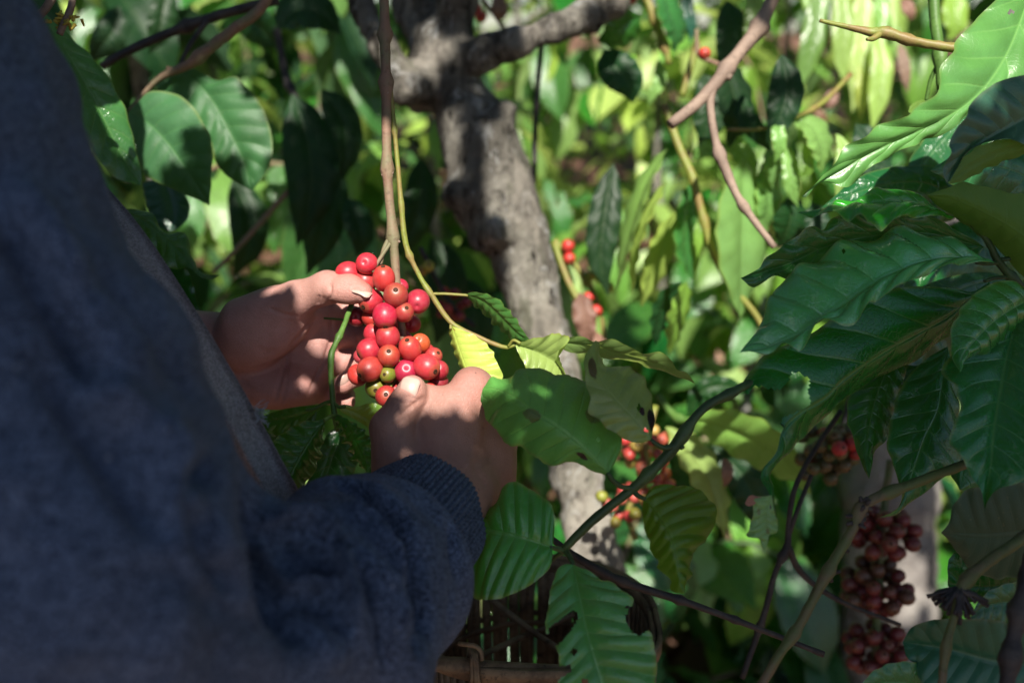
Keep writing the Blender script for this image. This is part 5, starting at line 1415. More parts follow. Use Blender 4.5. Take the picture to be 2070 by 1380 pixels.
hero_leaf(ur, [(2140, 212), (2070, 243), (2010, 275), (1960, 305), (1926, 345), (1915, 371)],
          [(2130, 150), (2070, 154), (2041, 158), (2001, 174), (1968, 203), (1944, 243), (1918, 288), (1919, 308), (1906, 350)],
          [(2130, 300), (2057, 287), (2033, 280), (2012, 284), (1988, 290), (1956, 306), (1937, 335), (1924, 360)], .65, .62, dl=-.010, dr=-.004, arc=.006, mat='leaf_blue', n=80, nv=11, seed=52, quilt=.0020, ripple=(.0012, 5))
hero_leaf(ur, [(2140, 240), (2060, 290), (1990, 320), (1940, 350), (1918, 372)], [(2100, 270), (2033, 281), (1988, 291), (1950, 315), (1925, 350)], [(2120, 300), (2060, 315), (1995, 340), (1950, 365)], .652, .622, dl=-.004, dr=.012, mat='leaf_olive', n=40, nv=7, seed=53, under=True)
hero_leaf(ur, [(2160, 0), (2110, 120), (2050, 220), (1990, 300), (1950, 340)], [(2090, 40), (2040, 140), (1990, 220), (1960, 290)], [(2180, 120), (2120, 240), (2060, 300), (1990, 340)], .80, .80, mat='leaf_mid', n=40, nv=8, seed=54)
tb = empty('bare_twig', P(1860, 90, .74), 'yellowish knotted bare twig crossing the top right corner', 'twig')
stem(tb, [(1657, 42, .74), (1700, 52, .74), (1765, 66, .74), (1790, 66, .738), (1840, 82, .735), (1920, 96, .73), (1985, 102, .725), (2080, 114, .72), (2180, 130, .715)],
     [.0014, .0019, .0034, .0046, .0032, .0036, .0037, .0038, .0038], 'stem_olive', nodes=(.36, .66), node_r=1.45, seg=11, rough=.07,
     extra=[([(1780, 68, .738), (1765, 78, .735), (1752, 80, .733)], [.0028, .0022, .0012]), ([(1775, 60, .738), (1748, 62, .74)], [.002, .0012])])
gs = empty('coffee_branch', P(1900, 130, .80), 'pale green upright coffee stem behind the knotted twig', 'stem')
stem(gs, [(1884, -60, .82), (1890, 40, .81), (1899, 110, .80), (1903, 180, .80)], [.0046, .0044, .0044, .0038], 'stem_green', nodes=(.75,), node_r=1.5, seg=11,
     extra=[([(1903, 120, .80), (1914, 150, .798), (1915, 185, .796)], .0022), ([(1898, 125, .80), (1882, 160, .805), (1872, 205, .81)], .0016)])
hero_leaf(gs, [(1872, 205), (1860, 212), (1845, 222), (1835, 232)], [(1866, 202), (1852, 206), (1840, 215)], [(1868, 216), (1858, 224), (1844, 232)], .80, .79, mat='leaf_light', n=24, nv=5, seed=55)
pb = empty('bare_branch', P(1450, 170, .92), 'pale brown forked bare branch hanging down in the upper right', 'branch')
stem(pb, [(1590, -70, .95), (1556, 10, .94), (1530, 62, .93), (1490, 112, .925), (1455, 158, .92), (1410, 208, .915), (1355, 252, .91)],
     [.0066, .0064, .0068, .0058, .0060, .0052, .0050], 'stem_pale', nodes=(.36, .62), node_r=1.5, seg=11, rough=.06,
     extra=[([(1442, 172, .918), (1436, 215, .915), (1448, 290, .91), (1466, 340, .905), (1490, 395, .90), (1520, 440, .895), (1566, 500, .89)], [.0044, .0038, .0040, .0048, .0036, .0034, .0030], (.40, .72)),
            ([(1462, 150, .92), (1478, 158, .918)], [.006, .003]), ([(1530, 58, .93), (1548, 66, .93)], [.006, .003])])

# -- the shoot in front of the body on the left, and the leaves below the hands
lt = empty('coffee_branch', P(672, 780, .70), 'thin green shoot rising past the fingers of the left hand', 'coffee branch')
stem(lt, [(722, 590, .742), (708, 623, .725), (694, 662, .712), (675, 702, .703), (669, 722, .700), (670, 770, .700), (673, 812, .698), (677, 842, .696), (682, 870, .70)],
     [.0019, .0020, .0020, .0021, .0024, .0020, .0020, .0022, .0016], 'stem_green', nodes=(.41,), node_r=1.5,
     extra=[([(673, 810, .698), (655, 815, .70), (635, 826, .70), (618, 828, .70)], [.0016, .0013, .0011, .0009]), ([(674, 812, .698), (685, 822, .695), (698, 822, .693)], .0012),
            ([(677, 840, .696), (668, 842, .69), (655, 850, .686)], .0015), ([(678, 838, .696), (690, 845, .692), (702, 862, .688)], .0013),
            ([(655, 643, .742), (690, 646, .738), (720, 651, .736), (752, 662, .732)], .0009)])
hero_leaf(lt, [(662, 846), (640, 872), (612, 915), (590, 955), (575, 990), (560, 1030)], [(649, 848), (630, 850), (612, 852), (590, 862), (565, 879), (542, 900), (530, 940), (535, 985), (545, 1015)],
          [(657, 858), (652, 872), (655, 888), (647, 902), (650, 920), (640, 935), (636, 955), (622, 968), (610, 990), (585, 1015)], .688, .665, dl=.004, dr=.018, mat='leaf_mid', n=70, nv=10, seed=61, quilt=.0022, ripple=(.0024, 8))
hero_leaf(lt, [(682, 840), (700, 860), (715, 888), (730, 920), (742, 955)], [(678, 852), (690, 872), (695, 892), (708, 905), (712, 925), (728, 940)], [(692, 842), (712, 852), (735, 868), (752, 890), (756, 925)],
          .690, .675, dl=.012, dr=-.002, mat='leaf_mid', n=60, nv=9, seed=62, ripple=(.0024, 7))
hero_leaf(lt, [(684, 820), (715, 832), (750, 852), (785, 880)], [(698, 817), (722, 822), (748, 814), (775, 822), (795, 850)], [(690, 832), (708, 842), (738, 860), (765, 885)], .694, .70, mat='leaf_light', n=50, nv=9, seed=63)
hero_leaf(lt, [(655, 822), (610, 838), (560, 850), (520, 845)], [(640, 818), (600, 822), (560, 830)], [(640, 832), (600, 862), (555, 880)], .705, .72, mat='leaf_mid', n=40, nv=8, seed=64)
hero_leaf(lt, [(600, 900), (565, 960), (530, 1020), (500, 1080)], [(560, 910), (510, 960), (485, 1030)], [(610, 950), (580, 1010), (545, 1060)], .73, .71, mat='leaf_blue', n=40, nv=8, seed=65, quilt=.003)
hero_leaf(lt, [(700, 850), (670, 930), (650, 1000), (640, 1060)], [(660, 880), (630, 950), (615, 1010)], [(730, 900), (710, 970), (680, 1030)], .78, .76, mat='leaf_dark', n=40, nv=8, seed=66)
hero_leaf(lt, [(640, 830), (590, 880), (545, 900), (500, 940)], [(600, 835), (550, 850), (510, 890)], [(630, 890), (580, 930), (530, 945)], .79, .78, mat='leaf_dark', n=40, nv=8, seed=67)

# -- leaves at the left, beyond the shoulder
ll = empty('coffee_branch', P(330, 120, .95), 'coffee branch at the upper left with two broad leaves crossed by twig shadows', 'coffee branch')
stem(ll, [(560, -40, .93), (525, 20, .93), (470, 62, .935), (420, 100, .94), (380, 132, .945), (320, 160, .95), (262, 224, .95)], [.0046, .0048, .0050, .0054, .0046, .0030, .0018], 'stem_brown', nodes=(.55,), node_r=1.4, seg=10,
     extra=[([(350, 140, .948), (338, 138, .95)], .002)])
hero_leaf(ll, [(261, 226), (300, 250), (340, 290), (375, 340), (405, 385), (424, 415)],
          [(272, 212), (287, 200), (309, 185), (343, 187), (370, 197), (391, 217), (409, 243), (426, 278), (430, 313), (427, 370)],
          [(258, 240), (270, 283), (283, 335), (304, 361), (352, 383), (391, 400)], .93, .92, dl=-.004, dr=.006, arc=.01, mat='leaf_matte', n=70, nv=10, seed=71, quilt=.0018)
hero_leaf(ll, [(338, 138), (385, 152), (430, 205), (460, 260), (490, 320), (509, 386)],
          [(361, 134), (391, 139), (417, 152), (443, 163), (478, 155), (491, 170), (517, 196), (539, 235), (550, 278), (550, 322), (530, 361)],
          [(317, 160), (320, 185), (370, 230), (413, 260), (430, 300), (440, 335), (470, 364)], .965, .95, dl=.0, dr=.0, arc=.01, mat='leaf_matte', n=70, nv=10, seed=72, quilt=.0024)
hero_leaf(ll, [(80, 20), (150, 130), (200, 220), (245, 310), (286, 376)], [(105, 40), (165, 96), (206, 140), (236, 188), (258, 236), (270, 287), (284, 340)], [(60, 60), (110, 160), (160, 260), (220, 350)],
          .80, .84, dl=.01, dr=-.02, mat='leaf_mid', n=60, nv=9, seed=73)
hero_leaf(ll, [(240, 425), (290, 445), (340, 485), (380, 525), (408, 553), (444, 556)], [(274, 424), (304, 428), (314, 443), (324, 461), (348, 471), (372, 474), (385, 491), (388, 522), (398, 547), (420, 556)],
          [(260, 470), (313, 509), (327, 539), (357, 542), (383, 540), (402, 562), (428, 564)], .80, .80, dl=.01, dr=-.004, mat='leaf_mid', n=60, nv=9, seed=74, ripple=(.003, 4), quilt=.002)
hero_leaf(ll, [(320, 530), (355, 565), (385, 620), (405, 690)], [(330, 522), (374, 543), (388, 565), (396, 600), (408, 650)], [(300, 560), (330, 620), (370, 670)], .82, .82, mat='leaf_dark', n=40, nv=8, seed=75)
hero_leaf(ll, [(330, 360), (345, 400), (350, 440), (340, 470)], [(365, 380), (385, 420), (370, 455)], [(290, 370), (300, 420), (315, 455)], .98, .97, mat='leaf_blue', n=30, nv=7, seed=76)
du = empty('bare_twig', P(300, 85, 1.0), 'dark bare twig sloping across the top left corner', 'twig')
stem(du, [(560, 0, .98), (440, 32, .99), (330, 72, 1.0), (250, 108, 1.0), (205, 135, 1.0)], [.0052, .005, .0048, .0044, .0040], 'stem_black', nodes=(.5,), seg=9,
     extra=[([(420, 40, .99), (385, 90, .985), (360, 140, .98)], [.003, .0026, .002])])
fl = empty('flowering_twig', P(130, 40, .70), 'green twig with tiny yellow dried flowers beside the shoulder', 'twig')
stem(fl, [(150, -20, .70), (142, 20, .70), (128, 50, .70), (120, 70, .70)], .0025, 'stem_pale', extra=[([(115, -20, .70), (92, 18, .70), (70, 40, .70)], .003)])
mb = MB()
for k in range(22):
    q = P(128 + random.gauss(0, 16), 42 + random.gauss(0, 7), .70 + random.gauss(0, .006))
    dv = Vector((random.gauss(0, 1), random.gauss(0, 1), random.gauss(0, 1))).normalized()
    add_tube(mb, [q, q + dv * .005], [.0014, .0006], n=4, seg=5)
obj('dried_flower', mb.mesh('dried_flower', simple('flower', (.42, .33, .05), .8)), fl, kind='stuff')

# ------------------------------------------------------------------ middle distance: single branches that can be told apart
def mid_leaf(parent, mid, w, d, mat, seed, tilt=.0, wl=1.0, wr=1.0, ripple=(.0016, 5.3), quilt=.0011, n=48, dd=0.0, label=None):
    """A leaf given by its midrib and greatest half width in the photograph."""
    m = spline(mid, 9); T = np.gradient(m, axis=0); T /= np.linalg.norm(T, axis=1)[:, None]
    Nn = np.stack([T[:, 1], -T[:, 0]], 1)
    u = np.linspace(0, 1, 9)
    prof = np.sin(np.pi * u ** .85) ** .8 * np.where(u > .8, 1 - .6 * (u - .8) / .2, 1)
    l = m + Nn * (prof * w * wl)[:, None]; r = m - Nn * (prof * w * wr)[:, None]
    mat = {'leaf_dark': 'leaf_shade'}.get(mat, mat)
    return hero_leaf(parent, mid, l[1:-1], r[1:-1], d, d + dd, dl=tilt, dr=-tilt, arc=.01, mat=mat, n=n, nv=8, seed=seed, ripple=ripple, quilt=quilt, crown=.2, label=label)

m1 = empty('coffee_branch', P(1420, 430, 1.1), 'sunlit branch with long drooping quilted leaves in the middle of the right half', 'coffee branch')
stem(m1, [(1345, 215, 1.12), (1370, 290, 1.11), (1400, 360, 1.10), (1420, 435, 1.10), (1445, 520, 1.10), (1490, 590, 1.10), (1530, 640, 1.10), (1560, 700, 1.10)], [.0046, .0046, .0044, .0046, .0042, .004, .0036, .003], 'stem_olive', nodes=(.30, .47, .70), node_r=1.4, seg=10)
for k, (mid, w, mat, tl, wl, wr) in enumerate((
        ([(1500, 318), (1502, 400), (1500, 500), (1496, 645)], 54, 'leaf_light', .03, 1, 1), ([(1540, 330), (1552, 380), (1550, 430), (1525, 480)], 26, 'leaf_light', .02, 1, 1),
        ([(1395, 368), (1390, 430), (1384, 500), (1400, 572)], 24, 'leaf_mid', .03, .8, 1), ([(1405, 390), (1410, 450), (1408, 510), (1402, 570)], 12, 'leaf_light', .0, 1, 1),
        ([(1350, 300), (1310, 370), (1280, 460), (1255, 560), (1246, 590)], 24, 'leaf_light', -.03, .4, 1), ([(1350, 365), (1315, 430), (1290, 500), (1278, 600)], 20, 'leaf_lime', -.03, .3, .8),
        ([(1366, 428), (1340, 490), (1316, 560), (1296, 622)], 30, 'leaf_lime', .02, .9, .8), ([(1400, 322), (1430, 300), (1456, 316), (1440, 345)], 18, 'leaf_light', .0, 1, 1),
        ([(1388, 566), (1380, 610), (1366, 655), (1352, 720)], 22, 'leaf_light', .02, .8, 1), ([(1380, 570), (1350, 600), (1330, 650), (1325, 700)], 20, 'leaf_dark', .02, 1, 1),
        ([(1460, 290), (1490, 300), (1515, 330), (1530, 360)], 22, 'leaf_light', .0, 1, 1), ([(1240, 330), (1225, 420), (1215, 520), (1230, 600)], 34, 'leaf_dark', .0, 1, 1))):
    mid_leaf(m1, mid, w, 1.10 + .02 * (k % 4), mat, 100 + k, tilt=tl, wl=wl, wr=wr)

m2 = empty('coffee_branch', P(1640, 300, 1.05), 'sunlit branch with pale wavy leaves hanging left of the long glossy leaf', 'coffee branch')
stem(m2, [(1720, 150, 1.10), (1660, 210, 1.08), (1600, 240, 1.06), (1540, 260, 1.06), (1470, 262, 1.06)], [.003, .003, .0026, .0022, .0018], 'stem_olive', nodes=(.4, .7), seg=9)
for k, (mid, w, mat, tl) in enumerate((
        ([(1560, 235), (1572, 260), (1575, 300), (1566, 330)], 16, 'leaf_light', 0), ([(1600, 245), (1640, 255), (1660, 300), (1658, 352)], 26, 'leaf_light', .02), ([(1586, 290), (1598, 340), (1600, 380), (1614, 420)], 18, 'leaf_light', 0),
        ([(1550, 300), (1560, 330), (1562, 360), (1565, 385)], 18, 'leaf_light', .01), ([(1690, 270), (1705, 300), (1700, 350), (1690, 405)], 16, 'leaf_lime', 0), ([(1625, 290), (1635, 330), (1630, 350), (1612, 352)], 12, 'leaf_light', 0),
        ([(1500, 190), (1505, 230), (1540, 280), (1560, 310)], 22, 'leaf_dark', 0), ([(1460, 120), (1480, 180), (1490, 240), (1470, 300)], 36, 'leaf_dark', .02), ([(1580, 110), (1590, 180), (1575, 240), (1550, 290)], 36, 'leaf_dark', .0),
        ([(1640, 410), (1650, 440), (1660, 480), (1672, 500)], 26, 'leaf_dark', 0), ([(1730, 250), (1760, 300), (1770, 350), (1750, 400)], 36, 'leaf_dark', 0), ([(1590, 400), (1600, 430), (1590, 470), (1570, 500)], 36, 'leaf_dark', .02))):
    mid_leaf(m2, mid, w, 1.05 + .02 * (k % 4), mat, 120 + k, tilt=tl)

m3 = empty('banana_plant', P(1750, 100, 1.5), 'cluster of long pale sunlit strap leaves hanging at the upper right', 'plant')
stem(m3, [(1790, -80, 1.5), (1770, -30, 1.5), (1745, 10, 1.5)], [.012, .010, .006], 'stem_green', seg=9)
for k, (mid, w, mat) in enumerate((([(1700, -40), (1705, 50), (1702, 130), (1712, 175)], 24, 'leaf_lime'), ([(1745, -40), (1742, 60), (1735, 150), (1722, 230)], 26, 'leaf_lime'), ([(1780, -30), (1778, 60), (1770, 150), (1765, 262)], 28, 'leaf_light'),
        ([(1770, 60), (1782, 130), (1775, 200), (1762, 268)], 24, 'leaf_lime'), ([(1650, -30), (1652, 40), (1638, 100), (1615, 185)], 26, 'leaf_light'), ([(1615, -30), (1640, 10), (1650, 60), (1640, 110)], 18, 'leaf_light'),
        ([(1925, -20), (1930, 20), (1928, 60), (1915, 82)], 28, 'leaf_lime'), ([(1735, 90), (1745, 150), (1742, 210), (1738, 245)], 18, 'leaf_yellow'))):
    mid_leaf(m3, mid, w, 1.45 + .03 * (k % 3), mat, 140 + k, ripple=(.002, 3), quilt=.001)
for k, (mid, w) in enumerate((([(1818, 85), (1828, 130), (1832, 165), (1836, 190)], 12), ([(1820, 0), (1832, 10), (1840, 30), (1838, 45)], 14), ([(1690, 180), (1680, 200), (1672, 215), (1664, 222)], 14), ([(1640, 220), (1660, 232), (1668, 242), (1674, 250)], 9))):
    mid_leaf(m3, mid, w, 1.46, 'leaf_dead', 160 + k, label='withered reddish brown strap leaf' if k == 0 else None)

m4 = empty('coffee_branch', P(1500, 900, 1.05), 'bright green backlit leaves hanging behind the dark crossing branch', 'coffee branch')
stem(m4, [(1330, 800, 1.1), (1370, 845, 1.08), (1420, 850, 1.06), (1470, 862, 1.06)], [.004, .004, .0036, .003], 'stem_green', nodes=(.4,), seg=8)
for k, (mid, w, mat, tl) in enumerate((([(1392, 846), (1460, 862), (1540, 900), (1600, 945), (1640, 1000)], 46, 'leaf_light', -.02), ([(1345, 862), (1390, 905), (1430, 965), (1452, 1030), (1466, 1088)], 34, 'leaf_lime', .02),
        ([(1360, 880), (1400, 950), (1410, 1010), (1380, 1060)], 44, 'leaf_dark', .0), ([(1440, 900), (1500, 960), (1540, 1040), (1550, 1100)], 40, 'leaf_dark', 0), ([(1390, 840), (1420, 790), (1470, 780), (1520, 800)], 22, 'leaf_dark', .0))):
    mid_leaf(m4, mid, w, 1.02 + .03 * k, mat, 170 + k, tilt=tl, ripple=(.0025, 6))
mid_leaf(m4, [(1462, 925), (1470, 945), (1468, 970), (1462, 985)], 12, 1.0, 'leaf_dead', 181, label='small withered pink leaf')

m5 = empty('coffee_branch', P(1250, 60, 1.25), 'glossy leaved branch above and right of the broken limb at the top', 'coffee branch')
stem(m5, [(1290, -40, 1.25), (1320, 30, 1.24), (1345, 100, 1.24), (1352, 130, 1.24)], [.005, .005, .0046, .004], 'stem_olive', nodes=(.5, .8), seg=9, extra=[([(1410, 85, 1.2), (1395, 140, 1.2), (1378, 195, 1.2)], [.005, .0045, .004])])
for k, (mid, w, mat, tl) in enumerate((([(1295, 30), (1265, 50), (1235, 75), (1205, 82)], 34, 'leaf_mid', .02), ([(1340, -30), (1352, 20), (1365, 60), (1362, 108)], 26, 'leaf_mid', .03), ([(1385, -30), (1390, 20), (1398, 60), (1394, 90)], 14, 'leaf_blue', 0),
        ([(1220, 100), (1240, 130), (1270, 170), (1280, 210)], 40, 'leaf_dark', 0), ([(1285, 110), (1270, 130), (1250, 150), (1230, 155)], 16, 'leaf_light', 0), ([(1330, 120), (1335, 160), (1320, 190), (1310, 215)], 14, 'leaf_light', 0),
        ([(1420, 150), (1435, 200), (1430, 260), (1410, 300)], 36, 'leaf_dark', 0), ([(1520, -20), (1530, 30), (1520, 70), (1500, 100)], 26, 'leaf_light', .0), ([(1470, 0), (1480, 60), (1475, 100), (1450, 150)], 34, 'leaf_dark', 0))):
    mid_leaf(m5, mid, w, 1.22 + .03 * (k % 3), mat, 190 + k, tilt=tl)

m6 = empty('coffee_branch', P(600, 380, 1.25), 'shaded branch with long black-green hanging leaves left of the hanging twig', 'coffee branch')
stem(m6, [(560, 60, 1.3), (580, 160, 1.28), (620, 240, 1.26), (650, 330, 1.25)], [.005, .005, .0045, .004], 'stem_black', nodes=(.4, .7), seg=8)
for k, (mid, w, mat) in enumerate((([(590, 190), (620, 280), (630, 380), (600, 500)], 56, 'leaf_dark'), ([(640, 300), (660, 380), (650, 470), (620, 560)], 46, 'leaf_dark'), ([(560, 100), (530, 60), (490, 40), (440, 60)], 36, 'leaf_dark'), ([(470, 360), (500, 430), (500, 500), (470, 560)], 40, 'leaf_dark'),
        ([(560, 60), (600, 20), (650, 30), (690, 70)], 40, 'leaf_dark'), ([(650, 180), (690, 240), (700, 300), (690, 370)], 36, 'leaf_dark'), ([(240, 10), (230, 60), (200, 100), (180, 130)], 36, 'leaf_dark'), ([(340, -30), (330, 20), (320, 70), (300, 110)], 30, 'leaf_dark'),
        ([(700, 400), (720, 440), (730, 480), (720, 520)], 30, 'leaf_dark'), ([(850, 320), (850, 400), (830, 470), (800, 520)], 36, 'leaf_dark'), ([(870, 480), (900, 540), (900, 620), (880, 700)], 40, 'leaf_dark'), ([(930, 560), (960, 620), (960, 690), (930, 740)], 36, 'leaf_dark'))):
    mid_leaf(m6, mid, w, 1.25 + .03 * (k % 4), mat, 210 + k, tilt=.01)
sb = empty('bare_twig', P(500, 480, 1.25), 'thin brown twig slanting down to the left between the shoulder leaves and the hand', 'twig')
stem(sb, [(640, 330, 1.25), (570, 400, 1.24), (500, 480, 1.23), (430, 552, 1.22)], [.0036, .0036, .0034, .003], 'stem_brown', seg=8, nodes=(.5,))
vb = empty('bare_twig', P(1084, 230, 1.35), 'thin dark upright twig close to the right of the forked trunk', 'twig')
stem(vb, [(1098, 60, 1.36), (1088, 160, 1.35), (1082, 260, 1.35), (1080, 370, 1.35)], [.0044, .004, .004, .0036], 'stem_black', seg=8, nodes=(.5,))
db = empty('bare_twig', P(1580, 1080, .82), 'dark forked twig hanging behind the knotted branch at lower right', 'twig')
stem(db, [(1700, 830, .84), (1640, 920, .83), (1606, 990, .82), (1594, 1060, .82), (1592, 1100, .82), (1566, 1160, .82), (1545, 1240, .82), (1500, 1370, .82)], [.0022, .0022, .0022, .0024, .0030, .0025, .0026, .0025], 'stem_black', nodes=(.56, .82), seg=8, node_r=1.8,
     extra=[([(1640, 960, .83), (1612, 1030, .82), (1592, 1090, .82)], .0019), ([(1592, 1100, .82), (1622, 1160, .83), (1700, 1215, .84), (1820, 1262, .85)], [.003, .0026, .0022, .0016])])

# clusters of cherries further back
c1 = empty('coffee_branch', P(1300, 930, 1.05), 'blurred twig with mixed red, orange and yellow cherries below the brown-spotted leaf', 'coffee branch')
stem(c1, [(1325, 820, 1.06), (1305, 900, 1.05), (1310, 960, 1.05), (1270, 1030, 1.05), (1285, 1090, 1.05)], .0035, 'stem_olive', seg=8)
cluster(c1, P(1300, 905, 1.05), .030, 20, [(.36, .035, .03), (.36, .05, .045), (.40, .10, .06), (.40, .30, .07), (.30, .27, .06)], .95, seed=1)
cluster(c1, P(1318, 985, 1.05), .026, 14, [(.38, .09, .06), (.40, .30, .07), (.25, .25, .04), (.36, .04, .035)], .95, seed=2)
cluster(c1, P(1258, 1020, 1.05), .026, 12, [(.34, .03, .03), (.36, .05, .04), (.20, .22, .03), (.38, .09, .06)], .9, seed=3)
c2 = empty('coffee_branch', P(1690, 920, .98), 'shaded bunch of mostly unripe green cherries with one red below the bitten leaf', 'coffee branch')
stem(c2, [(1720, 800, 1.0), (1705, 860, .99), (1690, 930, .98), (1680, 975, .98)], .0034, 'stem_black', seg=8)
cluster(c2, P(1685, 905, .98), .034, 26, [(.06, .07, .02), (.07, .08, .02), (.05, .06, .02), DARKRED], 1.0, seed=4)
cherry(c2, P(1697, 906, .945), camdir(.2, -.2, .9), 1.05, 1.0, (.40, .03, .04), True)
cluster(c2, P(1660, 950, .98), .020, 8, [(.06, .07, .02), (.05, .05, .02)], 1.0, seed=5)
c3 = empty('coffee_branch', P(1780, 1100, 1.02), 'shaded hanging twig with three tiers of dark red cherries before the pale trunk', 'coffee branch')
stem(c3, [(1800, 930, 1.04), (1788, 1020, 1.03), (1778, 1100, 1.02), (1775, 1190, 1.02), (1770, 1310, 1.02), (1768, 1390, 1.02)], .0038, 'stem_mixed', seg=8, nodes=(.3, .55, .8))
cluster(c3, P(1788, 1078, 1.02), .031, 34, [(.085, .006, .009), (.11, .008, .010), (.10, .009, .010)], 1.12, seed=6)
cluster(c3, P(1772, 1188, 1.02), .033, 40, [(.085, .006, .009), (.11, .008, .010), (.07, .007, .008), (.06, .025, .010)], 1.12, seed=7)
cluster(c3, P(1772, 1312, 1.02), .031, 36, [(.085, .006, .009), (.10, .008, .010), (.09, .010, .010)], 1.12, seed=8)
c4 = empty('coffee_branch', P(1160, 560, 1.2), 'twig with two red cherries and a curled dead leaf beside the trunk', 'coffee branch')
stem(c4, [(1120, 485, 1.2), (1150, 520, 1.2), (1190, 575, 1.2), (1212, 620, 1.2), (1222, 690, 1.2)], [.004, .004, .0036, .003, .0026], 'stem_olive', seg=8, nodes=(.45,), extra=[([(1120, 490, 1.2), (1145, 560, 1.19), (1170, 610, 1.18)], .004)])
cherry(c4, P(1148, 497, 1.19), camdir(.3, -.6, .6), 1.15, 1.0, RED, False); cherry(c4, P(1151, 522, 1.19), camdir(.2, .4, .8), 1.05, 1.0, RED, False)
cherry(c4, P(1205, 628, 1.19), camdir(.2, .4, .8), 1.05, 1.0, RED, False); cherry(c4, P(1190, 600, 1.19), camdir(.2, .4, .8), .9, 1.0, RED, False)
mid_leaf(c4, [(1172, 590), (1180, 630), (1186, 665), (1192, 700)], 24, 1.18, 'leaf_dead', 230, ripple=(.003, 3), label='curled pinkish brown dead leaf')
mid_leaf(c4, [(1180, 670), (1200, 680), (1216, 695), (1226, 715)], 12, 1.2, 'leaf_dead', 231, ripple=(.003, 3))
for k, (x, y, c) in enumerate(((1214, 562, (.30, .34, .05)), (1231, 581, (.34, .36, .06)), (1196, 556, (.25, .28, .04)))): cherry(c4, P(x, y, 1.2), camdir(.2, -.2, .9), .95, 1.0, c, False)
c5 = empty('coffee_branch', P(900, 600, 1.15), 'dim twig carrying a few dark and yellowish cherries right of the held cluster', 'coffee branch')
stem(c5, [(850, 500, 1.15), (880, 560, 1.15), (915, 620, 1.15), (960, 660, 1.15)], .003, 'stem_black', seg=7)
cluster(c5, P(918, 612, 1.16), .026, 12, [DARKRED, (.16, .01, .02)], .9, seed=9)
cherry(c5, P(866, 538, 1.14), camdir(.2, -.2, .9), 1.0, 1.0, (.34, .30, .04), False); cherry(c5, P(852, 548, 1.15), camdir(.2, -.2, .9), .9, 1.0, (.4, .24, .04), False)
c6 = empty('coffee_branch', P(1425, 110, 1.15), 'twig with a lone bright red cherry between the upper branches', 'coffee branch')
stem(c6, [(1408, 60, 1.16), (1412, 110, 1.16), (1440, 125, 1.16), (1490, 145, 1.16)], .0026, 'stem_brown', seg=7)
cherry(c6, P(1424, 108, 1.14), camdir(.1, .3, .9), 1.0, 1.0, RED, False)
c7 = empty('coffee_branch', P(985, 10, 1.3), 'twig with red cherries at the top edge behind the forked trunk', 'coffee branch')
stem(c7, [(940, -40, 1.3), (985, 10, 1.3), (1020, 60, 1.3)], .003, 'stem_brown', seg=7)
for (x, y) in ((962, 18), (972, 34), (1276, -2), (1268, -8)): cherry(c7, P(x, y, 1.3), camdir(.1, .3, .9), 1.15, 1.0, RED, False)
mid_leaf(c7, [(1000, -10), (1010, 10), (1012, 30), (1006, 45)], 16, 1.29, 'leaf_dead', 240)

# ------------------------------------------------------------------ carrying strap and basket
def band(name, path, width, pleats, depth, thick, mat, n=70, m=25, parent=None, roll=None):
    C = spline([tuple(p) for p in path], n)
    T = np.gradient(C, axis=0); T /= np.linalg.norm(T, axis=1)[:, None]
    view = C - CAMPOS; view /= np.linalg.norm(view, axis=1)[:, None]
    W = np.cross(T, view); W /= np.linalg.norm(W, axis=1)[:, None]
    Nn = np.cross(W, T); Nn[(Nn * view).sum(1) > 0] *= -1
    s = np.linspace(-1, 1, m); u = np.linspace(0, 1, n)
    layers = []
    for off in (0, -thick):
        L = np.zeros((n, m, 3))
        for j, sv in enumerate(s):
            z = depth * (np.sin(sv * pleats + 1.2 * np.sin(3 * u) + .4) + .4 * np.sin(sv * pleats * 2.1 + 4 * u)) - .5 * width * .45 * sv ** 2
            x = sv * width / 2 * (1 + .10 * np.sin(7 * u + 1))
            L[:, j] = C + W * x[:, None] + Nn * (z + off)[:, None]
        layers.append(L)
    V = np.concatenate([l.reshape(-1, 3) for l in layers])
    idx = np.arange(n * m).reshape(n, m); q = np.stack([idx[:-1, :-1], idx[1:, :-1], idx[1:, 1:], idx[:-1, 1:]], -1).reshape(-1, 4)
    rim = np.concatenate([idx[0, :-1], idx[:-1, -1], idx[-1, :0:-1], idx[:0:-1, 0]]); rn = np.roll(rim, -1)
    F = np.vstack([q, q[:, ::-1] + n * m, np.stack([rim, rn, rn + n * m, rim + n * m], 1)])
    return obj(name, mesh_np(name, V, F, M[mat]), parent)
BC = P(1090, 1246, .80)
BRX, BRY = 230 * K * .80, 112 * K * .80 / math.sin(PITCH + math.atan(556 * K))
strap = empty('carrying_strap', P(430, 740, .585), 'faded grey pleated cloth strap with a frayed edge running down between arm and left hand', 'strap')
sp_ = band('strap_band', [P(-60, 150, .70), P(90, 330, .66), P(225, 480, .615), P(345, 655, .59), P(462, 850, .585), P(552, 1015, .59), P(640, 1160, .63), BC + Vector((-BRX * .9, .0, .012))], .036, 5.2, .0034, .003, 'strap_cloth', parent=strap, m=41, n=110)
mb = MB()
rnd = random.Random(3)
for k in range(26):
    q = P(512 + rnd.uniform(0, 14), 818 + rnd.uniform(0, 30), .582)
    pts = [q]
    dv = camdir(rnd.uniform(.3, 1), rnd.uniform(-.6, .9), rnd.uniform(-.3, .5))
    for i in range(4):
        pts.append(pts[-1] + dv * rnd.uniform(.001, .0026)); dv = (dv + camdir(rnd.uniform(-1, 1), rnd.uniform(-1, 1), rnd.uniform(-1, 1)) * .7).normalized()
    add_tube(mb, pts, .00028, n=12, seg=4, cap=False)
obj('loose_thread', mb.mesh('loose_thread', M['thread']), strap, kind='stuff')

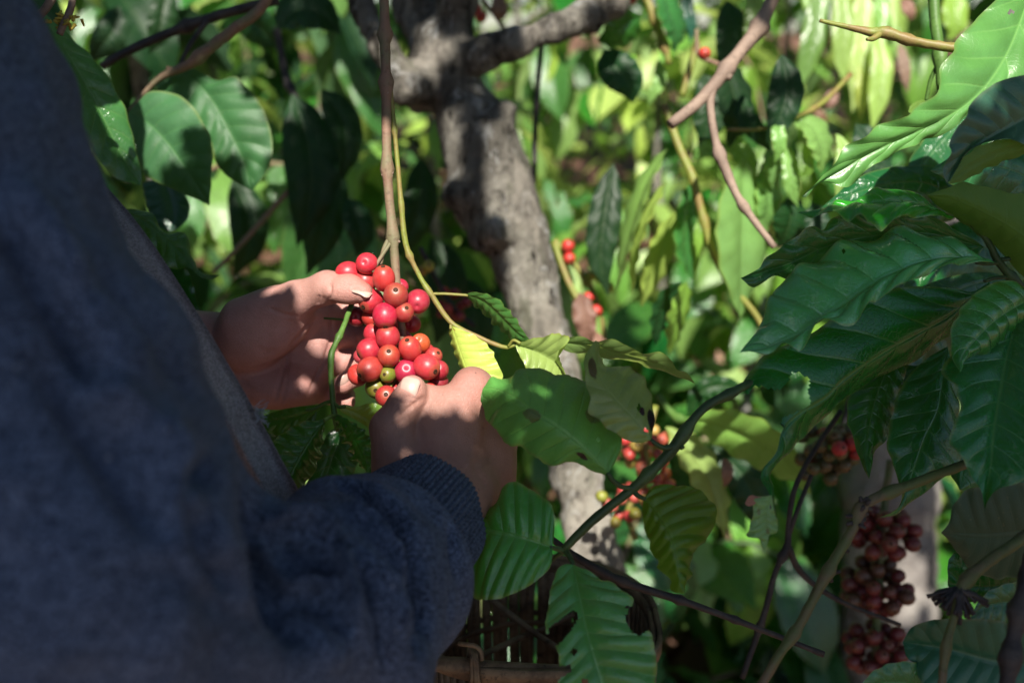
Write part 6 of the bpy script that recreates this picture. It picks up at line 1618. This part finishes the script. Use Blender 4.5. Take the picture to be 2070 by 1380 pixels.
basket = empty('woven_basket', BC - Vector((0, 0, .26)), 'dark weathered bamboo basket with a lashed rim under the front leaves', 'basket')
def rim_pt(a, k=1.0, dz=0.0):
    c, s_ = math.cos(a), math.sin(a)
    y = BRY * s_ if s_ > 0 else -BRY * abs(s_) ** .42
    return BC + Vector((BRX * c * k, y * k, dz))
def strip(name, pts, w, t, up=None, mat='bamboo', parent=basket, n=None):
    """A flat split-bamboo strip along pts; w across, t thick."""
    pts = [Vector(p) for p in pts]
    C = spline([tuple(p) for p in pts], n or max(4, len(pts)))
    T = np.gradient(C, axis=0); T /= np.linalg.norm(T, axis=1)[:, None]
    ctr = np.array(BC); out = C - ctr; out[:, 2] = 0; out /= np.linalg.norm(out, axis=1)[:, None] + 1e-9
    if up is not None: out = np.tile(np.array(up, float), (len(C), 1))
    W = np.cross(T, out); W /= np.linalg.norm(W, axis=1)[:, None]
    O = np.cross(W, T)
    V = np.stack([C + W * w / 2 + O * t / 2, C + W * w / 2 - O * t / 2, C - W * w / 2 - O * t / 2, C - W * w / 2 + O * t / 2], 1).reshape(-1, 3)
    F = []
    for i in range(len(C) - 1):
        for j in range(4):
            F.append((i * 4 + j, i * 4 + (j + 1) % 4, i * 4 + 4 + (j + 1) % 4, i * 4 + 4 + j))
    e = (len(C) - 1) * 4
    F += [(0, 3, 2, 1), (e, e + 1, e + 2, e + 3)]
    return obj(name, mesh_np(name, V, np.array(F), M[mat], smooth=False), parent)
rnd = random.Random(8)
for i in range(66):
    a = 2 * math.pi * (i + rnd.uniform(-.15, .15)) / 66
    lean = rnd.uniform(-.03, .03)
    strip('slat', [rim_pt(a, .985, .0), rim_pt(a + lean * .4, .97, -.07), rim_pt(a + lean * .8, .93, -.15), rim_pt(a + lean, .86, -.25)], rnd.uniform(.0066, .0088), .0016, n=6)
for j, (dz, k) in enumerate(((-.048, .985), (-.056, .965), (-.105, .965), (-.112, .945), (-.165, .93), (-.225, .89))):
    strip('hoop', [rim_pt(2 * math.pi * t / 48, k + .006 * (-1) ** t, dz + rnd.uniform(-.0015, .0015)) for t in range(49)], .0050, .0016, n=49)
strip('rim', [rim_pt(2 * math.pi * t / 64, 1.012, .003) for t in range(65)], .0125, .0036, n=65)
strip('rim', [rim_pt(2 * math.pi * t / 64, .968, .001) for t in range(65)], .0110, .0030, n=65)
strip('floor_mat', [BC + Vector((-BRX * .8, 0, -.25)), BC + Vector((BRX * .8, 0, -.25))], BRY * 1.6, .004, up=(0, 0, 1), n=4)
mb = MB(); add_tube(mb, [P(800, 1335, .735), P(895, 1342, .728), P(1020, 1352, .726), P(1154, 1358, .728), P(1260, 1360, .735)], [.0052, .0056, .0056, .0054, .005], seg=12, nodes=(.28, .8), node_r=1.15, rough=.02)
obj('rim_pole', mb.mesh('rim_pole', M['bamboo']), basket)
for (x1, y1, d1, x2, y2, d2, r) in ((985, 1205, .84, 1130, 1312, .80, .0026), (925, 1340, .735, 1062, 1283, .82, .0024), (1062, 1283, .82, 1160, 1240, .83, .0018)):
    mb = MB(); add_tube(mb, [P(x1, y1, d1), P((x1 + x2) / 2, (y1 + y2) / 2 + 3, (d1 + d2) / 2), P(x2, y2, d2)], r, seg=8, rough=.06)
    obj('brace', mb.mesh('brace', M['bamboo']), basket)
for k, x in enumerate((951, 959, 967)):
    mb = MB()
    c = P(x, 1346 + k, .7265)
    pts = [c + camdir(.18 * math.sin(t + k), math.cos(t), math.sin(t)) * (.0078 if -.3 < math.cos(t) < .3 else .0088) for t in np.linspace(0, 2 * math.pi, 17)]
    pts = [p + UP * .004 * (1 if p.z > c.z else -.6) for p in pts]
    add_tube(mb, pts, .0016, n=40, seg=7, cap=False)
    obj('lashing', mb.mesh('lashing', M['bamboo']), basket)
mb = MB(); add_tube(mb, [P(928, 1300, .728), P(945, 1302, .722), P(962, 1306, .722), P(972, 1316, .722), P(974, 1334, .722)], .0018, n=20, seg=7)
obj('lashing', mb.mesh('lashing', M['bamboo']), basket)

# ------------------------------------------------------------------ unseen leaf roof added overhead, gaps placed to let sun onto chosen spots
E1 = S.cross(Vector((0, 0, 1))).normalized(); E2 = E1.cross(S).normalized()
if E2.z < 0: E2 = -E2
ORG = P(800, 650, .71)
def uv_of(p):
    q = np.asarray(p, dtype=np.float64).reshape(-1, 3) - np.array(ORG)
    return np.stack([q @ np.array(E1), q @ np.array(E2)], 1)
CELL = .012
CHANCE = -.14
U0, U1, W0, W1 = -6.5, 6.5, -2.6, 6.6
NU, NW = int((U1 - U0) / CELL), int((W1 - W0) / CELL)
darkz = np.zeros((NU, NW), bool)     # where the roof of leaves is closed
gap = np.zeros((NU, NW), bool)       # where sunlight comes through
nearz = np.zeros((NU, NW), bool)     # over the foreground: blocking leaves are set lower there
def stamp(grid, uv, r, val=True):
    i0 = int((uv[0] - U0) / CELL); j0 = int((uv[1] - W0) / CELL); k = int(r / CELL) + 1
    for i in range(max(0, i0 - k), min(NU, i0 + k + 1)):
        for j in range(max(0, j0 - k), min(NW, j0 + k + 1)):
            if ((i - i0) ** 2 + (j - j0) ** 2) * CELL * CELL <= r * r: grid[i, j] = val
rnd = random.Random(17)
NEAR_LIT = [  # x, y, distance, radius
    (585, 590, .738, .010), (605, 600, .735, .016), (640, 588, .728, .018), (685, 580, .72, .016), (735, 592, .712, .014), (742, 533, .716, .022), (703, 550, .722, .016), (776, 560, .71, .018), (800, 597, .704, .02),
    (845, 609, .712, .018), (778, 638, .704, .016), (784, 681, .706, .018), (829, 704, .705, .02), (746, 707, .71, .010), (786, 719, .702, .016), (862, 741, .704, .018), (748, 746, .702, .008), (821, 751, .707, .016),
    (700, 680, .775, .010), (660, 675, .765, .006), (832, 772, .662, .011), (935, 772, .68, .012), (962, 765, .676, .014), (900, 800, .682, .008), (783, 330, .722, .014), (795, 430, .722, .014), (797, 480, .722, .012), (801, 540, .722, .012), (818, 490, .727, .008), (805, 350, .726, .010),
    (1090, 705, .718, .026), (1130, 690, .72, .016), (975, 720, .722, .030), (940, 690, .726, .016), (1000, 600, .724, .020), (1240, 700, .74, .022), (1290, 720, .742, .016), (1060, 752, .625, .006), (1020, 765, .63, .005),
    (1690, 345, .685, .014), (1735, 305, .69, .018), (1800, 275, .70, .022), (1870, 250, .705, .028), (1930, 210, .71, .03), (1960, 120, .715, .04), (2010, 60, .72, .04), (2060, 10, .73, .03), (1900, 100, .725, .025), (1760, 66, .738, .02), (1850, 84, .735, .02), (2000, 104, .725, .02), (2060, 112, .72, .02),
    (1895, 60, .805, .03), (1905, 150, .80, .02), (1475, 130, .925, .03), (1530, 60, .93, .03), (1400, 215, .915, .03), (1440, 250, .91, .02), (1475, 360, .905, .02), (1515, 430, .895, .02),
    (310, 225, .93, .022), (340, 270, .93, .018), (290, 300, .93, .012), (390, 240, .93, .014), (480, 200, .955, .018), (510, 280, .95, .026), (470, 260, .955, .014), (215, 235, .825, .016), (235, 250, .825, .010),
    (2020, 610, .66, .010), (1990, 660, .66, .008), (1720, 405, .675, .008)]
FAR_LIT = [  # centre, half axes in the photograph, nearest and farthest distance, density
    (430, 80, 190, 75, 2.2, 5.5, 1), (630, 190, 80, 120, 2.2, 5.5, 1), (250, 170, 60, 60, 2.2, 4, 1), (420, 430, 110, 70, 1.7, 4, 1), (500, 540, 70, 60, 1.6, 4, 1), (690, 380, 40, 60, 1.6, 3, .6), (560, 560, 60, 50, 1.6, 3.5, .8),
    (1180, 250, 90, 140, 2.4, 6, 1), (1130, 400, 60, 60, 2.2, 5, .8), (1440, 650, 140, 100, 1.9, 5, 1), (1400, 760, 140, 70, 1.9, 5, 1), (1560, 800, 70, 60, 1.9, 4, 1), (1300, 330, 70, 80, 1.8, 4, .7),
    (1280, 480, 60, 110, 1.09, 1.16, 1), (1340, 530, 50, 90, 1.09, 1.16, 1), (1500, 480, 62, 150, 1.08, 1.16, 1), (1395, 470, 26, 90, 1.09, 1.16, 1), (1450, 320, 50, 30, 1.08, 1.16, 1),
    (1640, 310, 60, 70, 1.04, 1.12, 1), (1600, 360, 30, 60, 1.04, 1.12, 1), (1690, 330, 26, 80, 1.04, 1.12, 1), (1740, 110, 70, 150, 1.42, 1.54, 1), (1635, 80, 40, 110, 1.42, 1.54, 1), (1925, 30, 30, 55, 1.42, 1.52, 1),
    (1510, 890, 100, 50, 1.0, 1.1, 1), (1440, 1000, 36, 90, 1.02, 1.08, 1), (1300, 910, 50, 50, 1.0, 1.08, 1), (1310, 990, 50, 40, 1.02, 1.08, .8), (1400, 400, 30, 160, 1.09, 1.13, 1),
    (1072, 400, 20, 90, 1.08, 1.16, 1), (1085, 590, 36, 60, 1.08, 1.16, 1), (1115, 690, 26, 50, 1.1, 1.16, 1), (1180, 1000, 30, 60, 1.1, 1.16, .5), (925, 210, 14, 60, 1.06, 1.14, 1), (780, 120, 20, 50, 1.08, 1.16, 1), (1130, 60, 16, 26, 1.06, 1.14, 1), (900, 60, 12, 60, 1.06, 1.14, .8),
    (1718, 960, 16, 60, 1.62, 1.72, 1), (1860, 1160, 26, 60, 1.62, 1.7, .8), (1840, 1280, 20, 40, 1.62, 1.7, .6), (1150, 540, 24, 60, 1.17, 1.22, 1), (1185, 640, 30, 60, 1.17, 1.22, 1), (1222, 570, 24, 24, 1.18, 1.22, 1), (1235, 65, 34, 30, 1.2, 1.28, 1), (1355, 50, 36, 70, 1.2, 1.28, 1), (1330, 160, 30, 60, 1.2, 1.3, .8),
    (1424, 108, 14, 14, 1.12, 1.16, 1), (1600, 1230, 60, 40, 2.2, 3, .7), (1520, 1320, 50, 40, 2.0, 2.4, .7), (1700, 1300, 60, 50, 2.0, 2.6, .7), (1250, 1170, 40, 40, 2.0, 3, .6), (1360, 1120, 60, 50, 1.8, 3, .6), (1950, 1050, 40, 60, 2.2, 3.5, .5), (2000, 350, 50, 30, 1.6, 3, .6)]
from mathutils.bvhtree import BVHTree
_bv = BVHTree.FromPolygons([tuple(v) for v in V4], [tuple(int(i) for i in f) for f in F4])
def blocked(p): return _bv.ray_cast(p + S * .004, S, 1.5)[0] is not None
for (x, y, d, r) in NEAR_LIT:
    if not blocked(P(x, y, d)): stamp(gap, uv_of(P(x, y, d))[0], r)
    else: print('shadowed by the sleeve', x, y)
for (cx, cy, ax, ay, d1, d2, dens) in FAR_LIT:
    big = d2 - d1 > .5
    n_ = int((70 if big else 40) * dens)
    for _ in range(n_):
        a, q = rnd.uniform(0, 6.283), math.sqrt(rnd.random())
        d = d1 + (d2 - d1) * rnd.random()
        p = P(cx + ax * q * math.cos(a), cy + ay * q * math.sin(a), d)
        if not blocked(p): stamp(gap, uv_of(p)[0], ((.06 + .032 * max(0, d - 1.6)) if big else .028) * rnd.uniform(.6, 1.15))
# the foreground footprint, and what must stay in shade there
for _ in range(5200):
    d = rnd.uniform(.38, .86)
    p = P(rnd.uniform(-350, 2250), rnd.uniform(-80, 1480), d)
    stamp(nearz, uv_of(p)[0], .03)
SHADE = [(1880, 500, .69, .03), (1800, 520, .68, .03), (1700, 580, .66, .03), (1620, 620, .65, .03), (1560, 660, .64, .02), (1760, 560, .67, .03), (1700, 700, .66, .03), (1800, 690, .68, .03), (1600, 760, .64, .03), (1900, 640, .7, .02),
         (1960, 800, .66, .05), (1990, 900, .65, .05), (1850, 850, .69, .04), (1640, 850, .63, .02), (1950, 450, .69, .03), (1800, 420, .69, .02), (1850, 410, .69, .02), (2000, 430, .69, .03),
         (1100, 830, .63, .03), (1150, 880, .63, .03), (1050, 820, .635, .02), (1250, 820, .62, .03), (1290, 800, .62, .02), (1040, 1090, .63, .04), (1370, 1060, .61, .04), (1200, 1250, .60, .05), (1230, 1180, .61, .03),
         (850, 880, .655, .025), (920, 880, .66, .025), (960, 900, .67, .025), (800, 900, .65, .02), (480, 700, .75, .02), (520, 740, .75, .02), (560, 780, .755, .02), (540, 690, .735, .015), (600, 760, .76, .02), (640, 780, .765, .015), (470, 640, .75, .012), (510, 610, .75, .008),
         (1680, 910, .97, .05), (1780, 1080, 1.0, .06), (1775, 1190, 1.0, .06), (1770, 1310, 1.0, .06), (1300, 1060, 1.0, .03), (960, 400, 1.10, .04), (940, 330, 1.10, .03), (990, 480, 1.12, .03), (880, 140, 1.10, .04), (1030, 90, 1.12, .02), (910, 500, 1.2, .05), (620, 380, 1.24, .09), (640, 480, 1.24, .08), (480, 450, 1.24, .03),
         (1020, 640, 1.14, .012), (1010, 560, 1.14, .02), (1220, 420, 1.1, .02), (1500, 230, 1.06, .03), (1570, 200, 1.06, .03), (1250, 150, 1.2, .03), (660, 90, 1.27, .08), (520, 60, 1.27, .05)]
SHADE += [(x, y, 1.64, .045) for x in range(1700, 1900, 45) for y in range(820, 1420, 60)] + [(1900, 560, 1.68, .06), (1960, 480, 1.7, .06), (1860, 660, 1.66, .06)]
SHADE += [(x, y, d, .024) for x in range(800, 990, 30) for y in range(-60, 200, 30) for d in (1.09, 1.14)]
SHADE += [(x, y, d, .017) for x in range(1500, 2100, 32) for y in range(430, 1010, 32) for d in (.62, .67, .72)]
SHADE += [(x, y, .63, .022) for x in range(1010, 1240, 36) for y in range(790, 940, 36)] + [(x, y, .64, .02) for x in range(860, 1000, 30) for y in range(930, 1090, 40)]
SHADE += [(900 + (y - 150) * .345 + k, y, 1.10, .026) for y in range(-60, 500, 28) for k in (-60, -25, 10)] + [(1010 + (y - 500) * .30 + k, y, 1.12, .022) for y in range(500, 640, 24) for k in (-20, 10)]
SHADE += [(x, 140 - (x - 930) * .42, 1.10, .024) for x in range(930, 1260, 30)] + [(x, 40 + (x - 640) * .33, 1.12, .026) for x in range(640, 860, 30)] + [(x, y, 1.12, .026) for x in (820, 860, 900, 940) for y in (-60, -20, 20, 60, 100)]
for (x, y, d, r) in SHADE:
    stamp(gap, uv_of(P(x, y, d))[0], r, False); stamp(darkz, uv_of(P(x, y, d))[0], r + .03)
# nothing but shade falls on the sleeve and the back
_q = to_px(V4); _s = (_q[:, 2] > .1) & (_q[:, 0] > -200) & (_q[:, 0] < 1000) & (_q[:, 1] > -150) & (_q[:, 1] < 1500) & (N4 @ np.array(S) > -.1)
_c = uv_of(V4[_s]); _m = np.zeros_like(gap)
_m[np.clip(((_c[:, 0] - U0) / CELL).astype(int), 0, NU - 1), np.clip(((_c[:, 1] - W0) / CELL).astype(int), 0, NW - 1)] = True
for _ in range(2): _m = _m | np.roll(_m, 1, 0) | np.roll(_m, -1, 0) | np.roll(_m, 1, 1) | np.roll(_m, -1, 1)
gap &= ~_m; nearz |= _m
for (x, y, d, r) in [(1042, 280, 1.12, .018), (1054, 320, 1.12, .022), (1066, 360, 1.12, .022), (1074, 400, 1.12, .024), (1084, 440, 1.12, .024), (1094, 480, 1.13, .016), (905, 180, 1.08, .016), (914, 220, 1.08, .016), (785, 70, 1.1, .02), (800, 120, 1.1, .02), (872, 30, 1.1, .016), (1128, 56, 1.1, .018), (1090, 570, 1.14, .022), (1090, 640, 1.14, .026), (1062, 600, 1.14, .018), (1100, 690, 1.15, .02), (1190, 985, 1.14, .016), (1215, 1080, 1.14, .014), (1062, 330, 1.13, .006), (1070, 565, 1.14, .018), (1090, 610, 1.14, .022), (1108, 660, 1.14, .018), (1715, 960, 1.64, .022), (1715, 1010, 1.64, .018), (1862, 1150, 1.64, .028), (1850, 1190, 1.64, .025),
        (572, 590, .742, .009), (588, 598, .738, .013), (608, 602, .735, .014), (640, 588, .728, .022), (670, 580, .72, .022), (700, 580, .715, .019), (732, 590, .71, .016), (655, 680, .768, .009), (690, 680, .775, .012), (720, 682, .775, .012),
        (836, 776, .658, .015), (850, 806, .664, .008), (880, 800, .684, .012), (905, 790, .682, .016), (930, 776, .68, .018), (960, 766, .676, .018), (935, 800, .676, .012), (965, 792, .672, .010), (905, 815, .678, .009),
        (742, 533, .716, .024), (703, 550, .722, .018), (776, 560, .71, .022), (800, 597, .704, .022), (845, 609, .712, .022), (778, 638, .704, .020), (784, 681, .706, .022), (829, 704, .705, .024), (746, 707, .71, .014), (786, 719, .702, .020), (862, 741, .704, .022), (748, 746, .702, .012), (821, 751, .707, .018), (784, 757, .704, .010), (781, 801, .702, .010),
        (1680, 350, .685, .014), (1730, 310, .69, .019), (1800, 280, .70, .022), (1870, 250, .705, .026), (1930, 210, .71, .03), (1960, 120, .715, .04), (2010, 60, .72, .04), (2060, 10, .73, .03), (1900, 100, .725, .025), (2000, 170, .71, .02), (960, 786, .672, .006)]: stamp(gap, uv_of(P(x, y, d))[0], r)
DARK = [(1060, 1260, 130, 110, 1.0, 2.6, 4), (600, 420, 120, 180, 1.2, 2.4, 2), (880, 560, 100, 170, 1.25, 2.6, 2), (1160, 560, 50, 120, 1.25, 2.2, 1), (720, 330, 60, 200, 1.25, 2.4, 1.5), (630, 380, 90, 200, 1.2, 3, 1), (900, 560, 110, 160, 1.2, 3, 1), (1240, 220, 60, 90, 1.15, 2.2, .7), (1560, 250, 130, 160, 1.1, 2.5, 1), (1700, 450, 140, 120, .95, 2.5, 1), (960, 330, 110, 330, 1.08, 1.3, 1.4),
        (1450, 1230, 250, 160, 1.2, 2.4, 1), (1350, 1000, 90, 160, 1.15, 1.9, .7), (1720, 1050, 160, 330, .95, 2.2, 1.2), (1950, 950, 160, 420, .8, 2.2, 1.2), (560, 40, 130, 60, 1.2, 2.2, .8), (250, 330, 60, 60, .9, 1.5, .5), (1660, 870, 90, 80, .95, 1.8, .8),
        (1150, 900, 90, 200, 1.1, 1.6, .6), (850, 250, 60, 220, 1.25, 2.4, .7), (640, 700, 120, 200, .8, 1.5, .8), (1420, 170, 40, 90, 1.2, 1.8, .5)]
for (cx, cy, ax, ay, d1, d2, dens) in DARK:
    for _ in range(int(150 * dens)):
        a, q = rnd.uniform(0, 6.283), math.sqrt(rnd.random()); d = d1 + (d2 - d1) * rnd.random()
        stamp(darkz, uv_of(P(cx + ax * q * math.cos(a), cy + ay * q * math.sin(a), d))[0], .05 * d)
# blocking leaves added over the palm of the far hand to keep it shaded
for x in range(415, 650, 14):
    for y in range(585, 825, 16):
        if y > 596 + max(0, x - 552) * .72 and not (628 < x and 655 < y < 705):
            try: c_, d_ = snap(x, y, V1)
            except ValueError: continue
            stamp(gap, uv_of(c_)[0], .010, False); stamp(darkz, uv_of(c_)[0], .04)
def dil(m, k):
    for q in range(k):
        if q % 2: m = m | np.roll(m, 1, 0) | np.roll(m, -1, 0); m = m | np.roll(m, 1, 1) | np.roll(m, -1, 1)
        else: m = m | np.roll(m, 1, 0) | np.roll(m, -1, 0) | np.roll(m, 1, 1) | np.roll(m, -1, 1)
    return m
g0, g1, g2, g3 = dil(gap, 1), dil(gap, 4), dil(gap, 6), dil(gap, 10)
pos, psz, tops, tsz = [], [], [], []
for step, far_from, length, lay in ((2, g0, .028, 14), (3, g1, .062, 8), (5, g2, .090, 5), (6, g3, .15, 4)):
    for i in range(0, NU, step):
        for j in range(0, NW, step):
            if far_from[i, j]: continue
            if (step == 3 and not g3[i, j]) or (step == 2 and not g2[i, j]): continue          # small leaves only along the edges of the gaps
            u, w = U0 + (i + .5) * CELL, W0 + (j + .5) * CELL
            nz = nearz[i, j]
            if not nz and (w < -.75 or (w < 1.1 and not darkz[i, j] and not g3[i, j])): continue
            if not nz and not darkz[i, j] and noise.noise(Vector((u * 2.2, w * 2.2, 9))) + .5 * noise.noise(Vector((u * 6, w * 6, 2))) > CHANCE: continue
            for _ in range(lay):
                base = ORG + E1 * (u + rnd.uniform(-.5, .5) * step * CELL * .6) + E2 * (w + rnd.uniform(-.5, .5) * step * CELL * .6)
                if nz:
                    p = base + S * (rnd.uniform(.85, 1.15) if step <= 3 else rnd.uniform(2.3, 3.0))
                    q = to_px([tuple(p)])[0]
                    if q[2] > 0 and -200 < q[0] < 2270 and -250 < q[1] < 1550: continue
                    pos.append(tuple(p)); psz.append(length)
                else:
                    p = base + S * ((4.4 + .9 * rnd.random() - base.z) / S.z)
                    if step < 6:
                        p2 = base + S * rnd.uniform(1.2, 1.7); q = to_px([tuple(p2)])[0]
                        if not (q[2] > 0 and -300 < q[0] < 2370 and -350 < q[1] < 1700): p = p2
                    tops.append(tuple(p)); tsz.append(length)
# more unseen leaves added over the far rows to cut down sky light
for _ in range(9000):
    x, y = rnd.uniform(-9, 9), rnd.uniform(4.5, 15)
    if noise.noise(Vector((x * .8, y * .8, 5))) > .12: continue
    tops.append((x, y, rnd.uniform(5.2, 6.4))); tsz.append(.30)
def chips(name, pos, length, seed, parent):
    g_ = np.random.default_rng(seed); n_ = len(pos); pos = np.asarray(pos)
    a = g_.uniform(0, 6.283, n_)
    e1, e2, s_ = np.array(E1), np.array(E2), np.array(S)
    D = np.cos(a)[:, None] * e1 + np.sin(a)[:, None] * e2 + g_.normal(0, .25, (n_, 1)) * s_
    X = -np.sin(a)[:, None] * e1 + np.cos(a)[:, None] * e2 + g_.normal(0, .25, (n_, 1)) * s_
    L = np.asarray(length)[:, None] * g_.uniform(.85, 1.15, (n_, 1))
    V = np.stack([pos - D * L * .5, pos + X * L * .30, pos + D * L * .5, pos - X * L * .30], 1).reshape(-1, 3)
    F = np.arange(n_ * 4).reshape(-1, 4)
    return obj(name, mesh_np(name, V, F, M['leaf_blocker'], smooth=False), parent)
sh = empty('shade_tree', (2.3, -1.9, 0), 'unseen shade tree added behind the viewer, crown gaps shaped to place the sunlight', 'tree')  # trunk and boughs added to carry the light-shaping leaves
mb = MB(); add_tube(mb, [(2.3, -1.9, -.1), (2.25, -1.85, 1.5), (2.1, -1.7, 3.2), (1.7, -1.2, 4.6)], [.14, .12, .10, .06], seg=12, rough=.04)
for k in range(9):
    a = k * .7; q = Vector((2.1, -1.7, 3.2))
    add_tube(mb, [q, q + Vector((math.cos(a) * 1.5, math.sin(a) * 1.5, 1.0)), q + Vector((math.cos(a) * 4, math.sin(a) * 4, 1.5))], [.06, .04, .015], seg=7)
obj('trunk', mb.mesh('trunk', M['pale_bark']), sh)
chips('crown', tops, tsz, 31, sh)
nb = empty('coffee_tree', (.75, -.75, 0), 'unseen coffee tree added beside the viewer, its leaves placed to shade the foreground', 'tree')  # added to carry the low leaves that keep sun off the foreground
mb = MB(); add_tube(mb, [(.75, -.75, -.05), (.72, -.7, 1.0), (.6, -.5, 1.9), (.4, -.2, 2.3)], [.04, .034, .026, .012], seg=9, rough=.05)
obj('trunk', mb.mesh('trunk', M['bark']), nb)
chips('crown', pos, psz, 32, nb)
print('canopy', len(tops), len(pos))
